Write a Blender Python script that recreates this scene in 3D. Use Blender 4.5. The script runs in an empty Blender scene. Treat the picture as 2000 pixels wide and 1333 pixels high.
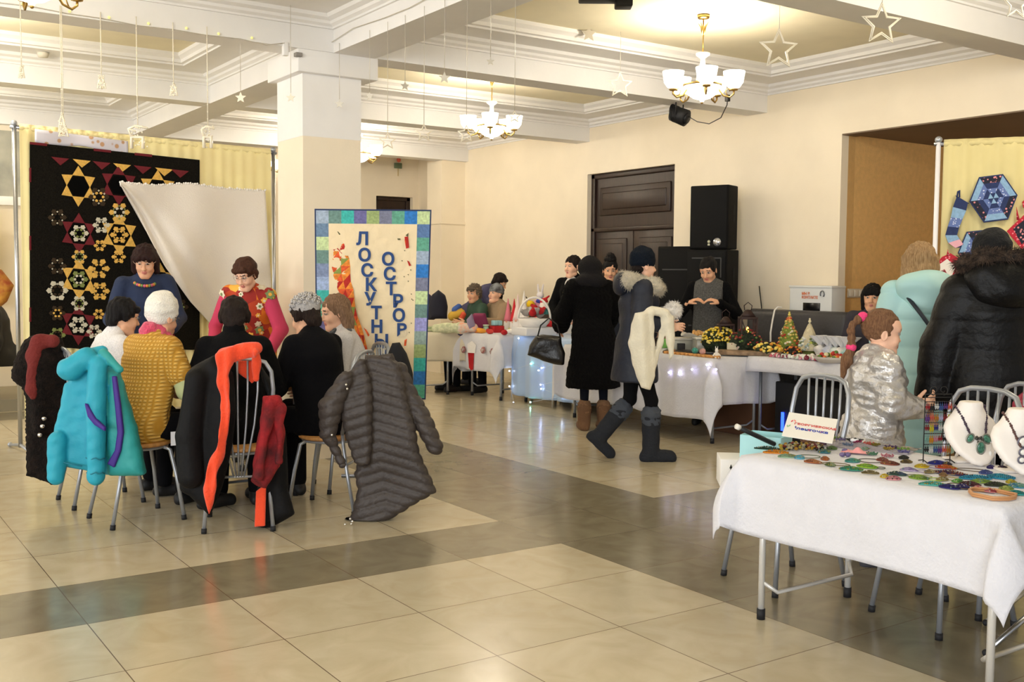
import bpy, bmesh, math, random
import numpy as np
from mathutils import Vector, Matrix

random.seed(7); np.random.seed(7)
SC = bpy.context.scene
COL = SC.collection
R = math.radians
# ------------------------------------------------------------------ camera, world, lights, exposure
FPX, YAW, PIT, ROL = 2037.127, 0.598, -0.0614, 0.0085
CAM = Vector((-0.9222, -4.9957, 1.421))
_F = Vector((math.sin(YAW)*math.cos(PIT), math.cos(YAW)*math.cos(PIT), math.sin(PIT)))
_r = Vector((math.cos(YAW), -math.sin(YAW), 0)); _u = _r.cross(_F)
_R = math.cos(ROL)*_r + math.sin(ROL)*_u; _U = -math.sin(ROL)*_r + math.cos(ROL)*_u
cd = bpy.data.cameras.new('camera'); cam = bpy.data.objects.new('camera', cd); COL.objects.link(cam)
cd.sensor_width = 36.0; cd.lens = FPX/2000*36.0; cd.clip_start = 0.05; cd.clip_end = 100
M = Matrix((_R, _U, -_F)).transposed().to_4x4(); M.translation = CAM
cam.matrix_world = M
SC.camera = cam
SC.view_settings.view_transform = 'Standard'; SC.view_settings.look = 'None'
SC.view_settings.gamma = 1; SC.view_settings.use_curve_mapping = False
SC.view_settings.exposure = -0.15
W = bpy.data.worlds.new('world'); SC.world = W; W.use_nodes = True
W.node_tree.nodes['Background'].inputs[0].default_value = (0.95, 0.96, 1.0, 1)
W.node_tree.nodes['Background'].inputs[1].default_value = 0.6
def area(name, loc, target, sx, sy, power, color):
    l = bpy.data.lights.new(name, 'AREA'); l.shape = 'RECTANGLE'; l.size = sx; l.size_y = sy
    l.energy = power; l.color = color
    o = bpy.data.objects.new(name, l); COL.objects.link(o); o.location = loc
    o.rotation_euler = (Vector(target)-Vector(loc)).to_track_quat('-Z', 'Y').to_euler(); return o
def lamp(name, loc, power, color, rad=0.05):
    l = bpy.data.lights.new(name, 'POINT'); l.energy = power; l.color = color; l.shadow_soft_size = rad
    o = bpy.data.objects.new(name, l); COL.objects.link(o); o.location = loc; return o
# daylight from the row of tall windows behind and to the left of the camera
area('window_daylight', (-7.5, -8.5, 2.1), (3.0, 1.5, 1.0), 9.0, 3.0, 900, (0.93, 0.965, 1.0))
area('window_daylight', (-6.8, 3.5, 2.1), (3.0, 4.0, 1.2), 7.0, 2.4, 260, (1.0, 0.98, 0.95))

# ------------------------------------------------------------------ helpers
def at(px, py, d=None, **k):
    """world point seen at a photo pixel, at depth d or on the plane x=, y= or z="""
    v = _F + _R*((px-1000)/FPX) - _U*((py-666.5)/FPX)
    if d is not None: return CAM + v*d
    (a, w), = k.items(); i = 'xyz'.index(a)
    return CAM + v*((w-CAM[i])/v[i])
def lin(c):
    return c/12.92 if c <= 0.04045 else ((c+0.055)/1.055)**2.4
def C(h, a=1.0):
    h = h.lstrip('#'); return tuple(lin(int(h[i:i+2], 16)/255) for i in (0, 2, 4)) + (a,)
MATS = {}
def mat(h, rough=0.7, metal=0.0, var=0.0, scale=8.0, bump=0.0, bscale=40.0, h2=None, stretch=None,
        emit=None, estr=0.0, alpha=1.0, trans=0.0, sheen=0.0, kind='noise', spec=0.5):
    key = (h, rough, metal, var, scale, bump, bscale, h2, stretch, emit, estr, alpha, trans, sheen, kind, spec)
    if key in MATS: return MATS[key]
    m = bpy.data.materials.new('m_'+h.strip('#')); m.use_nodes = True
    nt = m.node_tree; N = nt.nodes; L = nt.links; b = N['Principled BSDF']
    b.inputs['Base Color'].default_value = C(h); b.inputs['Roughness'].default_value = rough
    b.inputs['Metallic'].default_value = metal; b.inputs['Alpha'].default_value = alpha
    b.inputs['Transmission Weight'].default_value = trans; b.inputs['Specular IOR Level'].default_value = spec
    if sheen: b.inputs['Sheen Weight'].default_value = sheen
    if emit: b.inputs['Emission Color'].default_value = C(emit); b.inputs['Emission Strength'].default_value = estr
    if var or bump or h2:
        tc = N.new('ShaderNodeTexCoord'); mp = N.new('ShaderNodeMapping'); L.new(tc.outputs['Object'], mp.inputs[0])
        if stretch: mp.inputs['Scale'].default_value = stretch
    if var or h2:
        if kind == 'voronoi':
            t = N.new('ShaderNodeTexVoronoi'); t.inputs['Scale'].default_value = scale; fac = t.outputs['Distance']
        elif kind == 'wave':
            t = N.new('ShaderNodeTexWave'); t.inputs['Scale'].default_value = scale; fac = t.outputs['Fac']
            t.inputs['Distortion'].default_value = 1.0
        elif kind == 'checker':
            t = N.new('ShaderNodeTexChecker'); t.inputs['Scale'].default_value = scale; fac = t.outputs['Fac']
        else:
            t = N.new('ShaderNodeTexNoise'); t.inputs['Scale'].default_value = scale; t.inputs['Detail'].default_value = 5; fac = t.outputs['Fac']
        L.new(mp.outputs[0], t.inputs['Vector'])
        mx = N.new('ShaderNodeMix'); mx.data_type = 'RGBA'
        c1 = C(h)
        if h2: mx.inputs['A'].default_value = c1; mx.inputs['B'].default_value = C(h2)
        else:
            mx.inputs['A'].default_value = tuple(min(1, c*(1-var)) for c in c1[:3])+(1,)
            mx.inputs['B'].default_value = tuple(min(1, c*(1+var)) for c in c1[:3])+(1,)
        if kind == 'noise' or kind == 'voronoi':
            rp = N.new('ShaderNodeMapRange'); rp.inputs['From Min'].default_value = 0.35 if kind == 'noise' else 0.25
            rp.inputs['From Max'].default_value = 0.65 if kind == 'noise' else 0.35
            L.new(fac, rp.inputs['Value']); fac = rp.outputs[0]
        L.new(fac, mx.inputs['Factor']); L.new(mx.outputs['Result'], b.inputs['Base Color'])
    if bump:
        n = N.new('ShaderNodeTexNoise'); n.inputs['Scale'].default_value = bscale; n.inputs['Detail'].default_value = 4
        L.new(mp.outputs[0], n.inputs['Vector'])
        bp = N.new('ShaderNodeBump'); bp.inputs['Strength'].default_value = bump; bp.inputs['Distance'].default_value = 0.02
        L.new(n.outputs['Fac'], bp.inputs['Height']); L.new(bp.outputs[0], b.inputs['Normal'])
    MATS[key] = m; return m

def tag(o, label=None, cat=None, group=None, kind=None):
    if label: o['label'] = label
    if cat: o['category'] = cat
    if group: o['group'] = group
    if kind: o['kind'] = kind
    return o
def thing(name, label, cat, loc=(0, 0, 0), rz=0.0, group=None):
    o = bpy.data.objects.new(name, None); o.empty_display_size = 0.1; COL.objects.link(o)
    o.location = loc; o.rotation_euler = (0, 0, rz); return tag(o, label, cat, group)
def link_mesh(name, V, Fc, mats, parent=None, mi=None, smooth=True, loc=None, rot=None):
    me = bpy.data.meshes.new(name); me.from_pydata(V if isinstance(V, list) else V.tolist(), [], Fc if isinstance(Fc, list) else Fc.tolist())
    if not isinstance(mats, (list, tuple)): mats = [mats]
    for m in mats: me.materials.append(m)
    if mi is not None: me.polygons.foreach_set('material_index', list(map(int, mi)))
    me.polygons.foreach_set('use_smooth', [smooth]*len(me.polygons)) if isinstance(smooth, bool) else me.polygons.foreach_set('use_smooth', smooth)
    me.update()
    o = bpy.data.objects.new(name, me); COL.objects.link(o)
    if parent: o.parent = parent
    if loc is not None: o.location = loc
    if rot is not None: o.rotation_euler = rot
    return o
def kids(o): return [c for c in COL.objects if c.parent == o]
def copy_tree(o, parent=None, top=True, **k):
    c = o.copy(); COL.objects.link(c)
    if parent: c.parent = parent
    for ch in o.children: copy_tree(ch, c, False)
    if top:
        for a, b in k.items():
            if a == 'loc': c.location = b
            elif a == 'rz': c.rotation_euler = (0, 0, b)
            elif a == 'scale': c.scale = b if hasattr(b, '__len__') else (b, b, b)
            else: c[a] = b
    return c

class MB:
    def __init__(s): s.V = []; s.F = []; s.MI = []; s.S = []; s.m = 0; s.sm = False
    def add(s, V, F, smooth=None):
        n = len(s.V); s.V += [tuple(v) for v in V]; s.F += [tuple(i+n for i in f) for f in F]
        s.MI += [s.m]*len(F); s.S += [s.sm if smooth is None else smooth]*len(F); return s
    def box(s, c, size, rot=None, bev=0.0, rz=0):
        hx, hy, hz = [q/2 for q in size]; c = Vector(c)
        Mx = Matrix.Rotation(rz, 3, 'Z') if rot is None else (rot if isinstance(rot, Matrix) else Matrix(rot))
        if bev <= 0:
            P = [(x, y, z) for x in (-hx, hx) for y in (-hy, hy) for z in (-hz, hz)]
            Fs = [(0, 1, 3, 2), (4, 6, 7, 5), (0, 4, 5, 1), (2, 3, 7, 6), (0, 2, 6, 4), (1, 5, 7, 3)]
        else:
            bm = bmesh.new(); bmesh.ops.create_cube(bm, size=1)
            bmesh.ops.scale(bm, vec=size, verts=bm.verts)
            bmesh.ops.bevel(bm, geom=bm.edges[:], offset=min(bev, min(size)*0.49), segments=2, affect='EDGES', profile=0.5)
            bm.verts.index_update(); P = [tuple(v.co) for v in bm.verts]; Fs = [tuple(v.index for v in f.verts) for f in bm.faces]; bm.free()
        return s.add([c+Mx@Vector(p) for p in P], Fs, bev > 0)
    def tube(s, pts, r, n=8, cap=True, closed=False, flat=None):
        pts = [Vector(p) for p in pts]; m = len(pts); V = []; F = []
        rr = r if hasattr(r, '__len__') else [r]*m
        prev = None
        for i, p in enumerate(pts):
            a = pts[(i-1) % m] if (i > 0 or closed) else p; b = pts[(i+1) % m] if (i < m-1 or closed) else p
            t = (b-a).normalized() if (b-a).length > 1e-9 else Vector((0, 0, 1))
            if prev is None:
                u = t.orthogonal().normalized()
            else:
                u = prev - t*prev.dot(t); u = u.normalized() if u.length > 1e-6 else t.orthogonal().normalized()
            prev = u; w = t.cross(u)
            for j in range(n):
                an = 2*math.pi*j/n; V.append(p+(u*math.cos(an)+w*math.sin(an))*rr[i])
        for i in range(m if closed else m-1):
            k = (i+1) % m
            for j in range(n): F.append((i*n+j, i*n+(j+1) % n, k*n+(j+1) % n, k*n+j))
        if cap and not closed: F.append(tuple(range(n-1, -1, -1))); F.append(tuple((m-1)*n+j for j in range(n)))
        return s.add(V, F, True)
    def cyl(s, p0, p1, r0, r1=None, n=16): 
        return s.tube([p0, p1], [r0, r0 if r1 is None else r1], n)
    def lathe(s, prof, c=(0, 0, 0), n=20, rot=None, sx=1, sy=1):
        c = Vector(c); V = []; F = []; m = len(prof)
        for r, z in prof:
            for j in range(n):
                a = 2*math.pi*j/n; q = Vector((max(r, 1e-4)*math.cos(a)*sx, max(r, 1e-4)*math.sin(a)*sy, z))
                V.append(c+(rot@q if rot else q))
        for i in range(m-1):
            for j in range(n): F.append((i*n+j, i*n+(j+1) % n, (i+1)*n+(j+1) % n, (i+1)*n+j))
        F.append(tuple(range(n-1, -1, -1))); F.append(tuple((m-1)*n+j for j in range(n)))
        return s.add(V, F, True)
    def ball(s, c, r, n=10, m=6, rot=None):
        r = r if hasattr(r, '__len__') else (r, r, r); c = Vector(c)
        V = []; F = []
        for i in range(m+1):
            ph = math.pi*i/m
            for j in range(n):
                a = 2*math.pi*j/n; q = Vector((r[0]*math.sin(ph)*math.cos(a), r[1]*math.sin(ph)*math.sin(a), -r[2]*math.cos(ph)))
                V.append(c+(rot@q if rot else q))
        for i in range(m):
            for j in range(n): F.append((i*n+j, i*n+(j+1) % n, (i+1)*n+(j+1) % n, (i+1)*n+j))
        return s.add(V, F, True)
    def prism(s, poly, o, ux, uy, nz, th):
        """polygon (2D) in the plane o+ux,uy extruded by th along nz"""
        o = Vector(o); ux = Vector(ux); uy = Vector(uy); nz = Vector(nz); n = len(poly)
        V = [o+ux*a+uy*b for a, b in poly]+[o+ux*a+uy*b+nz*th for a, b in poly]
        F = [tuple(range(n-1, -1, -1)), tuple(range(n, 2*n))]+[(i, (i+1) % n, n+(i+1) % n, n+i) for i in range(n)]
        return s.add(V, F, False)
    def grid(s, fn, nu, nv, th=None, smooth=True, closeu=False):
        V = [Vector(fn(i/nu, j/nv)) for i in range(nu+1) for j in range(nv+1)]
        F = [(i*(nv+1)+j, (i+1)*(nv+1)+j, (i+1)*(nv+1)+j+1, i*(nv+1)+j+1) for i in range(nu) for j in range(nv)]
        return s.add(V, F, smooth)
    def build(s, name, mats, parent=None, loc=None, solid=0.0, **k):
        o = link_mesh(name, s.V, s.F, mats, parent, s.MI, s.S, loc)
        if solid:
            md = o.modifiers.new('solid', 'SOLIDIFY'); md.thickness = solid; md.offset = 0
        if k: tag(o, **k)
        return o

# ------------------------------------------------------------------ signed-distance modelling for bodies, clothes and soft things
def cap(p0, p1, r0, r1=None, m=0, flat=None, k=None): return dict(t='c', a=p0, b=p1, r0=r0, r1=r0 if r1 is None else r1, m=m, flat=flat, k=k)
def ell(c, r, m=0, rot=None, k=None, sub=False): return dict(t='e', c=c, r=r if hasattr(r, '__len__') else (r, r, r), m=m, rot=rot, k=k, sub=sub)
def bx(c, hs, rd=0.02, m=0, rot=None, k=None, sub=False): return dict(t='b', c=c, h=hs, rd=rd, m=m, rot=rot, k=k, sub=sub)
def xform(prims, Mx):
    out = []
    R3 = Mx.to_3x3(); sc = R3.determinant()**(1/3); Rn = R3*(1/sc)
    for p in prims:
        q = dict(p)
        for a in ('a', 'b', 'c'):
            if a in q: q[a] = tuple(Mx @ Vector(q[a]))
        if q['t'] == 'c':
            q['r0'] *= sc; q['r1'] *= sc
            if q['flat']: q['flat'] = (tuple(Rn @ Vector(q['flat'][0])), q['flat'][1])
        elif q['t'] == 'e':
            q['r'] = tuple(x*sc for x in q['r']); q['rot'] = Rn @ (q['rot'] or Matrix.Identity(3))
        else:
            q['h'] = tuple(x*sc for x in q['h']); q['rd'] *= sc; q['rot'] = Rn @ (q['rot'] or Matrix.Identity(3))
        out.append(q)
    return out
def pdist(p, X):
    if p['t'] == 'c':
        a = np.array(p['a'], np.float32); b = np.array(p['b'], np.float32)
        Y = X
        if p['flat']:
            n = np.array(p['flat'][0], np.float32); n /= np.linalg.norm(n); s = p['flat'][1]-1
            Y = X + ((X-a)@n*s)[..., None]*n; b = b + ((b-a)@n*s)*n
        ab = b-a; L2 = float(ab@ab)+1e-9; t = np.clip(((Y-a)@ab)/L2, 0, 1)
        return np.sqrt(((Y-a-t[..., None]*ab)**2).sum(-1)) - (p['r0']+(p['r1']-p['r0'])*t)
    Y = X-np.array(p['c'], np.float32)
    if p['rot'] is not None: Y = Y @ np.array(p['rot'], np.float32)
    if p['t'] == 'e':
        r = np.array(p['r'], np.float32)
        k0 = np.sqrt(((Y/r)**2).sum(-1)); k1 = np.sqrt(((Y/(r*r))**2).sum(-1))+1e-6
        return k0*(k0-1)/k1
    h = np.array(p['h'], np.float32)-p['rd']; q = np.abs(Y)-h
    return np.sqrt((np.maximum(q, 0)**2).sum(-1)) + np.minimum(q.max(-1), 0) - p['rd']
def pbound(p):
    if p['t'] == 'c':
        r = max(p['r0'], p['r1']); P = np.array([p['a'], p['b']]); return P.min(0)-r, P.max(0)+r
    r = np.linalg.norm(p['r']) if p['t'] == 'e' and p['rot'] is not None else (np.array(p['r']) if p['t'] == 'e' else np.linalg.norm(p['h']))
    c = np.array(p['c']); return c-r, c+r
def sdf_surface(prims, h, k=0.02, disp=None):
    pos = [p for p in prims if not p.get('sub')]
    B = [pbound(p) for p in pos]
    lo = np.min([b[0] for b in B], 0)-2.5*h; hi = np.max([b[1] for b in B], 0)+2.5*h
    n = np.ceil((hi-lo)/h).astype(int)+1
    ax = [lo[i]+h*np.arange(n[i]) for i in range(3)]
    D = np.full(n, 1.0, np.float32); MI = np.zeros(n, np.int16); DM = np.full(n, 1.0, np.float32)
    for p in prims:
        kk = p['k'] if p.get('k') is not None else k
        b0, b1 = pbound(p); mg = kk+3*h
        i0 = np.clip(np.floor((b0-mg-lo)/h).astype(int), 0, n-1); i1 = np.clip(np.ceil((b1+mg-lo)/h).astype(int)+1, 1, n)
        if (i1 <= i0).any(): continue
        sl = tuple(slice(a, b) for a, b in zip(i0, i1))
        X = np.stack(np.meshgrid(*[ax[i][sl[i]] for i in range(3)], indexing='ij'), -1).astype(np.float32)
        d = pdist(p, X); o = D[sl]
        if p.get('sub'):
            d = -d; hh = np.clip(0.5+0.5*(d-o)/kk, 0, 1); D[sl] = np.maximum(d, o) + kk*hh*(1-hh)*0.5
        else:
            hh = np.maximum(kk-np.abs(d-o), 0)/kk
            D[sl] = np.minimum(d, o) - hh*hh*kk*0.25
            c = d < DM[sl]; MI[sl][c] = p['m']; DM[sl] = np.minimum(d, DM[sl])
    # surface nets
    S = D < 0
    cs = [S[i:n[0]-1+i, j:n[1]-1+j, l:n[2]-1+l] for i in (0, 1) for j in (0, 1) for l in (0, 1)]
    cnt = sum(c.astype(np.int8) for c in cs); act = (cnt > 0) & (cnt < 8)
    idx = -np.ones(act.shape, np.int64); A = np.argwhere(act); idx[act] = np.arange(len(A))
    if len(A) == 0: return np.zeros((0, 3)), np.zeros((0, 4), int), np.zeros(0, int)
    acc = np.zeros((len(A), 3)); num = np.zeros(len(A))
    cor = [(i, j, l) for i in (0, 1) for j in (0, 1) for l in (0, 1)]
    for a in range(8):
        for b in range(a+1, 8):
            ca, cb = np.array(cor[a]), np.array(cor[b])
            if abs(ca-cb).sum() != 1: continue
            da = D[tuple((A+ca).T)]; db = D[tuple((A+cb).T)]
            mk = (da < 0) != (db < 0); t = np.where(mk, da/np.where(mk, da-db, 1), 0)
            acc += np.where(mk[:, None], ca+(cb-ca)*t[:, None], 0); num += mk
    V = lo + (A + acc/np.maximum(num, 1)[:, None])*h
    Q = []
    for axn in range(3):
        u, v = [(1, 2), (2, 0), (0, 1)][axn]
        s0 = [slice(None)]*3; s1 = [slice(None)]*3
        s0[axn] = slice(0, -1); s1[axn] = slice(1, None)
        a = S[tuple(s0)]; b = S[tuple(s1)]
        E = np.argwhere(a != b)
        E = E[(E[:, u] > 0) & (E[:, v] > 0) & (E[:, u] < n[u]-1) & (E[:, v] < n[v]-1)]
        fl = a[tuple(E.T)]
        eu = np.zeros(3, int); eu[u] = 1; ev = np.zeros(3, int); ev[v] = 1
        q = np.stack([idx[tuple((E-eu-ev).T)], idx[tuple((E-ev).T)], idx[tuple(E.T)], idx[tuple((E-eu).T)]], -1)
        q[~fl] = q[~fl][:, ::-1]; Q.append(q)
    Q = np.concatenate(Q)
    mi = MI[tuple(A.T)]; 
    fm = mi[Q[:, 0]]
    if disp is not None:
        Nn = normals(V, Q); V = V + Nn*disp(V, Nn)[:, None]
    return V, Q, fm
def normals(V, Q):
    a = V[Q[:, 2]]-V[Q[:, 0]]; b = V[Q[:, 3]]-V[Q[:, 1]]; n = np.cross(a, b)
    N = np.zeros_like(V)
    for i in range(4): np.add.at(N, Q[:, i], n)
    return N/(np.linalg.norm(N, axis=1)[:, None]+1e-9)
def join(parts):
    V, Q, Mi, n = [], [], [], 0
    for v, q, m in parts:
        V.append(v); Q.append(q+n); Mi.append(m); n += len(v)
    return np.concatenate(V), np.concatenate(Q), np.concatenate(Mi)
def sdf(name, prims, h, mats, parent=None, k=0.02, disp=None, smooth=True, **kw):
    V, Q, fm = sdf_surface(prims, h, k, disp)
    o = link_mesh(name, V, Q, mats, parent, fm, smooth)
    if kw: tag(o, **kw)
    return o
def wob(s=6.0, a=0.01, seed=0, st=(1, 1, 1)):
    """smooth pseudo-random folds"""
    rs = np.random.RandomState(seed); K = rs.randn(7, 3)*s*np.array(st); ph = rs.rand(7)*6.28
    def f(V, N):
        d = np.zeros(len(V))
        for i in range(7): d += np.sin(V@K[i]+ph[i])
        return a*d/2.6
    return f
def tufts(name, V, N, n, ln, mats, parent=None, w=0.004, seed=0, grav=0.3, sel=None, **kw):
    """short fur strands growing from a surface: one stuff mesh of thin pointed blades"""
    rs = np.random.RandomState(seed)
    ids = np.arange(len(V)) if sel is None else np.where(sel)[0]
    ids = rs.choice(ids, n); P = V[ids]+rs.randn(n, 3)*0.003; D = N[ids]+rs.randn(n, 3)*0.35; D[:, 2] -= grav
    D /= np.linalg.norm(D, axis=1)[:, None]; T = np.cross(D, rs.randn(n, 3)); T /= np.linalg.norm(T, axis=1)[:, None]
    L = ln*(0.6+0.7*rs.rand(n))[:, None]
    A = P-T*w-D*0.004; B = P+T*w-D*0.004; M2 = P+D*L*0.55+T*w*0.6; M1 = P+D*L*0.55-T*w*0.6; E = P+D*L-np.array([0, 0, 1])*L*0.25
    VV = np.stack([A, B, M2, M1, E], 1).reshape(-1, 3); b = np.arange(n)[:, None]*5
    F = np.concatenate([b+np.array([[0, 1, 2, 3]]), ], 1).tolist()+np.concatenate([b+np.array([[3, 2, 4]])], 1).tolist()
    o = link_mesh(name, VV.tolist(), F, mats, parent, None, True)
    if kw: tag(o, **kw)
    return o
def rotM(ax, deg): return Matrix.Rotation(R(deg), 3, ax)
# ------------------------------------------------------------------ room shell
WALLX, BACKY = 7.2, 9.6
m_wall = mat('#f3e6ce', 0.85, var=0.03, scale=2.0, bump=0.05, bscale=60)
m_white = mat('#efedea', 0.8, var=0.02, scale=3, bump=0.03)
m_panel = mat('#f0e7ca', 0.85, var=0.03, scale=3)
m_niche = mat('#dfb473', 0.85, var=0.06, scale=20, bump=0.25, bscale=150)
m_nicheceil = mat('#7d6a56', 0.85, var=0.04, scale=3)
m_dark = mat('#2a1a13', 0.42, var=0.25, scale=5, stretch=(6, 6, 0.7), bump=0.1, bscale=20)
def tile_mat(h, h2, name):
    m = bpy.data.materials.new(name); m.use_nodes = True; nt = m.node_tree; N = nt.nodes; L = nt.links; b = N['Principled BSDF']
    g = N.new('ShaderNodeNewGeometry'); sp = N.new('ShaderNodeSeparateXYZ'); L.new(g.outputs['Position'], sp.inputs[0])
    def mth(op, a, bb=None):
        n = N.new('ShaderNodeMath'); n.operation = op
        for i, q in enumerate((a, bb)):
            if q is None: continue
            if isinstance(q, (int, float)): n.inputs[i].default_value = q
            else: L.new(q, n.inputs[i])
        return n.outputs[0]
    gx = mth('MULTIPLY', sp.outputs[0], 1/0.6); gy = mth('MULTIPLY', sp.outputs[1], 1/0.6)
    fx = mth('ABSOLUTE', mth('SUBTRACT', mth('FRACT', gx), 0.5)); fy = mth('ABSOLUTE', mth('SUBTRACT', mth('FRACT', gy), 0.5))
    gr = mth('GREATER_THAN', mth('MAXIMUM', fx, fy), 0.4965)
    cb = N.new('ShaderNodeCombineXYZ'); L.new(mth('FLOOR', gx), cb.inputs[0]); L.new(mth('FLOOR', gy), cb.inputs[1])
    wn = N.new('ShaderNodeTexWhiteNoise'); wn.noise_dimensions = '2D'; L.new(cb.outputs[0], wn.inputs['Vector'])
    ad = N.new('ShaderNodeVectorMath'); ad.operation = 'MULTIPLY_ADD'; L.new(wn.outputs['Color'], ad.inputs[0]); ad.inputs[1].default_value = (9, 9, 9); L.new(g.outputs['Position'], ad.inputs[2])
    no = N.new('ShaderNodeTexNoise'); no.inputs['Scale'].default_value = 4.5; no.inputs['Detail'].default_value = 6; no.inputs['Distortion'].default_value = 1.2
    L.new(ad.outputs[0], no.inputs['Vector'])
    mr = N.new('ShaderNodeMapRange'); mr.inputs['From Min'].default_value = 0.3; mr.inputs['From Max'].default_value = 0.7; L.new(no.outputs['Fac'], mr.inputs['Value'])
    m1 = N.new('ShaderNodeMix'); m1.data_type = 'RGBA'; L.new(mr.outputs[0], m1.inputs['Factor']); m1.inputs['A'].default_value = C(h); m1.inputs['B'].default_value = C(h2)
    vv = mth('MULTIPLY_ADD', wn.outputs['Value'], 0.10); vv.node.inputs[2].default_value = 0.95
    hs = N.new('ShaderNodeHueSaturation'); L.new(vv, hs.inputs['Value']); L.new(m1.outputs['Result'], hs.inputs['Color'])
    m2 = N.new('ShaderNodeMix'); m2.data_type = 'RGBA'; L.new(gr, m2.inputs['Factor']); L.new(hs.outputs[0], m2.inputs['A']); m2.inputs['B'].default_value = C('#6d5c47')
    L.new(m2.outputs['Result'], b.inputs['Base Color'])
    n2 = N.new('ShaderNodeTexNoise'); n2.inputs['Scale'].default_value = 9; n2.inputs['Detail'].default_value = 4
    r2 = N.new('ShaderNodeMapRange'); r2.inputs['To Min'].default_value = 0.12; r2.inputs['To Max'].default_value = 0.26; L.new(n2.outputs['Fac'], r2.inputs['Value'])
    L.new(r2.outputs[0], b.inputs['Roughness'])
    bp = N.new('ShaderNodeBump'); bp.inputs['Strength'].default_value = 0.03; bp.inputs['Distance'].default_value = 0.01; L.new(no.outputs['Fac'], bp.inputs['Height']); L.new(bp.outputs[0], b.inputs['Normal'])
    return m
m_beige = tile_mat('#cfc5ac', '#c1b497', 'tile_beige'); m_grey = tile_mat('#8d8570', '#7b735f', 'tile_grey')
fl = MB(); s = 0.6
for i in range(-12, 20):
    for j in range(-14, 18):
        fl.m = 1 if (i in (4, 5) or j in (-1, 10) or i == -6) else 0
        fl.add([(i*s, j*s, 0), ((i+1)*s, j*s, 0), ((i+1)*s, (j+1)*s, 0), (i*s, (j+1)*s, 0)], [(0, 1, 2, 3)])
fl.build('floor', [m_beige, m_grey], kind='structure')
def wallbox(name, x0, x1, y0, y1, z0, z1, m):
    return MB().box(((x0+x1)/2, (y0+y1)/2, (z0+z1)/2), (x1-x0, y1-y0, z1-z0)).build(name, m, kind='structure')
# right wall with door opening and the wide niche
w = MB()
def seg(y0, y1, z0, z1): w.box((WALLX+0.1, (y0+y1)/2, (z0+z1)/2), (0.2, y1-y0, z1-z0))
DY0, DY1, DZ = 3.72, 5.29, 2.70; NY0, NY1, NZ = -3.6, 1.45, 2.79
seg(DY1, BACKY, 0, 3.7); seg(DY0, DY1, DZ, 3.7); seg(NY1, DY0, 0, 3.7); seg(NY0, NY1, NZ, 3.7); seg(-8.4, NY0, 0, 3.7)
w.build('wall_right', m_wall, kind='structure')
w = MB(); w.m = 0
w.box((9.4, NY1+0.1, NZ/2), (4.2, 0.2, NZ)); w.box((11.4, -1.1, NZ/2), (0.2, 5.1, NZ)); w.box((9.4, NY0-0.1, NZ/2), (4.2, 0.2, NZ))
w.build('wall_niche', m_niche, kind='structure')
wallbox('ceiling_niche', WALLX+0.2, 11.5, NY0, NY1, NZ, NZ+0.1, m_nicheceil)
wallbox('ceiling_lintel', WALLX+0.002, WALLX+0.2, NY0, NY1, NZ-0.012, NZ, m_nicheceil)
# back walls: a nearer one on the left, the corridor one on the right with two dark doors
wallbox('wall_back', -7, 2.38, 8.2, 8.4, 0, 3.7, m_wall)
wallbox('wall_back', 2.2, 2.4, 8.4, BACKY, 0, 3.7, m_wall)
w = MB()
def segx(x0, x1, z0, z1): w.box(((x0+x1)/2, BACKY+0.1, (z0+z1)/2), (x1-x0, 0.2, z1-z0))
BD = [(3.95, 4.75, 2.55), (6.46, 7.1, 2.66)]
segx(2.2, 3.95, 0, 3.7); segx(3.95, 4.75, 2.55, 3.7); segx(4.75, 6.46, 0, 3.7); segx(6.46, 7.1, 2.66, 3.7); segx(7.1, 7.4, 0, 3.7)
w.build('wall_back', m_wall, kind='structure')
# doors
def door(name, o, ux, nx, wd, hg, rows, mt, leaves=2):
    d = MB(); o = Vector(o); ux = Vector(ux); nx = Vector(nx); up = Vector((0, 0, 1)); Rm = Matrix((ux, nx, up)).transposed()
    def b(cx, cz, sx, sz, dy, t, bev=0.008): d.box(o+ux*cx+up*cz+nx*dy, (sx, t, sz), rot=Rm, bev=bev)
    b(wd/2, hg/2, wd, hg, 0, 0.05, 0)
    th = hg*0.745
    b(wd/2, th, wd, 0.05, 0.035, 0.05); b(0.035, hg/2, 0.07, hg, 0.035, 0.05); b(wd-0.035, hg/2, 0.07, hg, 0.035, 0.05); b(wd/2, hg-0.03, wd, 0.06, 0.035, 0.05)
    b(wd/2, (th+hg)/2, wd-0.3, (hg-th)*0.5, 0.03, 0.03, 0.012); b(wd/2, (th+hg)/2, wd-0.42, (hg-th)*0.3, 0.04, 0.03, 0.012)
    lw = wd/leaves
    for i in range(leaves):
        cx = lw*(i+.5); b(cx, th/2, lw-0.012, th-0.03, 0.02, 0.03, 0.004)
        for z0, z1 in rows:
            b(cx, (z0+z1)/2, lw-0.22, z1-z0, 0.038, 0.03, 0.012); b(cx, (z0+z1)/2, lw-0.34, z1-z0-0.12, 0.048, 0.03, 0.012)
    ob = d.build(name, mt, kind='structure')
    h = MB(); c = o+ux*(wd/2+0.06)+up*1.02+nx*0.05
    h.cyl(c, c+nx*0.05, 0.014); h.cyl(c+nx*0.05, c+nx*0.05+ux*0.11, 0.009); h.build('door_handle', mat('#b08d57', 0.3, 1.0), ob); return ob
door('door_1', (WALLX+0.12, DY1, 0), (0, -1, 0), (-1, 0, 0), DY1-DY0, DZ, [(0.15, 0.9), (1.02, 1.9)], m_dark)
door('door_2', (6.46, BACKY+0.14, 0), (1, 0, 0), (0, -1, 0), 0.64, 2.66, [(0.15, 0.9), (1.02, 1.9)], m_dark, 1)
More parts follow.
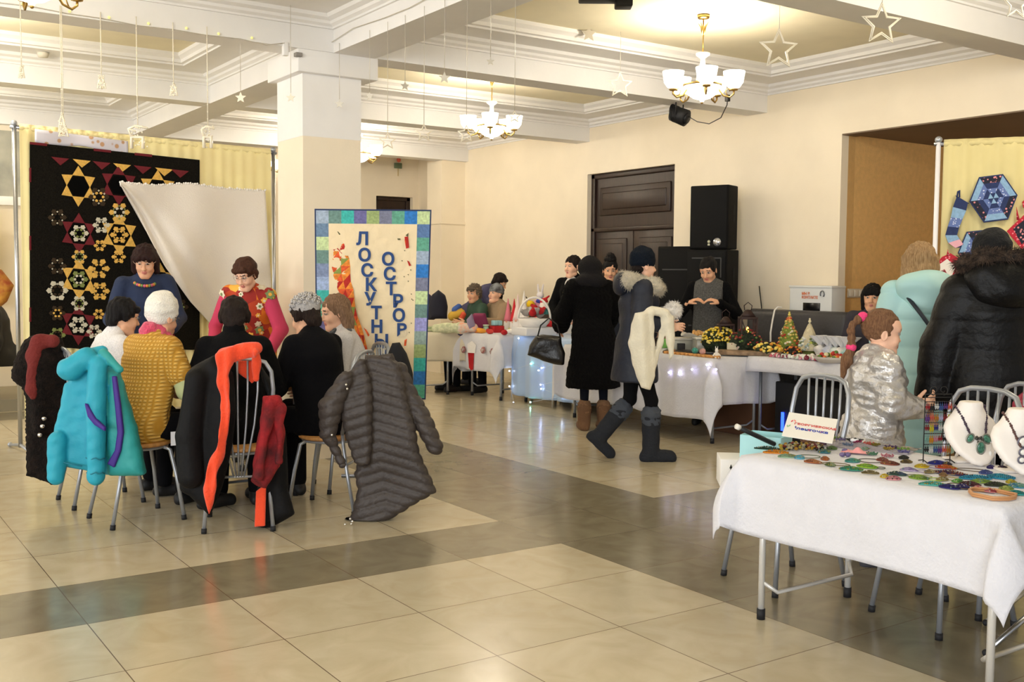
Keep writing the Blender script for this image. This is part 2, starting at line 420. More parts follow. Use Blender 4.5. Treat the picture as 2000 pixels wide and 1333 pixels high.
door('door_3', (3.95, BACKY+0.14, 0), (1, 0, 0), (0, -1, 0), 0.8, 2.55, [(0.15, 0.9), (1.02, 1.85)], m_dark, 1)
# pilaster at the far end of the right wall
MB().box((7.0, 8.4, 1.6), (0.4, 0.42, 3.2)).box((7.0, 8.4, 2.2), (0.44, 0.46, 0.03)).build('trim_1', m_wall, kind='structure')
# column with paint line and capital
col = MB(); col.m = 0; col.box((2.47, 2.70, 1.235), (0.48, 0.50, 2.47)); col.m = 1; col.box((2.47, 2.70, 2.71), (0.484, 0.504, 0.48)); col.box((2.50, 2.70, 3.02), (0.66, 0.62, 0.17), bev=0.006)
col.build('trim_2', [m_wall, m_white], kind='structure')
# beams: soffit 3.1
SOF, TOPZ, LED = 3.10, 3.50, 3.36
b = MB()
m_soff = m_white
XS = [(-7.0, 0)]; 
b.box(((2.45+2.80)/2, 0.6, (SOF+TOPZ)/2), (0.35, 18.0, TOPZ-SOF))
BY = [(-7.6, -7.25), (-4.1, -3.75), (-0.80, -0.52), (2.38, 2.65), (5.26, 5.52), (8.1, 8.36)]
for y0, y1 in BY:
    b.box((0.1, (y0+y1)/2, (SOF+TOPZ)/2), (14.2, y1-y0, TOPZ-SOF-0.002))
b.box((-2.6, 0.6, (SOF+TOPZ)/2), (0.35, 18.0, TOPZ-SOF-0.001))
b.build('ceiling_beams', m_white, kind='structure')
# corbels where cross beams meet the wall
# bays: ledge, lip, raised panel and cornice mouldings
bays = MB(); pan = MB()
xr = [(-7.0, -2.775), (-2.425, 2.45), (2.80, 7.2)]
yr = [(-7.25, -4.1), (-3.75, -0.80), (-0.52, 2.38), (2.65, 5.26), (5.52, 8.1), (8.36, 9.6)]
prof = [(0.0, 3.27), (0.02, 3.27), (0.02, 3.285), (0.045, 3.30), (0.05, 3.32), (0.09, 3.335), (0.10, 3.36)]
for (x0, x1) in xr:
    for (y0, y1) in yr:
        if y1 > 8.2 and x0 < 2.3: continue
        def ring(d, z): return [(x0+d, y0+d, z), (x1-d, y0+d, z), (x1-d, y1-d, z), (x0+d, y1-d, z)]
        lw = 0.40 if y1-y0 > 1.6 else 0.22
        rings = [ring(d, z) for d, z in prof]+[ring(lw-0.03, LED), ring(lw-0.03, LED+0.015), ring(lw, LED+0.02), ring(lw, LED+0.05), ring(lw+0.035, LED+0.075), ring(lw+0.035, 3.47)]
        V = [v for r_ in rings for v in r_]; F = []
        for i in range(len(rings)-1):
            for j in range(4): F.append((i*4+j, (i+1)*4+j, (i+1)*4+(j+1) % 4, i*4+(j+1) % 4))
        bays.add(V, F)
        pan.add(ring(lw+0.03, 3.465), [(0, 3, 2, 1)])
bays.build('ceiling_moulding', m_white, kind='structure')
pan.build('ceiling_panel', m_panel, kind='structure')
wallbox('ceiling', -7.2, 7.4, -8.6, 9.8, 3.5, 3.6, m_white)
# left raised step far behind
# ------------------------------------------------------------------ shared materials
STEEL = mat('#b9bcc2', 0.28, 1.0, bump=0.02, bscale=30); GREYP = mat('#a9adb3', 0.35, 0.6); DKGREYP = mat('#7b8087', 0.4, 0.5)
RUB = mat('#17171a', 0.7); WOOD = mat('#c08a4e', 0.5, var=0.15, scale=6, stretch=(1, 8, 1)); BLK = mat('#0c0c0e', 0.6)
CLOTHW = mat('#d9d9e0', 0.85, var=0.02, scale=12, bump=0.25, bscale=60, sheen=0.2)
BRASS = mat('#b89a5a', 0.3, 1.0)
def plane_pt(px, py, P0, n, off=0.0):
    v = _F + _R*((px-1000)/FPX) - _U*((py-666.5)/FPX); n = Vector(n).normalized()
    P0 = Vector(P0)+n*off
    return CAM + v*((P0-CAM).dot(n)/v.dot(n))
VIEWN = Vector((-math.sin(YAW), -math.cos(YAW), 0))    # horizontal, towards the camera
VRIGHT = Vector((math.cos(YAW), -math.sin(YAW), 0))

# ------------------------------------------------------------------ chairs
def make_chair(label, loc, rz, group):
    t = thing('metal_chair', label, 'chair', loc, rz, group)
    s_ = MB(); s_.lathe([(0.0, 0.435), (0.17, 0.435), (0.19, 0.442), (0.192, 0.452), (0.18, 0.460), (0.0, 0.462)], n=28); s_.build('seat', WOOD, t)
    f = MB(); ring = [(0.165*math.cos(a), 0.165*math.sin(a), 0.428) for a in np.linspace(0, 2*math.pi, 24, endpoint=False)]
    f.tube(ring, 0.009, closed=True); f.build('seat_frame', GREYP, t)
    for sx in (-1, 1):
        l = MB(); l.tube([(sx*0.13, 0.10, 0.43), (sx*0.145, 0.135, 0.41), (sx*0.165, 0.165, 0.25), (sx*0.19, 0.195, 0.02)], 0.0115); o = l.build('leg', GREYP, t)
        MB().cyl((sx*0.19, 0.195, 0.0), (sx*0.188, 0.193, 0.028), 0.015).build('foot_cap', RUB, o)
        l = MB(); l.tube([(sx*0.165, -0.135, 0.50), (sx*0.16, -0.14, 0.42), (sx*0.165, -0.165, 0.25), (sx*0.185, -0.215, 0.02)], 0.0115); o = l.build('leg', GREYP, t)
        MB().cyl((sx*0.185, -0.216, 0.0), (sx*0.184, -0.213, 0.028), 0.015).build('foot_cap', RUB, o)
    pts = [(-0.165, -0.135, 0.48), (-0.178, -0.165, 0.62), (-0.19, -0.195, 0.79), (-0.180, -0.21, 0.89), (-0.148, -0.22, 0.942), (-0.09, -0.226, 0.961), (0, -0.229, 0.966),
           (0.09, -0.226, 0.961), (0.148, -0.22, 0.942), (0.180, -0.21, 0.89), (0.19, -0.195, 0.79), (0.178, -0.165, 0.62), (0.165, -0.135, 0.48)]
    h = MB(); h.tube(pts, 0.012); h.tube([(-0.165, -0.160, 0.30), (0.165, -0.160, 0.30)], 0.007)
    h.build('back_hoop', GREYP, t)
    for i in range(5):
        x = -0.11+0.055*i; b_ = MB(); b_.tube([(x, -0.226, 0.958), (x*0.97, -0.222, 0.78), (x*0.80, -0.212, 0.60), (x*0.52, -0.200, 0.44), (x*0.25, -0.162, 0.30)], 0.006, 6); b_.build('back_bar', GREYP, t)
    return t
def face_rz(dx, dy): return math.atan2(-dx, dy)
chairs = [
 ('metal chair with a round wooden seat under the woman in the yellow vest', (0.66, 1.17, 0), face_rz(1, 0.12)),
 ('metal chair at the left, hidden under the long brown fur coat', (0.60, 1.78, 0), face_rz(1, 0.05)),
 ('metal chair with the black and orange coat over its fan of thin back bars', (1.12, 0.74, 0), face_rz(0.39, 0.92)),
 ('metal chair with a round wooden seat carrying the long quilted brown coat', (1.72, 0.84, 0), face_rz(-0.62, 0.62)),
 ('metal chair of the woman in the pale grey sweater beside the lettered quilt', (2.10, 1.37, 0), face_rz(-1, 0.15)),
 ('metal chair beside the paper sign, left one of the two behind the bead jewellery table', (2.86, -1.72, 0), face_rz(-0.97, 0.16)),
 ('metal chair behind the earring rack, right one of the two behind the bead jewellery table', (2.99, -2.46, 0), face_rz(-0.97, 0.2)),
 ('metal chair at the right edge with a dark red sparkly coat over its back', (3.357, -2.434, 0), face_rz(-0.95, 0.3))]
c0 = make_chair(chairs[0][0], chairs[0][1], chairs[0][2], 'metal chairs')
CH = [c0]+[copy_tree(c0, label=l, loc=p, rz=z) for l, p, z in chairs[1:]]

# ------------------------------------------------------------------ tables
def table(name, label, cat, x0, x1, y0, y1, z, group=None, mt=None, legm=GREYP, rz=0, lab='tables with folding legs', inset=0.07):
    cx, cy = (x0+x1)/2, (y0+y1)/2
    t = thing(name, label, cat, (cx, cy, 0), rz, group); hx, hy = (x1-x0)/2, (y1-y0)/2
    MB().box((0, 0, z-0.012), (2*hx, 2*hy, 0.024), bev=0.004).build('tabletop', mt or WOOD, t)
    for sx in (-1, 1):
        for sy in (-1, 1):
            a = (sx*(hx-inset), sy*(hy-inset)); l = MB(); l.tube([(a[0], a[1], 0.0), (a[0], a[1], z-0.024)], 0.014, 10)
            o = l.build('leg', legm, t); MB().cyl((a[0], a[1], 0), (a[0], a[1], 0.045), 0.0175).build('foot_cap', RUB, o)
    for sy in (-1, 1):
        l = MB(); l.tube([(-hx+inset, sy*(hy-inset), 0.16), (-hx+inset+0.04, sy*(hy-inset-0.05), 0.12), (hx-inset-0.04, sy*(hy-inset-0.05), 0.12), (hx-inset, sy*(hy-inset), 0.17)], 0.009); l.build('cross_bar', legm, t)
    return t
def cloth(name, label, x0, x1, y0, y1, z, drops, mt, parent=None, seed=0, fold=0.012, corner=0.08, res=0.03, rz=0, group=None, wave=16.0):
    """draped cloth: top sheet plus skirts; drops = (x-, x+, y-, y+) hanging lengths; corners sag into points"""
    rs = np.random.RandomState(seed); ph = rs.rand(8)*6.28
    cx, cy = (x0+x1)/2, (y0+y1)/2; hx, hy = (x1-x0)/2+0.006, (y1-y0)/2+0.006
    dxn, dxp, dyn, dyp = drops
    us = np.concatenate([np.linspace(-hx-dxn, -hx, max(2, int(dxn/res)+1))[:-1] if dxn > 0 else [], np.linspace(-hx, hx, max(3, int(2*hx/0.05))), np.linspace(hx, hx+dxp, max(2, int(dxp/res)+1))[1:] if dxp > 0 else []])
    vs = np.concatenate([np.linspace(-hy-dyn, -hy, max(2, int(dyn/res)+1))[:-1] if dyn > 0 else [], np.linspace(-hy, hy, max(3, int(2*hy/0.05))), np.linspace(hy, hy+dyp, max(2, int(dyp/res)+1))[1:] if dyp > 0 else []])
    V = []
    for u in us:
        for v in vs:
            ou = max(abs(u)-hx, 0); ov = max(abs(v)-hy, 0); su = 1 if u > 0 else -1; sv = 1 if v > 0 else -1
            x = max(-hx, min(hx, u)); y = max(-hy, min(hy, v)); zz = z+0.004+0.0015*math.sin(u*13+ph[0])*math.sin(v*11+ph[1])
            if ou > 0 and ov > 0:
                L_ = math.hypot(ou, ov); dr = min(L_, (ou+ov)*0.9); a = math.atan2(ov, ou)
                fl = corner*math.sin(min(1, L_/0.25)*math.pi/2)
                x += su*fl*math.cos(a)*1.1; y += sv*fl*math.sin(a)*1.1; zz = z-dr*0.97
            elif ou > 0:
                f = min(1, ou/0.15)
                x += su*(0.012+fold*f*(math.sin(v*wave+ph[2])+0.5*math.sin(v*wave*2.3+ph[3]))+0.02*f); zz = z-ou+0.01*math.sin(v*5+ph[4])*f
            elif ov > 0:
                f = min(1, ov/0.15)
                y += sv*(0.012+fold*f*(math.sin(u*wave+ph[5])+0.5*math.sin(u*wave*2.1+ph[6]))+0.02*f); zz = z-ov+0.01*math.sin(u*5+ph[7])*f
            V.append((x, y, max(zz, 0.012)))
    n = len(vs); F = [(i*n+j, (i+1)*n+j, (i+1)*n+j+1, i*n+j+1) for i in range(len(us)-1) for j in range(n-1)]
    o = link_mesh(name, V, F, mt, parent, None, True, (cx, cy, 0), (0, 0, rz))
    md = o.modifiers.new('solid', 'SOLIDIFY'); md.thickness = 0.003; md.offset = 1
    tag(o, label, 'tablecloth', group); return o
table('work_table', 'wooden table the sewing group sits around, mostly hidden by the seated women', 'table', 1.0, 1.75, 1.22, 2.35, 0.72)
# right-hand row of stalls
TZ = 0.735
table('folding_table', 'table under the cream cloth at the far end of the stalls', 'table', 4.55, 5.55, 5.7, 7.2, 0.75, 'stall tables')
table('folding_table', 'table under the white cloth hung with a felt stocking and mittens', 'table', 5.62, 6.2, 4.86, 5.62, 0.75, 'stall tables')
table('folding_table', 'table under the pale blue cloth with string lights', 'table', 5.80, 6.4, 3.45, 4.80, 0.765, 'stall tables', inset=0.09)
table('folding_table', 'table under the white cloth behind the walking woman', 'table', 5.47, 6.12, 1.34, 3.42, TZ, 'stall tables')
table('folding_table', 'grey legged table carrying the beaded trees and wrapped sweets', 'table', 5.86, 6.45, -0.15, 1.30, TZ+0.012, 'stall tables', legm=DKGREYP, mt=mat('#e8e4da', 0.5))
cloth('tablecloth', 'cream cloth on the farthest stall table beside the lettered quilt', 4.55, 5.55, 5.7, 7.2, 0.75, (0.3, 0.1, 0.34, 0.1), mat('#e4dcc8', 0.85, bump=0.2, bscale=60), seed=3, corner=0.14)
cloth('tablecloth', 'white cloth hung with a red felt stocking and small mittens', 5.62, 6.2, 4.86, 5.62, 0.75, (0.42, 0.1, 0.36, 0.46), CLOTHW, seed=4, corner=0.12, fold=0.016)
cloth('tablecloth', 'pale blue satin cloth hanging to the floor under string lights', 5.80, 6.4, 3.45, 4.80, 0.765, (0.68, 0.3, 0.6, 0.6), mat('#a9c4ea', 0.4, var=0.05, scale=3, sheen=0.5), seed=5, corner=0.03, fold=0.022, wave=22)
cloth('tablecloth', 'long white cloth with violet string lights behind the walking woman', 5.47, 6.12, 1.34, 3.42, TZ, (0.53, 0.1, 0.40, 0.4), CLOTHW, seed=6, corner=0.11, fold=0.014)
cloth('tablecloth', 'white cloth with a short drop under the beaded trees and wrapped sweets', 5.86, 6.45, -0.15, 1.30, TZ+0.012, (0.12, 0.1, 0.12, 0.10), CLOTHW, seed=7, corner=0.02, fold=0.004)
# the bead jewellery table in front
JX0, JX1, JY0, JY1, JZ = 2.30, 2.98, -3.12, -1.985, 0.682
jt = table('folding_table', 'light metal folding table carrying the bead jewellery in the foreground', 'table', JX0, JX1, JY0, JY1, JZ, legm=mat('#d9d7d2', 0.35, 0.3), mt=mat('#d8d2c4', 0.5), inset=0.06)
for o in list(jt.children):
    if o.name.startswith('leg'):
        z0 = 0.36; me = o.data; x = sum(v.co.x for v in me.vertices)/len(me.vertices); y = sum(v.co.y for v in me.vertices)/len(me.vertices)
        MB().cyl((x, y, 0.345), (x, y, 0.375), 0.019).build('collar', RUB, o)
def jcloth():
    """white cloth of the jewellery table, long points at the two near corners"""
    o = cloth('tablecloth', 'big white tablecloth with hanging corner points under the bead jewellery', JX0, JX1, JY0, JY1, JZ, (0.30, 0.12, 0.22, 0.20), CLOTHW, seed=11, corner=0.10, fold=0.006, res=0.02, wave=7)
    return o
jcl = jcloth()

# ------------------------------------------------------------------ cloth backdrops on pipe frames
def curtain(name, label, A, B, z0, z1, mt, frame_label, group, seed=0, foot=True, wv=60, pm=None):
    A = Vector(A); B = Vector(B); D = (B-A); Ln = D.length; D.normalize(); Nn = Vector((D.y, -D.x, 0))
    fr = thing('backdrop_frame', frame_label, 'stand', A, 0, group)
    for P in (Vector((0, 0, 0)), D*Ln):
        p = MB(); p.tube([P+Vector((0, 0, 0.03)), P+Vector((0, 0, z1+0.03))], 0.017, 12); o = p.build('pole', pm or STEEL, fr)
        MB().ball(P+Vector((0, 0, z1+0.03)), 0.026, 12, 8).build('finial', GREYP, o)
        f = MB(); f.tube([P+Nn*0.24+Vector((0, 0, 0.02)), P+Vector((0, 0, 0.05)), P-Nn*0.24+Vector((0, 0, 0.02))], 0.013, 10); f.ball(P+Nn*0.25+Vector((0, 0, 0.022)), 0.02); f.ball(P-Nn*0.25+Vector((0, 0, 0.022)), 0.02); f.build('foot', GREYP, fr)
    c = MB(); c.tube([D*-0.03+Vector((0, 0, z1)), D*(Ln+0.03)+Vector((0, 0, z1))], 0.014, 10); c.build('crossbar', STEEL, fr)
    rs = np.random.RandomState(seed); ph = rs.rand(6)*6.28
    def fn(u, v):
        s_ = 0.035+u*(Ln-0.07); a = 0.006+0.012*v
        off = a*(math.sin(s_*wv+ph[0]+0.8*math.sin(s_*5+ph[1]))+0.5*math.sin(s_*wv*0.43+ph[2]))
        return A+D*s_+Nn*(off+0.012)+Vector((0, 0, z1+0.03-(z1+0.03-z0)*v))
    g = MB(); g.grid(fn, 220, 24); o = g.build(name, mt, None, solid=0.002); tag(o, label, 'curtain')
    h = MB()
    def fn2(u, v):
        s_ = 0.035+u*(Ln-0.07); a = 6.28*v; rr = 0.021+0.003*math.sin(s_*150)
        return A+D*s_+Nn*(rr*math.sin(a))+Vector((0, 0, z1+rr*math.cos(a)))
    h.grid(fn2, 200, 10); h.build('curtain_heading', mt, o); return fr
YEL = mat('#fdecae', 0.75, var=0.05, scale=3, sheen=0.2)
BA, BB = Vector((0.49, 4.03, 0)), Vector((2.76, 4.40, 0))
curtain('curtain', 'long pale yellow curtain behind the dark star quilt', BA, BB, 0.25, 2.56, YEL, 'chrome pipe frame holding the yellow curtain behind the sewing group', 'backdrop frames', 1)
CA, CB = Vector((5.86, -0.46, 0)), Vector((7.15, -2.35, 0))
curtain('curtain', 'pale yellow curtain behind the fabric potholders at the right', CA, CB, 0.3, 2.40, mat('#dccd92', 0.75, var=0.05, scale=3, sheen=0.2), 'white topped pipe frame holding the yellow curtain with potholders', 'backdrop frames', 2, pm=mat('#f1eef0', 0.35))

BN = Vector(((BB-BA).y, -(BB-BA).x, 0)).normalized()    # towards the camera
def bq(px, py, off=0.03): return plane_pt(px, py, BA, BN, off)
# ---- dark kaleidoscope quilt
q = MB(); qm = [mat('#0b0a08', 0.95, kind='noise', h2='#1d1a14', scale=120, spec=0.1), mat('#e0b256', 0.85, var=0.12, scale=60), mat('#6a0f1c', 0.85, var=0.1, scale=60),
    mat('#cfc9b4', 0.85), mat('#33240f', 0.9), mat('#7c8648', 0.85), mat('#030303', 0.95, spec=0.1)]
QT, QR = lambda px: 278+(px-58)*0.104, None
def qp(px, py, o=0.05): return bq(px, py, o)
nu, nv = 24, 24; V = []; 
def qgrid(o, sgn):
    return [qp(58+(390-58)*i/nu - (0 if i else 0), QT(58+332*i/nu)+(682+ (2*math.sin(i*.9)) - QT(58+332*i/nu))*j/nv, o+0.006*math.sin(i*0.9)*(j/nv)) for i in range(nu+1) for j in range(nv+1)]
ga = qgrid(0.050, 1); gb = qgrid(0.036, 1); n1 = nv+1
F = [(i*n1+j, i*n1+j+1, (i+1)*n1+j+1, (i+1)*n1+j) for i in range(nu) for j in range(nv)]
q.add(ga, F); q.add(gb, [f[::-1] for f in F])
def patch(poly, m, o=0.0595):
    q.m = m; P = [qp(x, y, o) for x, y in poly]
    c = sum(P, Vector())/len(P); 
    q.add([c+BN*0.002]+P, [(0, i+1, (i+1) % len(P)+1) for i in range(len(P))])
def star(cx, cy, r, m, hexm=None):
    for k in range(6):
        a = R(60*k+30)
        def pt(rr, an): return (cx+rr*math.cos(an)*0.97, cy+rr*math.sin(an)*1.03+(rr*math.cos(an))*0.09)
        patch([pt(r*1.0, a), pt(r*0.60, a+R(32)), pt(r*0.60, a-R(32))], m)
    patch([pt(r*0.5, R(60*k)) for k in range(6)], hexm if hexm is not None else 6)
rq = random.Random(3)
def rosette(cx, cy, r, ms):
    for k in range(6):
        a = R(60*k+30*rq.random()*0)
        for rr, w, m in ((0.75, 0.30, ms[0]), (0.42, 0.17, ms[1])):
            c = (cx+r*rr*math.cos(a), cy+r*rr*math.sin(a)); ww = r*w
            patch([(c[0]+ww*math.cos(a+b_), c[1]+ww*math.sin(a+b_)*0.9) for b_ in (0, 1.3, 2.4, 3.9, 5.0)], m, 0.062)
        a2 = a+R(30); c = (cx+r*0.62*math.cos(a2), cy+r*0.62*math.sin(a2)); ww = r*0.11
        patch([(c[0]+ww*math.cos(b_), c[1]+ww*math.sin(b_)) for b_ in (0, 1.6, 3.1, 4.7)], ms[2], 0.062)
for k, (x, m) in enumerate([(118, 2), (160, 1), (199, 2), (239, 1), (279, 2), (321, 1), (352, 2)]):
    y = QT(x)+27; patch([(x-18, y-5), (x+17, y-1), (x, y+12)], m)
for x in (75, 200, 280): patch([(x-17, QT(x-17)-1), (x+17, QT(x+17)-1), (x+17, QT(x+17)+4), (x-17, QT(x-17)+4)], 2)
for y in (342, 475, 615): patch([(57, y-14), (61, y-14), (61, y+14), (57, y+14)], 2)
for x, y, m in [(153, 364, 1), (232, 362, 2), (308, 372, 1), (154, 456, 2), (233, 459, 1), (154, 546, 1), (153, 635, 2), (233, 640, 2), (312, 552, 1), (312, 640, 2)]: star(x, y, 39, m)
for x, y, r_, ms in [(193, 385, 20, (4, 1, 3)), (233, 415, 20, (1, 3, 5)), (155, 456, 18, (3, 5, 3)), (233, 459, 18, (1, 1, 1)), (198, 440, 17, (3, 3, 3)), (195, 480, 12, (1, 1, 1)), (112, 425, 18, (4, 4, 3)),
    (155, 502, 15, (1, 5, 3)), (232, 502, 14, (1, 1, 1)), (154, 546, 18, (5, 3, 5)), (193, 525, 21, (1, 1, 4)), (195, 569, 19, (1, 1, 1)), (155, 593, 16, (3, 5, 3)), (112, 568, 21, (3, 4, 3)), (112, 520, 18, (4, 4, 3)),
    (193, 614, 11, (1, 1, 1)), (153, 635, 18, (3, 3, 3)), (184, 648, 15, (3, 3, 3)), (326, 575, 17, (3, 4, 3)), (112, 612, 16, (4, 1, 4)), (112, 655, 16, (5, 4, 5)), (352, 500, 15, (4, 3, 4)), (352, 600, 16, (4, 5, 4)), (272, 600, 16, (4, 3, 4)), (272, 520, 16, (4, 5, 3))]:
    rosette(x, y, r_, ms)
q.build('star_quilt', qm, None, label='large dark patchwork quilt with gold and red kaleidoscope stars on the yellow curtain', cat='quilt')
# narrow floral strip pinned above the quilt
g = MB(); g.grid(lambda u, v: bq(68+182*u, 252+u*24+v*(25+4*math.sin(u*9)), 0.03+0.01*math.sin(u*11+v)), 40, 4)
g.build('fabric_strip', mat('#c99f7a', 0.85, kind='voronoi', h2='#dedae4', scale=16), None, solid=0.003, label='pale floral fabric strip draped over the top of the yellow curtain', cat='fabric')
# white shawl hung across the quilt
top = [(235, 356), (300, 362), (370, 358), (440, 368), (518, 372)]
bot = [(236, 363), (279, 440), (322, 520), (372, 590), (420, 642), (470, 640), (530, 560)]
def ip(P, u):
    x = u*(len(P)-1); i = min(int(x), len(P)-2); f = x-i; return (P[i][0]+(P[i+1][0]-P[i][0])*f, P[i][1]+(P[i+1][1]-P[i][1])*f)
def sh(u, v):
    a = ip(top, u); b_ = ip(bot, u); w_ = 0.5-0.5*math.cos(math.pi*v)*0 - 0.5
    px = a[0]+(b_[0]-a[0])*v; py = a[1]+(b_[1]-a[1])*v+10*math.sin(math.pi*v)*math.sin(u*3)
    return bq(px, py, 0.12+0.042*math.sin(u*13+v*3.0)*(0.3+v)+0.026*math.sin((u*1.2-v)*15)*v)
g = MB(); g.grid(sh, 70, 40); so = g.build('white_shawl', mat('#efe7dc', 0.9, bump=0.3, bscale=90, sheen=0.3), None, solid=0.004, label='white shawl with a bobbled edge slung diagonally across the dark quilt', cat='shawl')
g = MB()
for i in range(64):
    u = i/63; p = Vector(sh(u, 0)); g.ball(p+Vector((0, 0, 0.004*math.sin(i*2.2))), 0.010+0.003*math.sin(i*1.7), 8, 5)
for i in range(18):
    p = Vector(sh(0, i/17)); g.ball(p, 0.007, 6, 4)
g.build('bobble_edge', mat('#f4efe8', 0.9), so)

# ------------------------------------------------------------------ the lettered quilt
LQ0 = at(728, 590, 7.25); LQN = VIEWN
def lq(px, py, off=0.0): return plane_pt(px, py, LQ0, LQN, off)
def edge(px): return 0.004*math.sin(px*0.05)
lqm = [mat('#f1ddb6', 0.9, bump=0.3, bscale=25), mat('#25365e', 0.8), mat('#2b4c88', 0.8), mat('#dd5a2a', 0.85, var=0.2, scale=40), mat('#b5261d', 0.85), mat('#e88b33', 0.85, var=0.2, scale=50), mat('#8c9a4a', 0.85), mat('#5d5a3a', 0.85)]
pal = ['#9fb0c4', '#6c8d86', '#3fb3ab', '#6c6a9d', '#9caf74', '#7b7f96', '#63a58e', '#2f79c4', '#c3d6a0', '#6b86a3', '#7f8fb0', '#9fb3d6', '#5fb59a', '#5a79a8', '#9a9ad0', '#8fa39a']
n0 = len(lqm); lqm += [mat(h, 0.85, var=0.18, scale=60) for h in pal]
l = MB()
def LX(v): return (617+4*v, 840-11*v)           # left and right edge of the quilt at height fraction v
def lpt(u, v, o): a, b_ = LX(v); px = a+(b_-a)*u; return lq(px, 411+2*u+(365+0*u)*v, o+0.006*math.sin(u*5+v*4))
def cell(u0, u1, v0, v1, m, o=0.008):
    l.m = m; l.grid(lambda a, b_: lpt(u0+(u1-u0)*a, v0+(v1-v0)*b_, o), 4, 4)
l.m = 1; l.grid(lambda a, b_: lpt(-0.012+1.024*a, -0.008+1.016*b_, 0.006), 12, 16)
l.grid(lambda a, b_: lpt(1.012-1.024*a, -0.008+1.016*b_, -0.008), 12, 16)
l.m = 0; l.grid(lambda a, b_: lpt(0.11+0.78*a, 0.07+0.86*b_, 0.0085+0.0035*abs(math.sin((a*11+b_*16)*1.57))*abs(math.sin((a*11-b_*16)*1.57))), 66, 96)
tr = [0, 1, 2, 3, 4, 5, 6, 7, 8]
for i, c_ in enumerate(tr): cell(i/9, (i+1)/9, 0, 0.07, n0+c_)
lc = [9, 8, 1, 10, 11, 2, 12, 3, 4, 7, 14, 1, 0]; rc = [13, 6, 0, 7, 5, 8, 1, 14, 15, 4, 2, 7, 12]
for i in range(13):
    v0 = 0.07+0.93*i/13; v1 = 0.07+0.93*(i+1)/13
    cell(0, 0.11, v0, v1, n0+lc[i]); cell(0.89, 1, v0, v1, n0+rc[i])
for i in range(1, 8): cell(i/9, (i+1)/9, 0.93, 1, n0+(i*5+3) % 16)
def lpoly(pts, m, o=0.0145):
    l.m = m; P = [lq(x, y, o) for x, y in pts]; c_ = sum(P, Vector())/len(P)+LQN*0.002; l.add([c_]+P, [(0, i+1, (i+1) % len(P)+1) for i in range(len(P))])
# patchwork harlequin figure down the left side, its scraps in warm colours
ys = [476, 490, 505, 520, 535, 550, 565, 582, 600, 618, 636, 655, 675, 692]
xl = [664, 648, 649, 648, 649, 656, 659, 668, 677, 684, 690, 698, 706, 716]; xr_ = [672, 676, 682, 684, 684, 685, 690, 692, 694, 698, 705, 711, 716, 720]
for i in range(13):
    xm = (xl[i]+xr_[i])/2; xn = (xl[i+1]+xr_[i+1])/2
    cyc = [3, 4, 5, 3, 5, 4, 3, 6, 5, 3, 4, 5]
    lpoly([(xl[i], ys[i]), (xm, ys[i]), (xl[i+1], ys[i+1])], cyc[(i*2) % 12]); lpoly([(xm, ys[i]), (xn, ys[i+1]), (xl[i+1], ys[i+1])], cyc[(i*2+1) % 12])
    lpoly([(xm, ys[i]), (xr_[i], ys[i]), (xn, ys[i+1])], cyc[(i*2+3) % 12]); lpoly([(xr_[i], ys[i]), (xr_[i+1], ys[i+1]), (xn, ys[i+1])], cyc[(i*3+5) % 12])
for pts, m in [([(658, 451), (664, 455), (670, 462), (662, 460)], 7), ([(664, 460), (673, 455), (674, 466), (668, 469)], 4), ([(792, 460), (798, 455), (797, 463)], 7), ([(790, 463), (797, 462), (799, 484), (793, 486)], 4), ([(790, 468), (794, 470), (792, 480)], 3),
    ([(795, 509), (799, 511), (803, 519), (799, 520)], 4), ([(776, 466), (782, 466), (782, 469), (777, 469)], 7), ([(790, 665), (795, 662), (793, 676), (789, 676)], 3), ([(710, 640), (716, 645), (722, 655), (719, 658)], 3)]: lpoly(pts, m)
for x, y in [(785, 510), (802, 528), (797, 537), (789, 541), (797, 550), (804, 585), (806, 587), (803, 575), (799, 650), (803, 632), (790, 490), (670, 640)]: lpoly([(x-1.3, y-1), (x+1.2, y-1.3), (x+1, y+1.5)], 7)
lqo = l.build('lettered_quilt', lqm, None, label='cream wall quilt with blue letters, orange figure and blue green checked border', cat='quilt')
def text_mesh(ch, size, mt, parent, o, ux, up, nz, name='lettering', bold=0.0, ext=0.002, align='CENTER'):
    cu = bpy.data.curves.new('txt', 'FONT'); cu.body = ch; cu.size = size; cu.align_x = align; cu.align_y = 'CENTER'; cu.extrude = ext; cu.offset = bold; cu.resolution_u = 4
    ob = bpy.data.objects.new('txt', cu); COL.objects.link(ob)
    dg = bpy.context.evaluated_depsgraph_get(); me = bpy.data.meshes.new_from_object(ob.evaluated_get(dg)); bpy.data.objects.remove(ob)
    if not me.vertices: return None
    Mx = Matrix((Vector(ux).normalized(), Vector(up).normalized(), Vector(nz).normalized())).transposed().to_4x4(); Mx.translation = Vector(o)
    if parent is not None: Mx = Matrix.Translation(parent.location).inverted() @ Mx if parent.rotation_euler.z == 0 else (parent.matrix_basis.inverted() @ Mx)
    me.transform(Mx); me.materials.clear(); me.materials.append(mt)
    ob = bpy.data.objects.new(name, me); COL.objects.link(ob); ob.parent = parent; return ob
LB = mat('#24467f', 0.8)
for ch, x, y in [('Л', 708, 468), ('О', 712, 500), ('С', 717, 530), ('К', 724, 558), ('У', 723, 586), ('Т', 735, 613), ('Н', 736, 640), ('Ы', 745, 668), ('Й', 749, 697), ('О', 758, 508), ('С', 761, 537), ('Т', 764, 566), ('Р', 777, 590), ('О', 779, 618), ('В', 785, 647)]:
    text_mesh(ch, 0.120, LB, lqo, lq(x, y, 0.017), VRIGHT, (0, 0, 1), VIEWN, 'letter', bold=0.004)
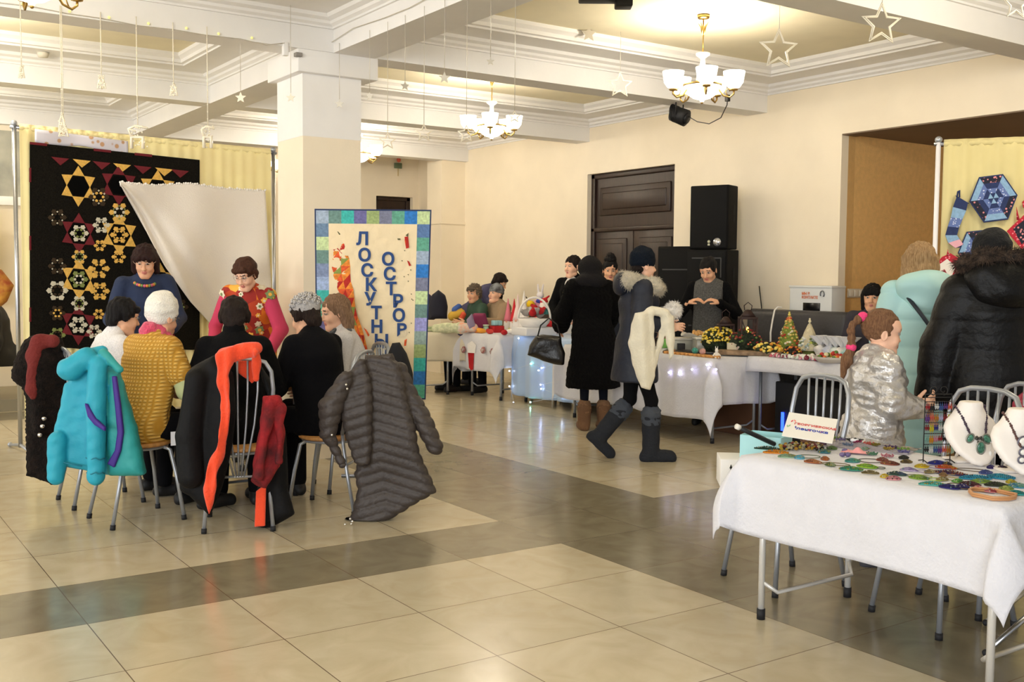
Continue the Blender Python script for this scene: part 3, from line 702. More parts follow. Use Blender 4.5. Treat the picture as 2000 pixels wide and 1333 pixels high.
# light stand the lettered quilt hangs from
st = thing('quilt_stand', 'slim stand behind the lettered quilt', 'stand', tuple(lq(728, 590, -0.03).xy)+(0,), face_rz(VIEWN.x, VIEWN.y))
b = MB(); b.tube([(0, 0, 0.02), (0, 0, lq(728, 413).z)], 0.012); b.build('pole', GREYP, st)
b = MB(); b.tube([(-0.39, 0, lq(728, 414).z), (0.39, 0, lq(728, 414).z)], 0.008); b.build('crossbar', GREYP, st)
b = MB(); b.tube([(-0.22, 0, 0.012), (0.22, 0, 0.012)], 0.012); b.tube([(0, -0.2, 0.012), (0, 0.2, 0.012)], 0.012); b.build('foot', GREYP, st)
# ------------------------------------------------------------------ people
SKIN = mat('#e2ae8c', 0.55, var=0.06, scale=25, spec=0.3); SKINP = mat('#eebd9f', 0.5, var=0.05, scale=20, spec=0.3)
LIP = mat('#c4756c', 0.5); EYEW = mat('#b9aca2', 0.5, spec=0.2); IRIS = mat('#2b1c14', 0.2)
def hairm(h, h2): return mat(h, 0.6, h2=h2, scale=60, stretch=(3, 3, 0.4), bump=0.5, bscale=120, spec=0.22)
def head_prims(child=False, blink=False):
    P = [ell((0, -0.012, 0.030), (0.074, 0.090, 0.086)), ell((0, 0.022, -0.035), (0.060, 0.062, 0.072), k=0.03), ell((0, 0.052, -0.090), (0.032, 0.030, 0.026), k=0.03),
         cap((0.045, 0.0, -0.075), (0.018, 0.06, -0.10), 0.018, k=0.02), cap((-0.045, 0.0, -0.075), (-0.018, 0.06, -0.10), 0.018, k=0.02),
         ell((0, 0.066, 0.032), (0.050, 0.016, 0.012), k=0.015),
         cap((0, 0.076 if child else 0.078, 0.010 if not child else -0.002), (0, 0.090 if child else 0.099, -0.026), 0.006 if child else 0.007, 0.009 if child else 0.0115, k=0.012), ell((0.011, 0.091, -0.031), (0.008, 0.008, 0.006), k=0.006), ell((-0.011, 0.091, -0.031), (0.008, 0.008, 0.006), k=0.006)]
    if child: P += [ell((0, 0.030, 0.045), (0.062, 0.056, 0.050), k=0.03)]; P[8] = ell((0.008, 0.083, -0.029), (0.006, 0.006, 0.005), k=0.006); P[7] = ell((-0.008, 0.083, -0.029), (0.006, 0.006, 0.005), k=0.006)
    for s in (-1, 1):
        P += [ell((s*0.036, 0.058 if child else 0.060, -0.032), (0.026, 0.022, 0.025) if child else (0.021, 0.020, 0.020), k=0.02), ell((s*0.031, 0.086, 0.010), (0.015, 0.010, 0.009), sub=True, k=0.008),
              ell((s*0.030, 0.0725, 0.009), (0.0125, 0.0115, 0.0068), 1, k=0.001), ell((s*0.030, 0.0815, 0.009), (0.0078, 0.0045, 0.0062), 2, k=0.001),
              cap((s*0.017, 0.0855, 0.016), (s*0.044, 0.073, 0.0155), 0.0032, 0.0028, k=0.003),
              cap((s*0.014, 0.088, 0.030), (s*0.044, 0.075, 0.031), 0.0026, 0.0016, 4, k=0.001),
              ell((s*0.076, -0.006, -0.006), (0.009, 0.018, 0.030), rot=rotM('Z', s*-18), k=0.006), ell((s*0.084, -0.002, -0.006), (0.005, 0.009, 0.018), sub=True, k=0.004)]
    P += [ell((0, 0.0830, -0.0575), (0.0165, 0.0070, 0.0036), 3, k=0.003), ell((0, 0.0820, -0.0650), (0.014, 0.0075, 0.0044), 3, k=0.003), ell((0, 0.078, -0.049), (0.014, 0.010, 0.006), k=0.008)]
    return P
def hand_prims(w, d, n, side, curl=0.5, s=1.0, spread=0.12, thumb=0.6):
    w = Vector(w); d = Vector(d).normalized(); n = Vector(n); n = (n-d*n.dot(d)).normalized(); t = d.cross(n)*side
    Rm = Matrix((t, n, d)).transposed(); P = [ell(w+d*0.045*s, (0.040*s, 0.014*s, 0.050*s), rot=Rm), cap(w-d*0.04*s, w+d*0.03*s, 0.026*s, 0.027*s, flat=(tuple(n), 1.35), k=0.015)]
    for i, (o, ln, rr) in enumerate([(0.027, 0.95, 0.0088), (0.009, 1.05, 0.009), (-0.009, 1.0, 0.0086), (-0.026, 0.80, 0.0078)]):
        p = w+d*0.082*s+t*o*s; dd = (d+t*spread*(0.6-i*0.4)).normalized(); a = curl*(0.7+0.12*i)
        for L_, r_ in ((0.040, 1.0), (0.025, 0.92), (0.020, 0.82)):
            dd = (dd*math.cos(a)+n*math.sin(a)).normalized() if i >= 0 else dd
            q_ = p+dd*L_*ln*s; P.append(cap(p, q_, rr*s*r_, rr*s*r_*0.92, k=0.003)); p = q_
            nn = n; a = curl*(0.9+0.1*i)
            n2 = (n*math.cos(a)-d*math.sin(a))
    p = w+d*0.02*s+t*0.030*s; dd = (d*0.62+t*0.62+n*0.45*thumb).normalized()
    P.append(cap(p-d*0.005*s, p+dd*0.030*s, 0.013*s, 0.011*s, k=0.008)); p = p+dd*0.030*s; dd = (d*0.85+t*0.2+n*0.6*thumb).normalized()
    P.append(cap(p, p+dd*0.030*s, 0.0105*s, 0.009*s, k=0.004)); P.append(cap(p+dd*0.03*s, p+dd*0.05*s, 0.009*s, 0.0078*s, k=0.004))
    return P
def V3(*a): return Vector(a)
def stand(H=1.65, lean=0, side=0, armL=None, armR=None, legs=None, hyaw=0, hpitch=0, hroll=0, bend=0.5):
    s = H/1.65; J = {'s': s}
    pel = V3(0, 0, 0.90)*s; Rl = rotM('Y', side) @ rotM('X', -lean)
    def up(v): return pel+Rl @ (V3(*v)*s)
    J['pel'] = pel; J['waist'] = up((0, 0.0, 0.16)); J['chest'] = up((0, 0.0, 0.36)); J['neck'] = up((0, -0.01, 0.52)); 
    hd = up((0, 0.0, 0.53))+rotM('Z', 0) @ (rotM('X', -hpitch*0.5-lean*0.4) @ V3(0, 0.022, 0.105))*s
    J['head'] = hd; J['HR'] = rotM('Z', -hyaw) @ rotM('X', -hpitch) @ rotM('Y', hroll)
    J['Rl'] = Rl
    for k, sx, arm in (('L', -1, armL), ('R', 1, armR)):
        sh = up((sx*0.152, -0.01, 0.450)); arm = arm or ((sx*0.06, -0.02, -0.27), (sx*0.07, 0.04, -0.50))
        J['sh'+k] = sh; J['el'+k] = sh+V3(*arm[0])*s; J['wr'+k] = sh+V3(*arm[1])*s
    lg = legs or {}
    for k, sx in (('L', -1), ('R', 1)):
        J['hp'+k] = pel+V3(sx*0.085, 0, -0.04)*s
        kn, an, td = lg.get(k, ((sx*0.09, 0.02, 0.47), (sx*0.095, -0.01, 0.08), (0, 1, 0)))
        J['kn'+k] = V3(*kn)*s; J['an'+k] = V3(*an)*s; J['td'+k] = V3(*td).normalized()
    return J
def sit(H=1.65, lean=8, armL=None, armR=None, hyaw=0, hpitch=0, hroll=0, seat=0.46, kn=0.42, spread=0.11, foot=0.40, side=0):
    J = stand(H, lean, side, armL, armR, None, hyaw, hpitch, hroll); s = J['s']
    dz = V3(0, 0, seat+0.10-0.90*s)
    for k in ('pel', 'waist', 'chest', 'neck', 'head', 'shL', 'shR', 'elL', 'elR', 'wrL', 'wrR', 'hpL', 'hpR'): J[k] = J[k]+dz
    for k, sx in (('L', -1), ('R', 1)):
        J['kn'+k] = V3(sx*spread, kn*s, seat+0.06); J['an'+k] = V3(sx*spread*1.05, foot*s, 0.08); J['td'+k] = V3(sx*0.15, 1, 0).normalized()
    J['sit'] = True
    return J
YA = (0, 1, 0)
def body_of(name, label, loc, rz, J, skin=SKIN, brow=None, group=None, hands=None, hs=1.0, face=True):
    s = J['s']*hs; B = [cap(J['pel'], J['chest'], 0.115*s, 0.12*s, flat=(YA, 1.3)), cap(J['chest'], J['neck'], 0.11*s, 0.052*s, flat=(YA, 1.2), k=0.04), cap(J['neck']-V3(0, 0, 0.02), J['head']-V3(0, 0.01, 0.05)*s, 0.050*s, 0.048*s)]
    for k in 'LR':
        B += [cap(J['sh'+k], J['el'+k], 0.038*s, 0.032*s), cap(J['el'+k], J['wr'+k], 0.033*s, 0.025*s), cap(J['hp'+k], J['kn'+k], 0.070*s, 0.042*s), cap(J['kn'+k], J['an'+k], 0.042*s, 0.028*s),
              cap(J['an'+k]+V3(0, 0, -0.035), J['an'+k]+J['td'+k]*0.13*s+V3(0, 0, -0.05), 0.032*s, 0.024*s), cap(J['shL'], J['shR'], 0.04*s)]
    HM = Matrix.Translation(J['head']) @ J['HR'].to_4x4() @ Matrix.Scale(s, 4)
    parts = [sdf_surface(B, 0.013, 0.02), sdf_surface(xform(head_prims(child=hs > 1.2), HM), 0.0046*s, 0.02)]
    hands = hands or {}
    for k, sd in (('L', 1), ('R', -1)):
        d, n, cu = hands.get(k, (None, None, 0.35))
        dd = V3(*d) if d else (J['wr'+k]-J['el'+k]).normalized(); nn = V3(*n) if n else V3(-sd*-1 if 0 else sd, 0, 0.01)
        tn = dd.cross((nn-dd*nn.dot(dd)).normalized()); th = 1 if tn.dot(V3(0, 1, 0.6)) > 0 else -1
        parts.append(sdf_surface(hand_prims(J['wr'+k], dd, nn, th, cu, s*0.97), 0.0042*s, 0.008))
    V, Q, fm = join(parts)
    t = link_mesh(name, V, Q, [skin, EYEW, IRIS, LIP, brow or IRIS], None, fm, True, loc, (0, 0, rz))
    tag(t, label, 'person', group); J['HM'] = HM; J['body'] = t; return t
def garment(J, name, kind, m, th=0.015, hem=None, len_=None, sleeves='long', flare=0.0, disp=None, h=0.011, extra=(), cut_front=False, neck=True, mats=None, parent=None, k=0.03, m2=0, lab=None, fat=1.0):
    s = J['s']; t = th; P = []
    if kind in ('top', 'coat'):
        ch = J['chest']; 
        P += [cap(J['pel'], J['waist'], (0.148*fat)*s+t, 0.135*fat*s+t, flat=(YA, 1.32)), cap(J['waist'], ch, 0.135*fat*s+t, 0.150*fat*s+t, flat=(YA, 1.32)), cap(ch, ch*0.45+J['neck']*0.55, 0.150*fat*s+t, 0.085*s+t, flat=(YA, 1.25)),
              cap(J['shL'], J['shR'], 0.047*s+t*0.8)]
        for kk in 'LR':
            if sleeves in ('long', 'short'): P.append(cap(J['sh'+kk], J['el'+kk] if sleeves == 'long' else J['sh'+kk].lerp(J['el'+kk], 0.6), 0.050*s+t*0.9, 0.042*s+t*0.9, k=0.02))
            if sleeves == 'long': P.append(cap(J['el'+kk], J['el'+kk].lerp(J['wr'+kk], 0.93), 0.042*s+t*0.9, 0.032*s+t*0.9, k=0.02))
        if neck: P.append(cap(J['neck']-V3(0, 0, 0.045), J['neck']+V3(0, 0, 0.0), 0.062*s+t*0.5, 0.056*s+t*0.4))
        if kind == 'coat' or len_:
            z1 = hem
            if J.get('sit'):
                pass
            else:
                P += [cap(J['pel'], V3(J['pel'].x, J['pel'].y*0.3, z1+0.02), 0.16*s+t, 0.165*s+t+flare, flat=(YA, 1.2)), bx((0, 0, z1-0.5), (1.0, 1.0, 0.5), 0.0, sub=True, k=0.01)]
        if J.get('sit'):
            P += [cap(J['pel']+V3(0, -0.02, -0.04), J['pel']+V3(0, 0.02, -0.05), 0.155*s+t, 0.15*s+t)]
            P += [bx((0, 0, (0.455)-0.5), (1, 1, 0.5), 0, sub=True, k=0.005)]
    if kind == 'legs':
        P += [cap(J['pel']-V3(0, 0, 0.0), J['pel']-V3(0, 0, 0.06), 0.135*s+t, 0.13*s+t, flat=(YA, 1.2))]
        for kk in 'LR': P += [cap(J['hp'+kk], J['kn'+kk], 0.084*s+t, 0.053*s+t, k=0.02), cap(J['kn'+kk], J['an'+kk]+V3(0, 0, 0.02), 0.053*s+t, 0.036*s+t, k=0.02)]
        if J.get('sit'): P += [bx((0, -0.1, 0.462-0.5), (1, 0.34, 0.5), 0, sub=True, k=0.005)]
    P += list(extra)
    return sdf(name, P, h, mats or m, parent or J['body'], k, disp, **({'label': lab} if lab else {}))
def shoes(J, m, name='shoe', boot=0.0, h=0.008, fat=0.0, cuff=None):
    for kk in 'LR':
        a = J['an'+kk]; td = J['td'+kk]; s = J['s']; up_ = V3(0, 0, 1) if abs(td.z) < 0.2 else (V3(0, 0, 1)-td*td.z).normalized()
        dn = -up_; 
        P = [cap(a+dn*0.04*s-td*0.03*s, a+dn*0.045*s+td*0.15*s, 0.042*s+fat, 0.038*s+fat), cap(a+dn*0.055*s-td*0.045*s, a+dn*0.06*s+td*0.16*s, 0.026*s+fat, 0.024*s+fat)]
        sh_ = (J['kn'+kk]-a).normalized()
        if boot: P += [cap(a+dn*0.02, a+sh_*boot, 0.050*s+fat, 0.060*s+fat)]
        P += [bx(a+dn*(0.082*s+0.5), (0.5, 0.5, 0.5), 0, rot=Matrix((td.cross(up_).normalized(), td, up_)).transposed(), sub=True, k=0.006)]
        o = sdf(name, P, h, m, J['body'], 0.02, wob(40, 0.002, 3))
        if cuff: sdf('fur_cuff' if cuff[2] else 'cuff', [cap(a+sh_*(boot-0.04), a+sh_*(boot+0.02), cuff[1]*s, cuff[1]*s*1.05)], h, cuff[0], o, 0.02, wob(90, 0.004, 2))
def hair(J, style, m, seed=0):
    b = dict(
     bob=[ell((0, -0.020, 0.036), (0.087, 0.098, 0.093)), cap((0.074, -0.022, 0.02), (0.078, -0.018, -0.085), 0.030, 0.026), cap((-0.074, -0.022, 0.02), (-0.078, -0.018, -0.085), 0.030, 0.026),
          ell((0, -0.062, -0.045), (0.080, 0.052, 0.070)), cap((-0.05, 0.066, 0.052), (0.05, 0.066, 0.052), 0.024, k=0.03), ell((0, 0.10, -0.035), (0.056, 0.075, 0.078), sub=True, k=0.01)],
     long=[ell((0, -0.020, 0.036), (0.085, 0.097, 0.092)), cap((0.070, -0.028, 0.02), (0.075, -0.035, -0.12), 0.032, 0.028), cap((-0.070, -0.028, 0.02), (-0.075, -0.035, -0.12), 0.032, 0.028),
          ell((0, -0.070, -0.07), (0.085, 0.045, 0.095)), ell((0, 0.105, -0.02), (0.060, 0.075, 0.085), sub=True, k=0.01)],
     short=[ell((0, -0.020, 0.040), (0.085, 0.096, 0.090)), ell((0, -0.070, -0.030), (0.066, 0.035, 0.060)), cap((0.075, -0.01, 0.02), (0.078, -0.005, -0.02), 0.022, 0.014), cap((-0.075, -0.01, 0.02), (-0.078, -0.005, -0.02), 0.022, 0.014),
          cap((-0.035, 0.066, 0.066), (0.045, 0.066, 0.062), 0.020), ell((0, 0.105, -0.032), (0.058, 0.072, 0.082), sub=True, k=0.01)],
     pulled=[ell((0, -0.020, 0.037), (0.084, 0.098, 0.093)), ell((0, 0.105, -0.026), (0.052, 0.070, 0.090), sub=True, k=0.01), ell((0, 0.0, -0.16), (0.2, 0.2, 0.12), sub=True, k=0.01)],
     nape=[ell((0, -0.055, -0.025), (0.072, 0.048, 0.060)), ell((0, 0.10, -0.03), (0.06, 0.075, 0.08), sub=True, k=0.01)],
     fringe=[ell((0, -0.022, 0.036), (0.082, 0.095, 0.090)), cap((0.068, 0.0, 0.02), (0.072, -0.01, -0.10), 0.026, 0.022), cap((-0.068, 0.0, 0.02), (-0.072, -0.01, -0.10), 0.026, 0.022), cap((-0.045, 0.068, 0.042), (0.045, 0.068, 0.042), 0.020, k=0.02), cap((-0.04, 0.06, 0.07), (0.04, 0.06, 0.07), 0.026, k=0.03), ell((0, 0.115, -0.045), (0.052, 0.070, 0.072), sub=True, k=0.006)])[style if style != 'curly' else 'short']
    d = wob(120, 0.0035, seed, (1, 1, 0.35)); 
    if style == 'curly': d = wob(150, 0.009, seed)
    return sdf('hair', xform(b, J['HM']), 0.0055, m, J['body'], 0.02, d)
def hp(J, *v): return J['HM'] @ V3(*v)
def beanie(J, m, name='knitted_hat', tall=0.0, low=0.0, h=0.006, disp=None, full=False):
    P = [ell((0, -0.014, 0.045+tall*0.5), (0.089, 0.104, 0.098+tall)), cap((0, -0.014, 0.035), (0, -0.018, 0.05), 0.094, 0.092, flat=((1, 0, 0), 1.10)), bx((0, 0.05, -0.46+0.018+low), (0.5, 0.5, 0.46), 0, rot=rotM('X', 6), sub=True, k=0.012)]
    return sdf(name, xform(P, J['HM']), h, m, J['body'], 0.015, disp or wob(60, 0.0025, 5))
def glasses(J, m=None):
    g = MB()
    for s in (-1, 1):
        g.tube([hp(J, s*(0.033+0.021*math.cos(a)), 0.096-0.012*abs(math.cos(a))*(s*math.cos(a) > 0), 0.008+0.016*math.sin(a)) for a in np.linspace(0, 2*math.pi, 14, endpoint=False)], 0.0016, 5, closed=True)
        g.tube([hp(J, s*0.054, 0.086, 0.012), hp(J, s*0.074, 0.055, 0.012), hp(J, s*0.082, 0.022, 0.010)], 0.0015, 5)
    g.tube([hp(J, -0.012, 0.100, 0.010), hp(J, 0, 0.103, 0.013), hp(J, 0.012, 0.100, 0.010)], 0.0015, 5)
    g.build('glasses', m or mat('#2a2526', 0.3, 0.3), J['body'])
def rzf(dx, dy): return math.atan2(-dx, dy)
KNIT = lambda h, sc=90, b=0.7: mat(h, 0.9, bump=b, bscale=sc, var=0.1, scale=sc, sheen=0.3)
BLACK = mat('#060608', 0.9, bump=0.3, bscale=80, spec=0.15); BLK2 = mat('#07070b', 0.9, bump=0.2, bscale=60, spec=0.15); TROU = mat('#09090d', 0.9, spec=0.15)
H_DK = hairm('#110a0a', '#1f1310'); H_BLK = hairm('#080607', '#141011'); H_BR = hairm('#3b2117', '#52301f'); H_LB = hairm('#9a7a60', '#6f543f'); H_BL = hairm('#b4936a', '#8d6d48'); H_GR = hairm('#5d5145', '#766a5c')

# P1 standing behind the work table in navy, brown bob and glasses
J = stand(1.66, 14, 2, ((-0.10, 0.06, -0.26), (-0.02, 0.28, -0.34)), ((0.10, 0.06, -0.26), (0.03, 0.28, -0.34)), hyaw=10, hpitch=24)
body_of('person', 'standing woman with dark bobbed hair and glasses in a navy top before the dark quilt', (1.28, 3.26, 0), rzf(-0.20, -1.0), J)
garment(J, 'navy_top', 'top', mat('#1d2b4a', 0.85, var=0.1, bump=0.2), 0.012, len_=1, hem=0.80, disp=wob(9, 0.006, 1))
garment(J, 'trousers', 'legs', TROU); shoes(J, BLK, 'shoe'); hair(J, 'bob', hairm('#1f0c0b', '#301511'), 1); glasses(J, mat('#d8b7a0', 0.3, 0.5))
g = MB()
for i in range(26):
    a = math.pi*(0.08+1.84*i/25)-math.pi/2; c = J['neck']+V3(0, 0.03, -0.035); g.m = i % 3; g.ball(c+V3(0.078*math.sin(a+math.pi/2)*1.0*math.cos(0), 0.082*math.cos(a+math.pi/2)*-1, -0.02+0.03*math.cos(a+math.pi/2)), 0.012, 8, 6)
g.build('bead_necklace', [mat('#c85f78', 0.4), mat('#d98a3a', 0.4), mat('#6f8a4a', 0.4)], J['body'])
# P5 standing in a pink top and flowered patchwork waistcoat
J = stand(1.60, 24, -4, ((-0.10, 0.02, -0.26), (-0.07, 0.22, -0.42)), ((0.12, 0.0, -0.26), (0.05, 0.22, -0.40)), hyaw=12, hpitch=30)
body_of('person', 'standing woman with short brown hair in a pink top and flowered orange waistcoat', (1.93, 2.72, 0), rzf(-0.62, -0.80), J, SKINP)
garment(J, 'pink_top', 'top', mat('#c63a5e', 0.85, bump=0.2), 0.010, len_=1, hem=0.82, disp=wob(9, 0.005, 2), neck=False)
m_v = bpy.data.materials.new('patch_waistcoat'); m_v.use_nodes = True; nt = m_v.node_tree; bb = nt.nodes['Principled BSDF']; tc = nt.nodes.new('ShaderNodeTexCoord'); vo = nt.nodes.new('ShaderNodeTexVoronoi'); vo.inputs['Scale'].default_value = 9
cr = nt.nodes.new('ShaderNodeValToRGB'); cr.color_ramp.interpolation = 'CONSTANT'; el = cr.color_ramp.elements; el[0].color = C('#b8401f'); el[1].position = 0.35; el[1].color = C('#e07b1e')
for p_, c_ in ((0.55, '#9c2820'), (0.7, '#f0b64a'), (0.85, '#c94b1c')): e_ = el.new(p_); e_.color = C(c_)
sp = nt.nodes.new('ShaderNodeSeparateColor'); nt.links.new(tc.outputs['Object'], vo.inputs['Vector']); nt.links.new(vo.outputs['Color'], sp.inputs[0]); nt.links.new(sp.outputs[0], cr.inputs[0]); nt.links.new(cr.outputs[0], bb.inputs['Base Color']); bb.inputs['Roughness'].default_value = 0.85
vest = garment(J, 'waistcoat', 'top', m_v, 0.020, sleeves='none', len_=1, hem=0.72, disp=wob(8, 0.004, 3), neck=False)
me = vest.data; vs = [v for v in me.vertices]; rr = random.Random(5); g = MB(); cols = [mat('#f3ead0', 0.8), mat('#7c8f5a', 0.8), mat('#efb64a', 0.8), mat('#e7d8b8', 0.8)]
cand = [v for v in vs if v.normal.y > 0.35 and v.co.z > 0.8]
for i in range(26):
    v = rr.choice(cand); rad = rr.choice([0.022, 0.03, 0.04]); n_ = v.normal; u_ = n_.orthogonal().normalized(); w_ = n_.cross(u_)
    g.m = rr.randrange(4); pts = [v.co+n_*0.004+(u_*math.cos(a)+w_*math.sin(a))*rad*(1 if k_ % 2 else 0.7) for k_, a in enumerate(np.linspace(0, 2*math.pi, 12, endpoint=False))]
    g.add([v.co+n_*0.007]+pts, [(0, k_+1, (k_+1) % 12+1) for k_ in range(12)], False); g.m = (g.m+1) % 4
    pts = [v.co+n_*0.009+(u_*math.cos(a)+w_*math.sin(a))*rad*0.35 for a in np.linspace(0, 2*math.pi, 8, endpoint=False)]; g.add(pts, [tuple(range(8))], False)
g.build('flower_applique', cols, vest)
garment(J, 'trousers', 'legs', TROU); shoes(J, BLK); hair(J, 'short', H_BR, 2); glasses(J, mat('#c9b3a6', 0.3, 0.6))
# P2 white cardigan
J = sit(1.60, 16, ((-0.06, 0.05, -0.25), (0.0, 0.26, -0.30)), ((0.06, 0.05, -0.25), (0.0, 0.26, -0.30)), hyaw=2, hpitch=14)
body_of('person', 'seated woman in a white cardigan with black hair and glasses, seen from behind', (0.57, 1.80, 0), rzf(1, 0.10), J)
garment(J, 'cardigan', 'top', KNIT('#ece9ea', 120, 0.4), 0.016, disp=wob(10, 0.006, 4)); garment(J, 'trousers', 'legs', TROU); shoes(J, BLK); hair(J, 'short', H_BLK, 3); glasses(J)
# P3 yellow waffle vest, white hat
J = sit(1.62, 13, ((-0.07, 0.05, -0.25), (-0.02, 0.26, -0.30)), ((0.09, 0.05, -0.25), (0.04, 0.26, -0.30)), hyaw=-4, hpitch=14)
body_of('person', 'seated woman in a mustard waffle waistcoat and white knitted hat, back to us', (0.68, 1.18, 0), rzf(0.93, 0.36), J)
garment(J, 'green_blouse', 'top', mat('#b6bd8a', 0.85), 0.010, disp=wob(12, 0.005, 6))
m_w = bpy.data.materials.new('waffle_knit'); m_w.use_nodes = True; nt = m_w.node_tree; N = nt.nodes; L = nt.links; bb = N['Principled BSDF']; bb.inputs['Roughness'].default_value = 0.9
tc = N.new('ShaderNodeTexCoord'); cx_ = []
for i, (ax_, sc_) in enumerate((('X', 0), ('Z', 0))):
    wv = N.new('ShaderNodeTexWave'); wv.wave_type = 'BANDS'; wv.bands_direction = ax_; wv.inputs['Scale'].default_value = 15.0; wv.inputs['Distortion'].default_value = 0.6; wv.inputs['Detail Scale'].default_value = 0.6
    L.new(tc.outputs['Object'], wv.inputs['Vector']); cx_.append(wv.outputs['Fac'])
mn = N.new('ShaderNodeMath'); mn.operation = 'MINIMUM'; L.new(cx_[0], mn.inputs[0]); L.new(cx_[1], mn.inputs[1])
mx = N.new('ShaderNodeMix'); mx.data_type = 'RGBA'; L.new(mn.outputs[0], mx.inputs['Factor']); mx.inputs['A'].default_value = C('#b98524'); mx.inputs['B'].default_value = C('#eec267'); L.new(mx.outputs['Result'], bb.inputs['Base Color'])
bpn = N.new('ShaderNodeBump'); bpn.inputs['Strength'].default_value = 0.8; bpn.inputs['Distance'].default_value = 0.01; L.new(mn.outputs[0], bpn.inputs['Height']); L.new(bpn.outputs[0], bb.inputs['Normal'])
garment(J, 'waffle_waistcoat', 'top', m_w, 0.026, sleeves='short', disp=wob(10, 0.005, 7), fat=1.08, h=0.010)
garment(J, 'trousers', 'legs', TROU, 0.02); shoes(J, BLK); glasses(J)
beanie(J, mat('#f4f0e6', 0.9, bump=0.6, bscale=110), tall=0.016, low=-0.058)
sdf('pink_scarf', [cap(J['neck']+V3(-.06, -.02, -0.015), J['neck']+V3(.06, -.02, -0.015), 0.038), cap(J['neck']+V3(-.05, .05, -0.025), J['neck']+V3(.05, .05, -0.025), 0.036), cap(J['neck']+V3(0, -.03, 0.025), J['neck']+V3(0, .03, 0.02), 0.060)], 0.007, KNIT('#d8486a'), J['body'], 0.03, wob(50, 0.004, 8))
# P4 black jumper, back to us, in front of the orange scarf
J = sit(1.62, 12, ((-0.09, 0.05, -0.25), (-0.02, 0.27, -0.28)), ((0.09, 0.05, -0.25), (0.02, 0.27, -0.28)), hyaw=0, hpitch=16)
body_of('person', 'seated woman in a black roll-neck jumper with short dark hair, back to us', (1.13, 0.88, 0), rzf(0.39, 0.92), J)
garment(J, 'black_jumper', 'top', BLACK, 0.020, disp=wob(9, 0.007, 9), fat=1.12); garment(J, 'trousers', 'legs', TROU, 0.02); shoes(J, BLK, boot=0.2); hair(J, 'short', hairm('#170e0a', '#261812'), 5)
sdf('roll_collar', [cap(J['neck']+V3(0, -.01, -0.03), J['neck']+V3(0, -.0, 0.035), 0.070, 0.064)], 0.008, BLACK, J['body'], 0.02)
# P6 dark coat, grey rosette hat
J = sit(1.62, 14, ((-0.09, 0.05, -0.25), (-0.02, 0.27, -0.28)), ((0.09, 0.05, -0.25), (0.02, 0.27, -0.28)), hyaw=0, hpitch=18)
body_of('person', 'seated woman in a black lace-backed jumper wearing a grey rosette knitted hat', (1.71, 0.91, 0), rzf(-0.30, 0.95), J)
garment(J, 'black_jumper', 'top', BLK2, 0.022, disp=wob(9, 0.007, 10), fat=1.15); garment(J, 'trousers', 'legs', TROU, 0.025); shoes(J, BLK, boot=0.22); hair(J, 'short', hairm('#1c120e', '#2b1c15'), 6)
sdf('grey_collar', [cap(J['neck']+V3(0, -.01, -0.045), J['neck']+V3(0, -.0, -0.005), 0.082, 0.070)], 0.008, mat('#55555b', 0.9), J['body'], 0.02)
P = [ell((0, -0.03, 0.058), (0.088, 0.095, 0.075))]; o = sdf('rosette_hat', xform(P, J['HM']), 0.007, KNIT('#b5b1ae'), J['body'])
g = MB(); rr = random.Random(2)
for i in range(58):
    u_ = 1-i/57*0.98; th_ = i*2.4; rr_ = math.sqrt(1-u_*u_)
    c = Vector((0.086*rr_*math.cos(th_), -0.03+0.093*rr_*math.sin(th_), 0.060+0.078*u_)); n_ = Vector((rr_*math.cos(th_), rr_*math.sin(th_), u_)); a_ = n_.orthogonal().normalized(); b_ = n_.cross(a_)
    g.tube([hp(J, *(c+n_*0.006+(a_*math.cos(q_)+b_*math.sin(q_))*0.012*(1-0.5*q_/9)+n_*0.004*q_/3)) for q_ in np.linspace(0, 9, 12)], 0.0048, 6)
g.build('wool_rosettes', mat('#c0bcb9', 0.95, bump=0.4, bscale=150), o)
# P7 pale grey jumper
J = sit(1.62, 8, ((-0.07, 0.05, -0.25), (-0.02, 0.24, -0.32)), ((0.07, 0.05, -0.25), (0.0, 0.24, -0.32)), hyaw=-18, hpitch=12)
body_of('person', 'seated woman in a pale grey jumper with light brown bobbed hair beside the lettered quilt', (2.11, 1.36, 0), rzf(-0.93, 0.36), J, SKINP)
garment(J, 'grey_jumper', 'top', KNIT('#c9c6c6', 140, 0.3), 0.016, disp=wob(9, 0.006, 11)); garment(J, 'trousers', 'legs', TROU); shoes(J, BLK); hair(J, 'long', H_LB, 7)
sdf('dark_scarf', [cap(J['neck']+V3(-.05, -.02, -0.02), J['neck']+V3(.05, -.02, -0.02), 0.040), cap(J['neck']+V3(-.04, .05, -0.03), J['neck']+V3(.04, .05, -0.03), 0.036), cap(J['neck']+V3(0.05, .06, -0.05), J['chest']+V3(0.06, 0.14, 0.0), 0.03, 0.02)], 0.008, KNIT('#46494c'), J['body'], 0.03, wob(50, 0.004, 8))

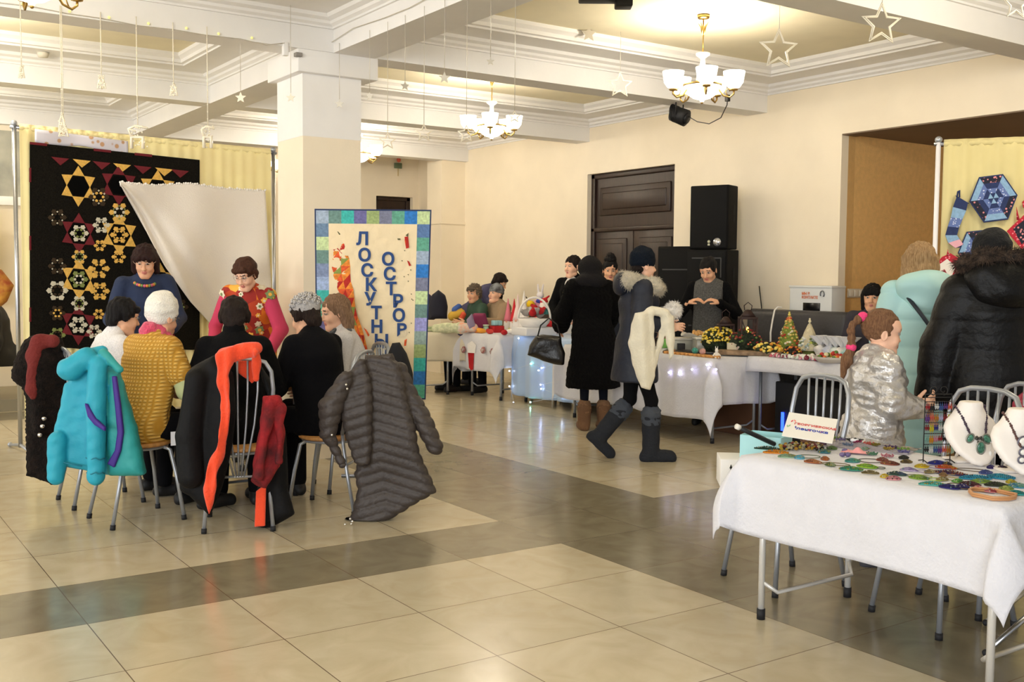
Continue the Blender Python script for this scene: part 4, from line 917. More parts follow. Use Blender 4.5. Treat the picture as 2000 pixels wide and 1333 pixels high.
# stall people
J = sit(1.60, 8, ((-0.08, 0.06, -0.24), (-0.02, 0.26, -0.20)), ((0.06, 0.05, -0.25), (0.0, 0.24, -0.25)), hyaw=-25, hpitch=5, seat=0.5)
body_of('person', 'seated woman with short grey brown hair in a green top behind the far stalls', (6.13, 6.05, 0), rzf(-0.9, 0.1), J)
garment(J, 'green_top', 'top', mat('#2f4a3c', 0.85), 0.014); garment(J, 'trousers', 'legs', TROU); shoes(J, BLK); hair(J, 'curly', H_GR, 8)
J = sit(1.60, 12, ((-0.10, 0.14, -0.18), (-0.05, 0.36, -0.16)), ((0.08, 0.12, -0.20), (0.02, 0.30, -0.22)), hyaw=-12, hpitch=-8, seat=0.5)
body_of('person', 'seated woman in a beige quilted coat and black banded hat, face turned left', (6.35, 5.86, 0), rzf(-0.85, 0.0), J, SKINP)
garment(J, 'beige_coat', 'top', mat('#9b8468', 0.8, bump=0.4, bscale=30), 0.03, disp=wob(14, 0.006, 12)); garment(J, 'trousers', 'legs', TROU); shoes(J, BLK); hair(J, 'nape', H_DK, 9); beanie(J, mat('#26272b', 0.9, h2='#8b8f94', scale=14, kind='noise'))
J = stand(1.62, 42, 0, ((-0.05, 0.12, -0.24), (0.0, 0.3, -0.40)), ((0.05, 0.12, -0.24), (0.0, 0.3, -0.40)), hyaw=0, hpitch=30)
body_of('person', 'dark haired person in a violet blue jacket bending over behind the far stalls', (6.36, 6.72, 0), rzf(0.55, -0.60), J)
garment(J, 'violet_jacket', 'coat', mat('#3c3a5c', 0.8, bump=0.2), 0.025, hem=0.6, disp=wob(9, 0.006, 13)); garment(J, 'trousers', 'legs', TROU); shoes(J, BLK); hair(J, 'short', H_DK, 10)
J = stand(1.66, 2, 3, ((-0.10, 0.02, -0.25), (-0.02, 0.16, -0.38)), ((0.10, 0.02, -0.25), (0.02, 0.16, -0.38)), hyaw=20, hpitch=2)
body_of('person', 'standing woman with pulled back dark hair, black cardigan and white printed shirt behind the toys', (6.52, 4.62, 0), rzf(-0.86, -0.5), J, SKINP, hs=1.05)
garment(J, 'white_shirt', 'top', mat('#7c8a5a', 0.85, kind='voronoi', h2='#e9e6e0', scale=9), 0.012, hem=0.75, len_=1)
garment(J, 'black_cardigan', 'top', BLACK, 0.022, hem=0.70, len_=1, extra=[bx(J['chest']+V3(0.0, 0.22, -0.1), (0.075, 0.16, 0.5), 0.03, sub=True, k=0.02)], disp=wob(9, 0.006, 14)); garment(J, 'trousers', 'legs', TROU); shoes(J, BLK); hair(J, 'pulled', H_DK, 11)
J = stand(1.62, 12, -3, ((-0.10, 0.06, -0.24), (-0.10, 0.20, -0.36)), ((0.10, 0.05, -0.25), (0.04, 0.22, -0.40)), hyaw=-20, hpitch=14)
body_of('person', 'woman in a long black fur coat, hood down, leaning to the stalls', (5.17, 2.58, 0), rzf(0.45, 0.9), J)
FURB = mat('#050405', 0.95, bump=1.0, bscale=160, spec=0.15)
garment(J, 'fur_coat', 'coat', FURB, 0.045, hem=0.40, flare=0.05, disp=lambda V, N: wob(9, 0.012, 15)(V, N)+wob(110, 0.003, 1)(V, N), h=0.012)
sdf('hood', [ell(J['head']+V3(0, -0.03, 0.01), (0.115, 0.125, 0.130)), ell(J['neck']+V3(0, -0.06, 0.0), (0.15, 0.10, 0.08)), ell(J['head']+V3(-0.02, 0.13, -0.03), (0.07, 0.09, 0.085), sub=True)], 0.009, mat('#141214', 0.9, bump=0.5, bscale=80, spec=0.2), J['body'], 0.04, wob(20, 0.006, 3))
garment(J, 'trousers', 'legs', mat('#0a0e1a', 0.9, spec=0.2), -0.004); shoes(J, mat('#6b4c33', 0.9, bump=0.4, bscale=80), 'boot', boot=0.13, fat=0.008, cuff=(mat('#8e6a4b', 0.95, bump=1, bscale=120), 0.062, 1)); hair(J, 'short', H_BLK, 12)
J = stand(1.62, 4, 0, hyaw=-10, hpitch=12)
body_of('person', 'woman with a dark topknot standing behind the fur-coated shopper, mostly hidden', (6.36, 3.80, 0), rzf(-0.7, -0.7), J)
garment(J, 'dark_blue_top', 'top', mat('#1b2230', 0.85), 0.014, len_=1, hem=0.75); garment(J, 'trousers', 'legs', TROU); shoes(J, BLK); hair(J, 'pulled', H_BLK, 13)
sdf('hair_bun', xform([ell((0, -0.02, 0.155), (0.048, 0.048, 0.038)), ell((0, -0.02, 0.12), (0.07, 0.07, 0.035))], J['HM']), 0.006, H_BLK, J['body'], 0.02, wob(120, 0.004, 3))
# P14 walking woman
J = stand(1.63, 3, 0, ((-0.06, -0.03, -0.25), (-0.02, 0.14, -0.36)), ((0.07, -0.01, -0.25), (0.01, 0.21, -0.29)), hyaw=-12, hpitch=4,
          legs={'R': ((0.08, 0.12, 0.48), (0.09, 0.12, 0.08), (0.05, 1, 0)), 'L': ((-0.08, -0.02, 0.47), (-0.08, -0.26, 0.17), (0, 0.72, -0.68))})
body_of('person', 'walking woman in a navy parka with fur hood, navy hat and grey felt boots', (4.44, 1.17, 0), rzf(0.86, -0.50), J, SKINP, hands={'R': ((0.1, 0.95, 0.05), (-0.9, 0, -0.3), 0.6), 'L': ((0.2, 0.9, 0.1), (0.9, 0, -0.3), 0.6)})
NAVY = mat('#10182a', 0.6, bump=0.3, bscale=25)
garment(J, 'parka', 'coat', NAVY, 0.035, hem=0.62, flare=0.02, disp=wob(16, 0.008, 16), h=0.010)
garment(J, 'leggings', 'legs', mat('#050508', 0.9, spec=0.2), -0.002); shoes(J, mat('#2a2c31', 0.95, bump=0.5, bscale=60, spec=0.2), 'felt_boot', boot=0.27, fat=0.014, cuff=(mat('#41464f', 0.95), 0.074, 0))
hair(J, 'nape', H_DK, 14); beanie(J, mat('#0b1420', 0.9, bump=0.6, bscale=90, spec=0.2), tall=0.012, low=-0.02)
fp = [cap(J['neck']+V3(-0.12, -0.09, 0.0), J['neck']+V3(0.12, -0.09, 0.0), 0.06), cap(J['neck']+V3(0.12, -0.09, 0.0), J['neck']+V3(0.13, 0.10, -0.04), 0.058), cap(J['neck']+V3(-0.12, -0.09, 0.0), J['neck']+V3(-0.13, 0.10, -0.04), 0.058),
      cap(J['neck']+V3(0.13, 0.10, -0.04), J['neck']+V3(0.03, 0.15, -0.07), 0.056, 0.05), cap(J['neck']+V3(-0.13, 0.10, -0.04), J['neck']+V3(-0.03, 0.15, -0.07), 0.056, 0.05)]
FURC = mat('#e6dac0', 0.95, var=0.15, scale=40, bump=1, bscale=150, sheen=0.4)
V, Q, fm = sdf_surface(fp, 0.008, 0.03, wob(70, 0.006, 4)); Nn = normals(V, Q); fo = link_mesh('fur_trim', V, Q, FURC, J['body'])
tufts('fur_pile', V, Nn, 5000, 0.020, FURC, fo, 0.0016, 3, kind='stuff')
sdf('hood', [ell(J['neck']+V3(0, -0.13, -0.03), (0.13, 0.07, 0.09))], 0.01, NAVY, J['body'], 0.03, wob(20, 0.006, 2))
o = garment(J, 'beige_cuff', 'none', mat('#b59a82', 0.9, bump=0.4, bscale=80), extra=[cap(J['elR'].lerp(J['wrR'], 0.6), J['elR'].lerp(J['wrR'], 0.95), 0.058, 0.050)]); JW = J
# P15 seller
J = stand(1.63, 6, 0, ((-0.12, 0.02, -0.25), (0.02, 0.24, -0.14)), ((0.12, 0.02, -0.25), (-0.01, 0.24, -0.14)), hyaw=10, hpitch=28)
body_of('person', 'stallholder with pulled back black hair in a grey and black tunic before the loudspeakers', (6.38, 2.32, 0), rzf(-0.80, -0.60), J, hands={'L': ((0.75, 0.3, 0.35), (0, -0.3, -0.9), 0.75), 'R': ((-0.75, 0.3, 0.35), (0, -0.3, -0.9), 0.75)})
garment(J, 'black_sleeves', 'top', BLACK, 0.014, len_=1, hem=0.72, disp=wob(9, 0.006, 17), fat=1.08, neck=False)
garment(J, 'grey_tunic', 'top', mat('#5b5b5a', 0.9, kind='noise', h2='#3a3a3b', scale=90), 0.022, len_=1, hem=0.68, sleeves='none', neck=False, fat=1.17, extra=[bx(J['chest']+V3(0.19, 0, 0), (0.05, 0.3, 0.6), 0.02, sub=True), bx(J['chest']+V3(-0.19, 0, 0), (0.05, 0.3, 0.6), 0.02, sub=True)], disp=wob(10, 0.006, 18))
garment(J, 'trousers', 'legs', TROU); shoes(J, BLK); hair(J, 'pulled', H_BLK, 15); sdf('ponytail', xform([cap((0, -0.10, 0.03), (0.03, -0.12, -0.10), 0.04, 0.028)], J['HM']), 0.007, H_BLK, J['body'], 0.02, wob(90, 0.004, 3))
# P16 behind the girl
J = sit(1.60, 6, hyaw=8, hpitch=6, seat=0.56)
body_of('person', 'seated stallholder with a black fringe, only her face showing behind the girl', (6.70, 0.695, 0), rzf(-0.75, -0.62), J)
garment(J, 'dark_jumper', 'top', mat('#33303a', 0.9), 0.014); garment(J, 'trousers', 'legs', TROU); shoes(J, BLK); hair(J, 'fringe', H_BLK, 16)
# P17 girl
J = stand(1.22, 2, 0, ((-0.10, 0.02, -0.24), (-0.06, 0.22, -0.30)), ((0.09, 0.02, -0.24), (0.03, 0.21, -0.27)), hyaw=8, hpitch=6)
J['HS'] = 1
J['head'] = J['head']+V3(0, 0, 0.02)
body_of('person', 'girl in a shiny silver quilted jacket with a braided ponytail, looking right', (3.49, -1.73, 0), rzf(0.84, -0.55), J, SKINP, hs=1.27, brow=mat('#c9997b', 0.7), hands={'R': ((0.0, 0.85, 0.35), (-0.9, 0, 0.2), 0.7)})
SILV = mat('#c9c6c3', 0.36, 0.55, var=0.10, scale=8, bump=0.8, bscale=22)
J['s'] = 0.86
garment(J, 'silver_jacket', 'coat', SILV, 0.030, hem=0.40, flare=0.03, h=0.009, disp=lambda V, N: wob(26, 0.008, 19)(V, N)+wob(70, 0.004, 5)(V, N)+0.010*np.abs(np.sin(V[:, 2]*30+2*V[:, 0]*8)), fat=0.95, neck=False, extra=[bx(J['chest']+V3(-0.01, 0.19, -0.1), (0.03, 0.10, 0.6), 0.01, sub=True, k=0.02)])
garment(J, 'grey_jumper', 'top', KNIT('#9b948a'), 0.012, len_=1, hem=0.46, fat=0.93)
garment(J, 'leggings', 'legs', TROU, 0.0); shoes(J, mat('#4a4a52', 0.8), 'boot', boot=0.12); 
J['body'].data.update()
GH = hairm('#6b4a34', '#8a6547')
sdf('hair', xform([ell((0, -0.016, 0.040), (0.083, 0.098, 0.094)), ell((0, 0.115, -0.032), (0.058, 0.072, 0.098), sub=True, k=0.01), ell((0.02, 0.0, -0.19), (0.2, 0.2, 0.14), sub=True, k=0.01)], J['HM']), 0.005, GH, J['body'], 0.02, wob(130, 0.003, 9, (1, 0.4, 1)))
pb = [(0, -0.095, 0.075), (0, -0.135, 0.06), (0, -0.158, 0.03), (0, -0.160, -0.005), (0, -0.155, -0.04), (0, -0.15, -0.075)]
sdf('braid', xform([ell(p_, (0.022+0.006*(i % 2), 0.022, 0.024), k=0.008) for i, p_ in enumerate(pb)]+[cap((0, -0.15, -0.09), (0.0, -0.165, -0.17), 0.022, 0.03), cap((0, -0.165, -0.17), (0.0, -0.175, -0.27), 0.03, 0.008)], J['HM']), 0.005, GH, J['body'], 0.01, wob(150, 0.003, 9, (1, 1, .3)))
for zz, yy in ((0.078, -0.112), (-0.088, -0.150)):
    g = MB(); g.ball(hp(J, 0, yy, zz), (0.030, 0.026, 0.026), 12, 8); g.build('hair_tie', mat('#f0417d', 0.7, bump=0.5, bscale=80), J['body'])
JG = J
# P18 mint coat
J = stand(1.63, 3, 0, hyaw=22, hpitch=4)
body_of('person', 'blonde woman in a mint green padded coat with hood down, back to us', (4.26, -1.46, 0), rzf(0.62, 0.72), J)
MINT = mat('#a8d0ce', 0.55, bump=0.15, bscale=12)
def padded(amp, per, seed=0, ph=0): return lambda V, N: wob(10, 0.006, seed)(V, N)+amp*(np.abs(np.sin((V[:, 2]+ph)*math.pi/per))**0.6)-amp*0.6
garment(J, 'mint_coat', 'coat', MINT, 0.035, hem=0.45, flare=0.0, disp=padded(0.014, 0.15, 20), h=0.009)
sdf('hood', [ell(J['neck']+V3(0, -0.10, -0.02), (0.165, 0.105, 0.10)), ell(J['neck']+V3(0.03, -0.13, -0.08), (0.13, 0.07, 0.09)), ell(J['neck']+V3(0, 0.0, 0.11), (0.09, 0.10, 0.10), sub=True)], 0.009, MINT, J['body'], 0.04, wob(20, 0.008, 5))
garment(J, 'trousers', 'legs', TROU); shoes(J, BLK, 'boot', boot=0.2); hair(J, 'long', H_BL, 17)
b = MB(); pts = [J['shL']+V3(0.03, -0.10, 0.02), J['chest']+V3(-0.06, -0.215, 0.0), J['chest']+V3(0.03, -0.21, -0.12), J['waist']+V3(0.15, -0.18, 0.02), J['pel']+V3(0.22, -0.08, 0.02)]; b.tube(pts, 0.011, 8); b.build('bag_strap', mat('#17202c', 0.6), J['body'])
# P19 black down coat
J = stand(1.66, 3, 0, ((-0.09, 0.03, -0.27), (-0.12, 0.04, -0.52)), ((0.09, 0.08, -0.25), (0.06, 0.26, -0.38)), hyaw=0, hpitch=10)
body_of('person', 'person in a black down coat with fur edged hood and black hat, back to us', (3.98, -2.06, 0), rzf(0.55, 0.83), J)
DOWN = mat('#070708', 0.5, bump=0.3, bscale=30, spec=0.25)
garment(J, 'down_coat', 'coat', DOWN, 0.062, hem=0.62, flare=0.0, disp=padded(0.007, 0.14, 21, 0.04), h=0.010, fat=1.1)
sdf('hood', [ell(J['neck']+V3(0, -0.10, 0.0), (0.18, 0.11, 0.11)), ell(J['neck']+V3(0, -0.14, -0.07), (0.14, 0.07, 0.08)), ell(J['neck']+V3(0, 0.03, 0.14), (0.10, 0.12, 0.10), sub=True)], 0.010, DOWN, J['body'], 0.04, wob(22, 0.009, 6))
fp = [cap(J['neck']+V3(-0.16, 0.0, 0.07), J['neck']+V3(-0.11, -0.12, 0.10), 0.034), cap(J['neck']+V3(-0.11, -0.12, 0.10), J['neck']+V3(0.11, -0.12, 0.10), 0.038), cap(J['neck']+V3(0.11, -0.12, 0.10), J['neck']+V3(0.16, 0.0, 0.07), 0.034)]
FUR2 = mat('#6b5646', 0.95, h2='#241d1a', scale=30, bump=1, bscale=150)
V, Q, fm = sdf_surface(fp, 0.008, 0.03, wob(70, 0.006, 4)); Nn = normals(V, Q); fo = link_mesh('fur_trim', V, Q, FUR2, J['body'])
tufts('fur_pile', V, Nn, 5000, 0.034, FUR2, fo, 0.0014, 5, kind='stuff')
garment(J, 'trousers', 'legs', TROU); shoes(J, BLK, 'boot', boot=0.2); hair(J, 'nape', H_BLK, 18); beanie(J, mat('#08080a', 0.9, bump=0.5, bscale=90), tall=0.0, low=-0.03)
# far left: a seated person cut by the frame
J = sit(1.62, 10, hyaw=0, hpitch=10)
body_of('person', 'seated person in a dark coat cut off at the far left edge behind the backdrop', (0.78, 6.95, 0), rzf(-1, 0.2), J)
garment(J, 'dark_coat', 'top', mat('#2e2c2a', 0.9), 0.04, disp=wob(9, 0.008, 22)); garment(J, 'trousers', 'legs', mat('#26302c', 0.9)); shoes(J, BLK); hair(J, 'short', H_DK, 19)
# ------------------------------------------------------------------ coats and scarves hung on chairs
_pd = pdist; _pb = pbound
def poly_sd(pts, A, B):
    n = len(pts); d = np.full(A.shape, 1e9, np.float32); s = np.ones(A.shape, np.float32)
    for i in range(n):
        ax_, ay = pts[i]; bx_, by = pts[i-1]; ex, ey = bx_-ax_, by-ay; wx, wy = A-ax_, B-ay
        t = np.clip((wx*ex+wy*ey)/(ex*ex+ey*ey+1e-12), 0, 1); d = np.minimum(d, (wx-ex*t)**2+(wy-ey*t)**2)
        c1 = B >= ay; c2 = B < by; c3 = ex*wy > ey*wx
        f = (c1 & c2 & c3) | (~c1 & ~c2 & ~c3); s = np.where(f, -s, s)
    return s*np.sqrt(d)
def pdist(p, X):
    if p['t'] != 'p': return _pd(p, X)
    Y = X-np.array(p['o'], np.float32); a = Y @ np.array(p['ux'], np.float32); b = Y[..., 2]; w = Y @ np.array(p['n'], np.float32)
    if p.get('bend'): w = w-p['bend'](a, b)
    dp = poly_sd(p['pts'], a, b); rd = p['rd']
    qx = dp+rd; qy = np.abs(w)-p['hh']+rd
    return np.sqrt(np.maximum(qx, 0)**2+np.maximum(qy, 0)**2)+np.minimum(np.maximum(qx, qy), 0)-rd
def pbound(p):
    if p['t'] != 'p': return _pb(p)
    o = np.array(p['o']); ux = np.array(p['ux']); P = np.array([o+ux*a+np.array([0, 0, b]) for a, b in p['pts']])
    m = p['hh']+p.get('slack', 0.05); return P.min(0)-m, P.max(0)+m
def slab(px, d, hh, m=0, rd=None, bend=None, n=VIEWN, k=None, slack=0.06):
    """rounded sheet of real thickness standing at depth d, outline given by photo pixels"""
    P0 = at(px[0][0], px[0][1], d); ux = Vector((-n.y, n.x, 0)); pts = []
    for x, y in px:
        q_ = plane_pt(x, y, P0, n)-P0; pts.append((q_.dot(ux), q_.z))
    return dict(t='p', o=tuple(P0), ux=tuple(ux), n=tuple(n), pts=pts, hh=hh, rd=rd if rd is not None else hh*0.95, m=m, k=k, bend=bend, flat=None, slack=slack)
def tpx(a, b, d, r0, r1=None, m=0, flat=None, d2=None, k=None): return cap(tuple(at(a[0], a[1], d)), tuple(at(b[0], b[1], d2 or d)), r0, r1, m, flat, k)
def wsdf(name, prims, h, mats, k=0.03, disp=None, label=None, cat=None, parent=None, group=None, floorcut=0.006):
    V, Q, fm = sdf_surface(prims, h, k, disp)
    if floorcut is not None: V[:, 2] = np.maximum(V[:, 2], floorcut)
    base = Vector(((V[:, 0].min()+V[:, 0].max())/2, (V[:, 1].min()+V[:, 1].max())/2, V[:, 2].min())) if parent is None else Vector((0, 0, 0))
    if parent is not None: base = parent.location.copy()
    o = link_mesh(name, V-np.array(base), Q, mats, parent, fm, True, base if parent is None else None)
    tag(o, label, cat, group); return o
TEAL = mat('#1f9fb8', 0.6, bump=0.25, bscale=18); TEAL2 = mat('#2a9c9c', 0.6, bump=0.25, bscale=18); PURP = mat('#3d1f86', 0.6)
fw = lambda s, a, seed: wob(s, a, seed, (1, 1, 0.35))
D0 = 5.72
tj = wsdf('jacket', [slab([(134, 744), (160, 705), (202, 695), (232, 722), (252, 791), (268, 845), (283, 926), (208, 928), (164, 917), (95, 903), (106, 845), (119, 791), (128, 747)], D0, 0.065, 0, 0.055),
    slab([(213, 720), (236, 727), (252, 791), (268, 845), (283, 926), (215, 928), (208, 850)], D0-0.03, 0.062, 1, 0.055, k=0.008),
    tpx((192, 712), (187, 780), D0-0.10, 0.050, 0.054, k=0.008), tpx((187, 780), (186, 932), D0-0.10, 0.054, 0.050, k=0.008),
    tpx((112, 860), (109, 932), D0-0.06, 0.056, 0.050, k=0.006), 
    cap(tuple(at(136, 722, D0-0.10)), tuple(at(168, 700, D0-0.09)), 0.072, 0.062, 0, None, 0.006), tpx((165, 695), (200, 686), D0-0.03, 0.045, 0.035, k=0.006), tpx((203, 690), (234, 722), D0-0.09, 0.030, 0.026, 1, k=0.006)],
    0.0085, [TEAL, TEAL2], 0.015, lambda V, N: fw(12, 0.007, 31)(V, N)+wob(40, 0.002, 2)(V, N), 'turquoise hooded winter jacket with purple stripes hung over the left front chair', 'jacket')
for P, dd in (([(219, 735), (228, 735), (236, 790), (242, 845), (237, 880), (224, 914), (210, 906), (225, 880), (230, 845), (226, 800)], 0.100), ([(166, 788), (172, 790), (188, 818), (207, 835), (206, 843), (185, 830), (172, 814)], 0.158)):
    wsdf('purple_stripe', [slab(P, D0-dd, 0.014, 0, 0.008)], 0.0045, PURP, 0.01, parent=tj)
for y, x0, x1 in ((897, 168, 205), (925, 169, 204)):
    g = MB(); g.tube([at(x, y+2*math.sin(x), D0-0.150-0.004+0.00012*(x-186)**2) - tj.location for x in np.linspace(x0, x1, 9)], 0.0035, 6); g.build('cuff_seam', mat('#15788c', 0.7), tj)
g = MB(); g.tube([at(x, y, D0-0.068) - tj.location for x, y in ((97, 897), (120, 903), (140, 908), (160, 911))], 0.004, 6); g.build('hem_seam', mat('#15788c', 0.7), tj)
FURD = mat('#0f0a08', 0.9, h2='#1f1612', scale=22, bump=1.0, bscale=110, spec=0.2)
fc = wsdf('fur_coat', [slab([(36, 700), (57, 668), (82, 657), (112, 660), (130, 700), (140, 760), (146, 850), (112, 950), (54, 930), (58, 820), (60, 780), (52, 745), (33, 736)], 6.32, 0.11, 0, 0.08), tpx((70, 680), (45, 730), 6.26, 0.075, 0.06), tpx((85, 710), (80, 840), 6.24, 0.06, 0.05)],
    0.012, FURD, 0.04, lambda V, N: fw(13, 0.014, 33)(V, N)+wob(120, 0.003, 2)(V, N), 'long dark brown fur coat hung over the leftmost chair, reaching near the floor', 'coat')
g = MB(); 
for x, y in ((86, 818), (83, 833), (78, 850)): g.ball(at(x, y, 6.17)-fc.location, 0.014)
g.build('silver_buttons', mat('#d9dbe0', 0.2, 1.0), fc, kind='stuff')
wsdf('red_scarf', [tpx((103, 666), (78, 668), 6.20, 0.035, 0.04), tpx((78, 668), (65, 700), 6.19, 0.04), tpx((65, 700), (60, 760), 6.17, 0.036, 0.03), tpx((60, 760), (64, 775), 6.17, 0.03, 0.015)], 0.008, mat('#6e1f1b', 0.9, bump=0.5, bscale=60), 0.03, wob(30, 0.006, 3), 'dark red scarf laid over the brown fur coat', 'scarf')
wsdf('handbag', [slab([(234, 745), (245, 752), (258, 790), (267, 838), (250, 845), (236, 800)], 5.98, 0.04, 0, 0.03)], 0.008, mat('#7a1526', 0.4, bump=0.3, bscale=30), 0.02, wob(20, 0.005, 3), 'dark red leather jacket edge showing behind the turquoise jacket', 'jacket')
D1 = 5.62
bkc = wsdf('black_coat', [slab([(418, 693), (372, 718), (360, 790), (355, 850), (358, 955), (376, 966), (404, 1000), (412, 1012), (432, 950), (448, 870), (455, 800), (452, 730)], D1+0.03, 0.06, 0, 0.05, k=0.03), tpx((380, 740), (366, 850), D1-0.02, 0.075, 0.07), tpx((366, 850), (372, 930), D1-0.02, 0.07, 0.06),
    slab([(505, 705), (532, 740), (548, 790), (558, 850), (560, 960), (575, 1005), (520, 1030), (506, 1028), (500, 980), (524, 880), (528, 800), (510, 740)], D1+0.20, 0.055, 0, 0.05)],
    0.011, mat('#070709', 0.7, bump=0.3, bscale=20, spec=0.25), 0.02, fw(14, 0.010, 35), 'black winter coat hung over the centre front chair beneath the orange scarf', 'coat')
ORG = mat('#ee4a22', 0.85, bump=0.4, bscale=70, sheen=0.2)
wsdf('orange_scarf', [slab([(420, 692), (440, 682), (478, 672), (492, 674), (505, 686), (500, 700), (458, 708), (447, 735), (450, 775), (452, 790), (446, 830), (434, 905), (418, 975), (407, 1008), (396, 955), (402, 925), (421, 880), (431, 805), (424, 735)], D1-0.125, 0.020, 0, 0.018, bend=lambda a, b: 0.022*np.sin(b*7+a*30)+0.01*np.sin(a*90)),
    tpx((436, 692), (500, 682), D1-0.10, 0.034, 0.030, k=0.02), tpx((500, 685), (500, 740), D1+0.06, 0.026, 0.02), slab([(460, 706), (500, 700), (500, 745), (492, 752), (465, 725)], D1+0.10, 0.012, 0, 0.01)],
    0.007, ORG, 0.02, wob(30, 0.005, 4), 'bright orange scarf knotted over the top of the centre front chair', 'scarf')
wsdf('orange_strap', [slab([(500, 960), (520, 945), (518, 1028), (497, 1030)], D1+0.10, 0.012, 0, 0.01)], 0.007, ORG, 0.02, None, 'hanging end of the orange scarf beside the right leg of the centre chair', 'scarf')
wsdf('red_scarf', [slab([(515, 775), (545, 778), (554, 845), (548, 915), (520, 955), (490, 940), (500, 895), (510, 830)], D1+0.02, 0.030, 0, 0.028, bend=lambda a, b: 0.02*np.sin(b*12+a*25)), tpx((528, 790), (505, 930), D1-0.03, 0.028, 0.02), tpx((548, 800), (545, 900), D1+0.0, 0.022)], 0.007,
     [mat('#4c0a10', 0.85, h2='#a5141d', scale=7, bump=0.3, bscale=60)], 0.02, wob(24, 0.008, 6), 'dark red and black scarf hanging at the right of the centre front chair', 'scarf')
D2 = 6.03
TAUPE = mat('#3d3531', 0.55, bump=0.3, bscale=40)
def chev(V, N):
    r_ = (V-np.array(CAM)) @ np.array(VRIGHT); z = V[:, 2]; xc = (728-1000)/FPX*D2
    ph = (z+0.30*np.abs(r_-xc-(0.9-z)*0.10))/0.058
    return 0.010*(np.abs(np.sin(ph*math.pi))**0.5)-0.008+wob(9, 0.012, 41)(V, N)
qc = wsdf('quilted_coat', [slab([(711, 692), (768, 687), (782, 712), (794, 745), (804, 800), (816, 870), (850, 961), (790, 1000), (717, 1034), (672, 1032), (689, 1002), (697, 958), (690, 925), (712, 850), (712, 760)], D2, 0.055, 0, 0.045, k=0.006),
    tpx((782, 722), (814, 795), D2+0.06, 0.050, 0.056, k=0.006), tpx((814, 795), (850, 874), D2+0.06, 0.056, 0.050, k=0.006), 
    slab([(702, 698), (716, 700), (726, 740), (728, 860), (724, 912), (708, 916), (688, 905), (672, 860), (668, 780), (682, 720)], D2-0.07, 0.042, 0, 0.037, k=0.006),
    tpx((676, 738), (645, 795), D2-0.10, 0.050, 0.056, k=0.008), tpx((645, 795), (640, 850), D2-0.10, 0.056, 0.050, k=0.02), tpx((640, 850), (668, 905), D2-0.09, 0.050, 0.040, k=0.02)], 0.008, TAUPE, 0.012, chev, 'long taupe quilted coat with chevron stitching hung over the right front chair', 'coat')
g = MB()
for x, y in ((674, 1025), (684, 1014), (686, 1024), (694, 1031), (688, 1019)): g.ball(at(x, y, D2-0.10)-qc.location, 0.008)
for x, y in ((676, 752), (678, 760), (648, 850)): g.ball(at(x, y, D2-0.14)-qc.location, 0.008)
g.build('studs', mat('#e6e2da', 0.2, 0.9), qc, kind='stuff')
wsdf('dark_coat', [slab([(752, 700), (764, 668), (782, 666), (796, 690), (806, 730), (812, 800), (780, 810), (758, 760)], 6.85, 0.05, 0, 0.045)], 0.009, mat('#16161a', 0.85), 0.02, wob(14, 0.01, 7), 'black coat hung over the chair in front of the lettered quilt', 'coat')
wsdf('sparkly_coat', [slab([(1986, 790), (2010, 760), (2060, 770), (2060, 900), (1990, 905), (1976, 840)], 4.70, 0.04, 0, 0.035)], 0.01, mat('#8b1730', 0.6, h2='#c24a60', scale=90, bump=0.6, bscale=90), 0.02, wob(14, 0.01, 8), 'dark red sparkly garment over the chair at the right edge', 'coat')
# cream shawl and white fluffy thing carried by the walking woman
DW = 8.02
wsdf('cream_shawl', [slab([(1240, 612), (1276, 604), (1280, 680), (1281, 735), (1270, 762), (1252, 757), (1236, 715), (1229, 670), (1233, 635)], DW-0.17, 0.030, 0, 0.028, bend=lambda a, b: 0.018*np.sin(a*40+b*3)),
    tpx((1262, 604), (1300, 612), DW-0.13, 0.036, 0.03), slab([(1294, 606), (1316, 618), (1319, 650), (1316, 692), (1308, 702), (1304, 680), (1299, 655), (1288, 695), (1276, 733), (1272, 722), (1284, 672), (1289, 630)], DW-0.13, 0.016, 0, 0.014, bend=lambda a, b: 0.012*np.sin(a*50+b*6))],
    0.007, mat('#eee6cf', 0.9, bump=0.4, bscale=60, sheen=0.3), 0.025, wob(26, 0.005, 9), 'long cream knitted shawl held over the arm of the walking woman', 'shawl')
V, Q, fm = sdf_surface([ell(tuple(at(1314, 606, DW-0.02)), 0.055), ell(tuple(at(1304, 612, DW-0.03)), 0.04)], 0.007, 0.02, wob(60, 0.008, 2)); b_ = at(1312, 606, DW-0.02)
o = link_mesh('white_fluff_hat', V-np.array(b_), Q, mat('#f6f2ec', 0.95), None, None, True, b_); tag(o, 'fluffy white hat held in the hands of the walking woman', 'hat')
tufts('fluff', V-np.array(b_), normals(V, Q), 1500, 0.03, mat('#f6f2ec', 0.95), o, 0.0015, 4, kind='stuff')
# black handbag of the fur-coated shopper
hb = wsdf('handbag', [slab([(1046, 656), (1060, 653), (1096, 658), (1104, 690), (1100, 712), (1060, 706), (1030, 694), (1034, 676)], 9.62, 0.07, 0, 0.06)], 0.010, mat('#0d0b0c', 0.35, bump=0.4, bscale=14), 0.02, wob(14, 0.008, 5), 'big black leather handbag hanging at the side of the shopper in the fur coat', 'handbag')
g = MB(); g.tube([at(x, y, 9.6)-hb.location for x, y in ((1050, 658), (1056, 636), (1072, 622), (1088, 634), (1094, 658))], 0.007, 8); g.build('handle', BLK, hb)

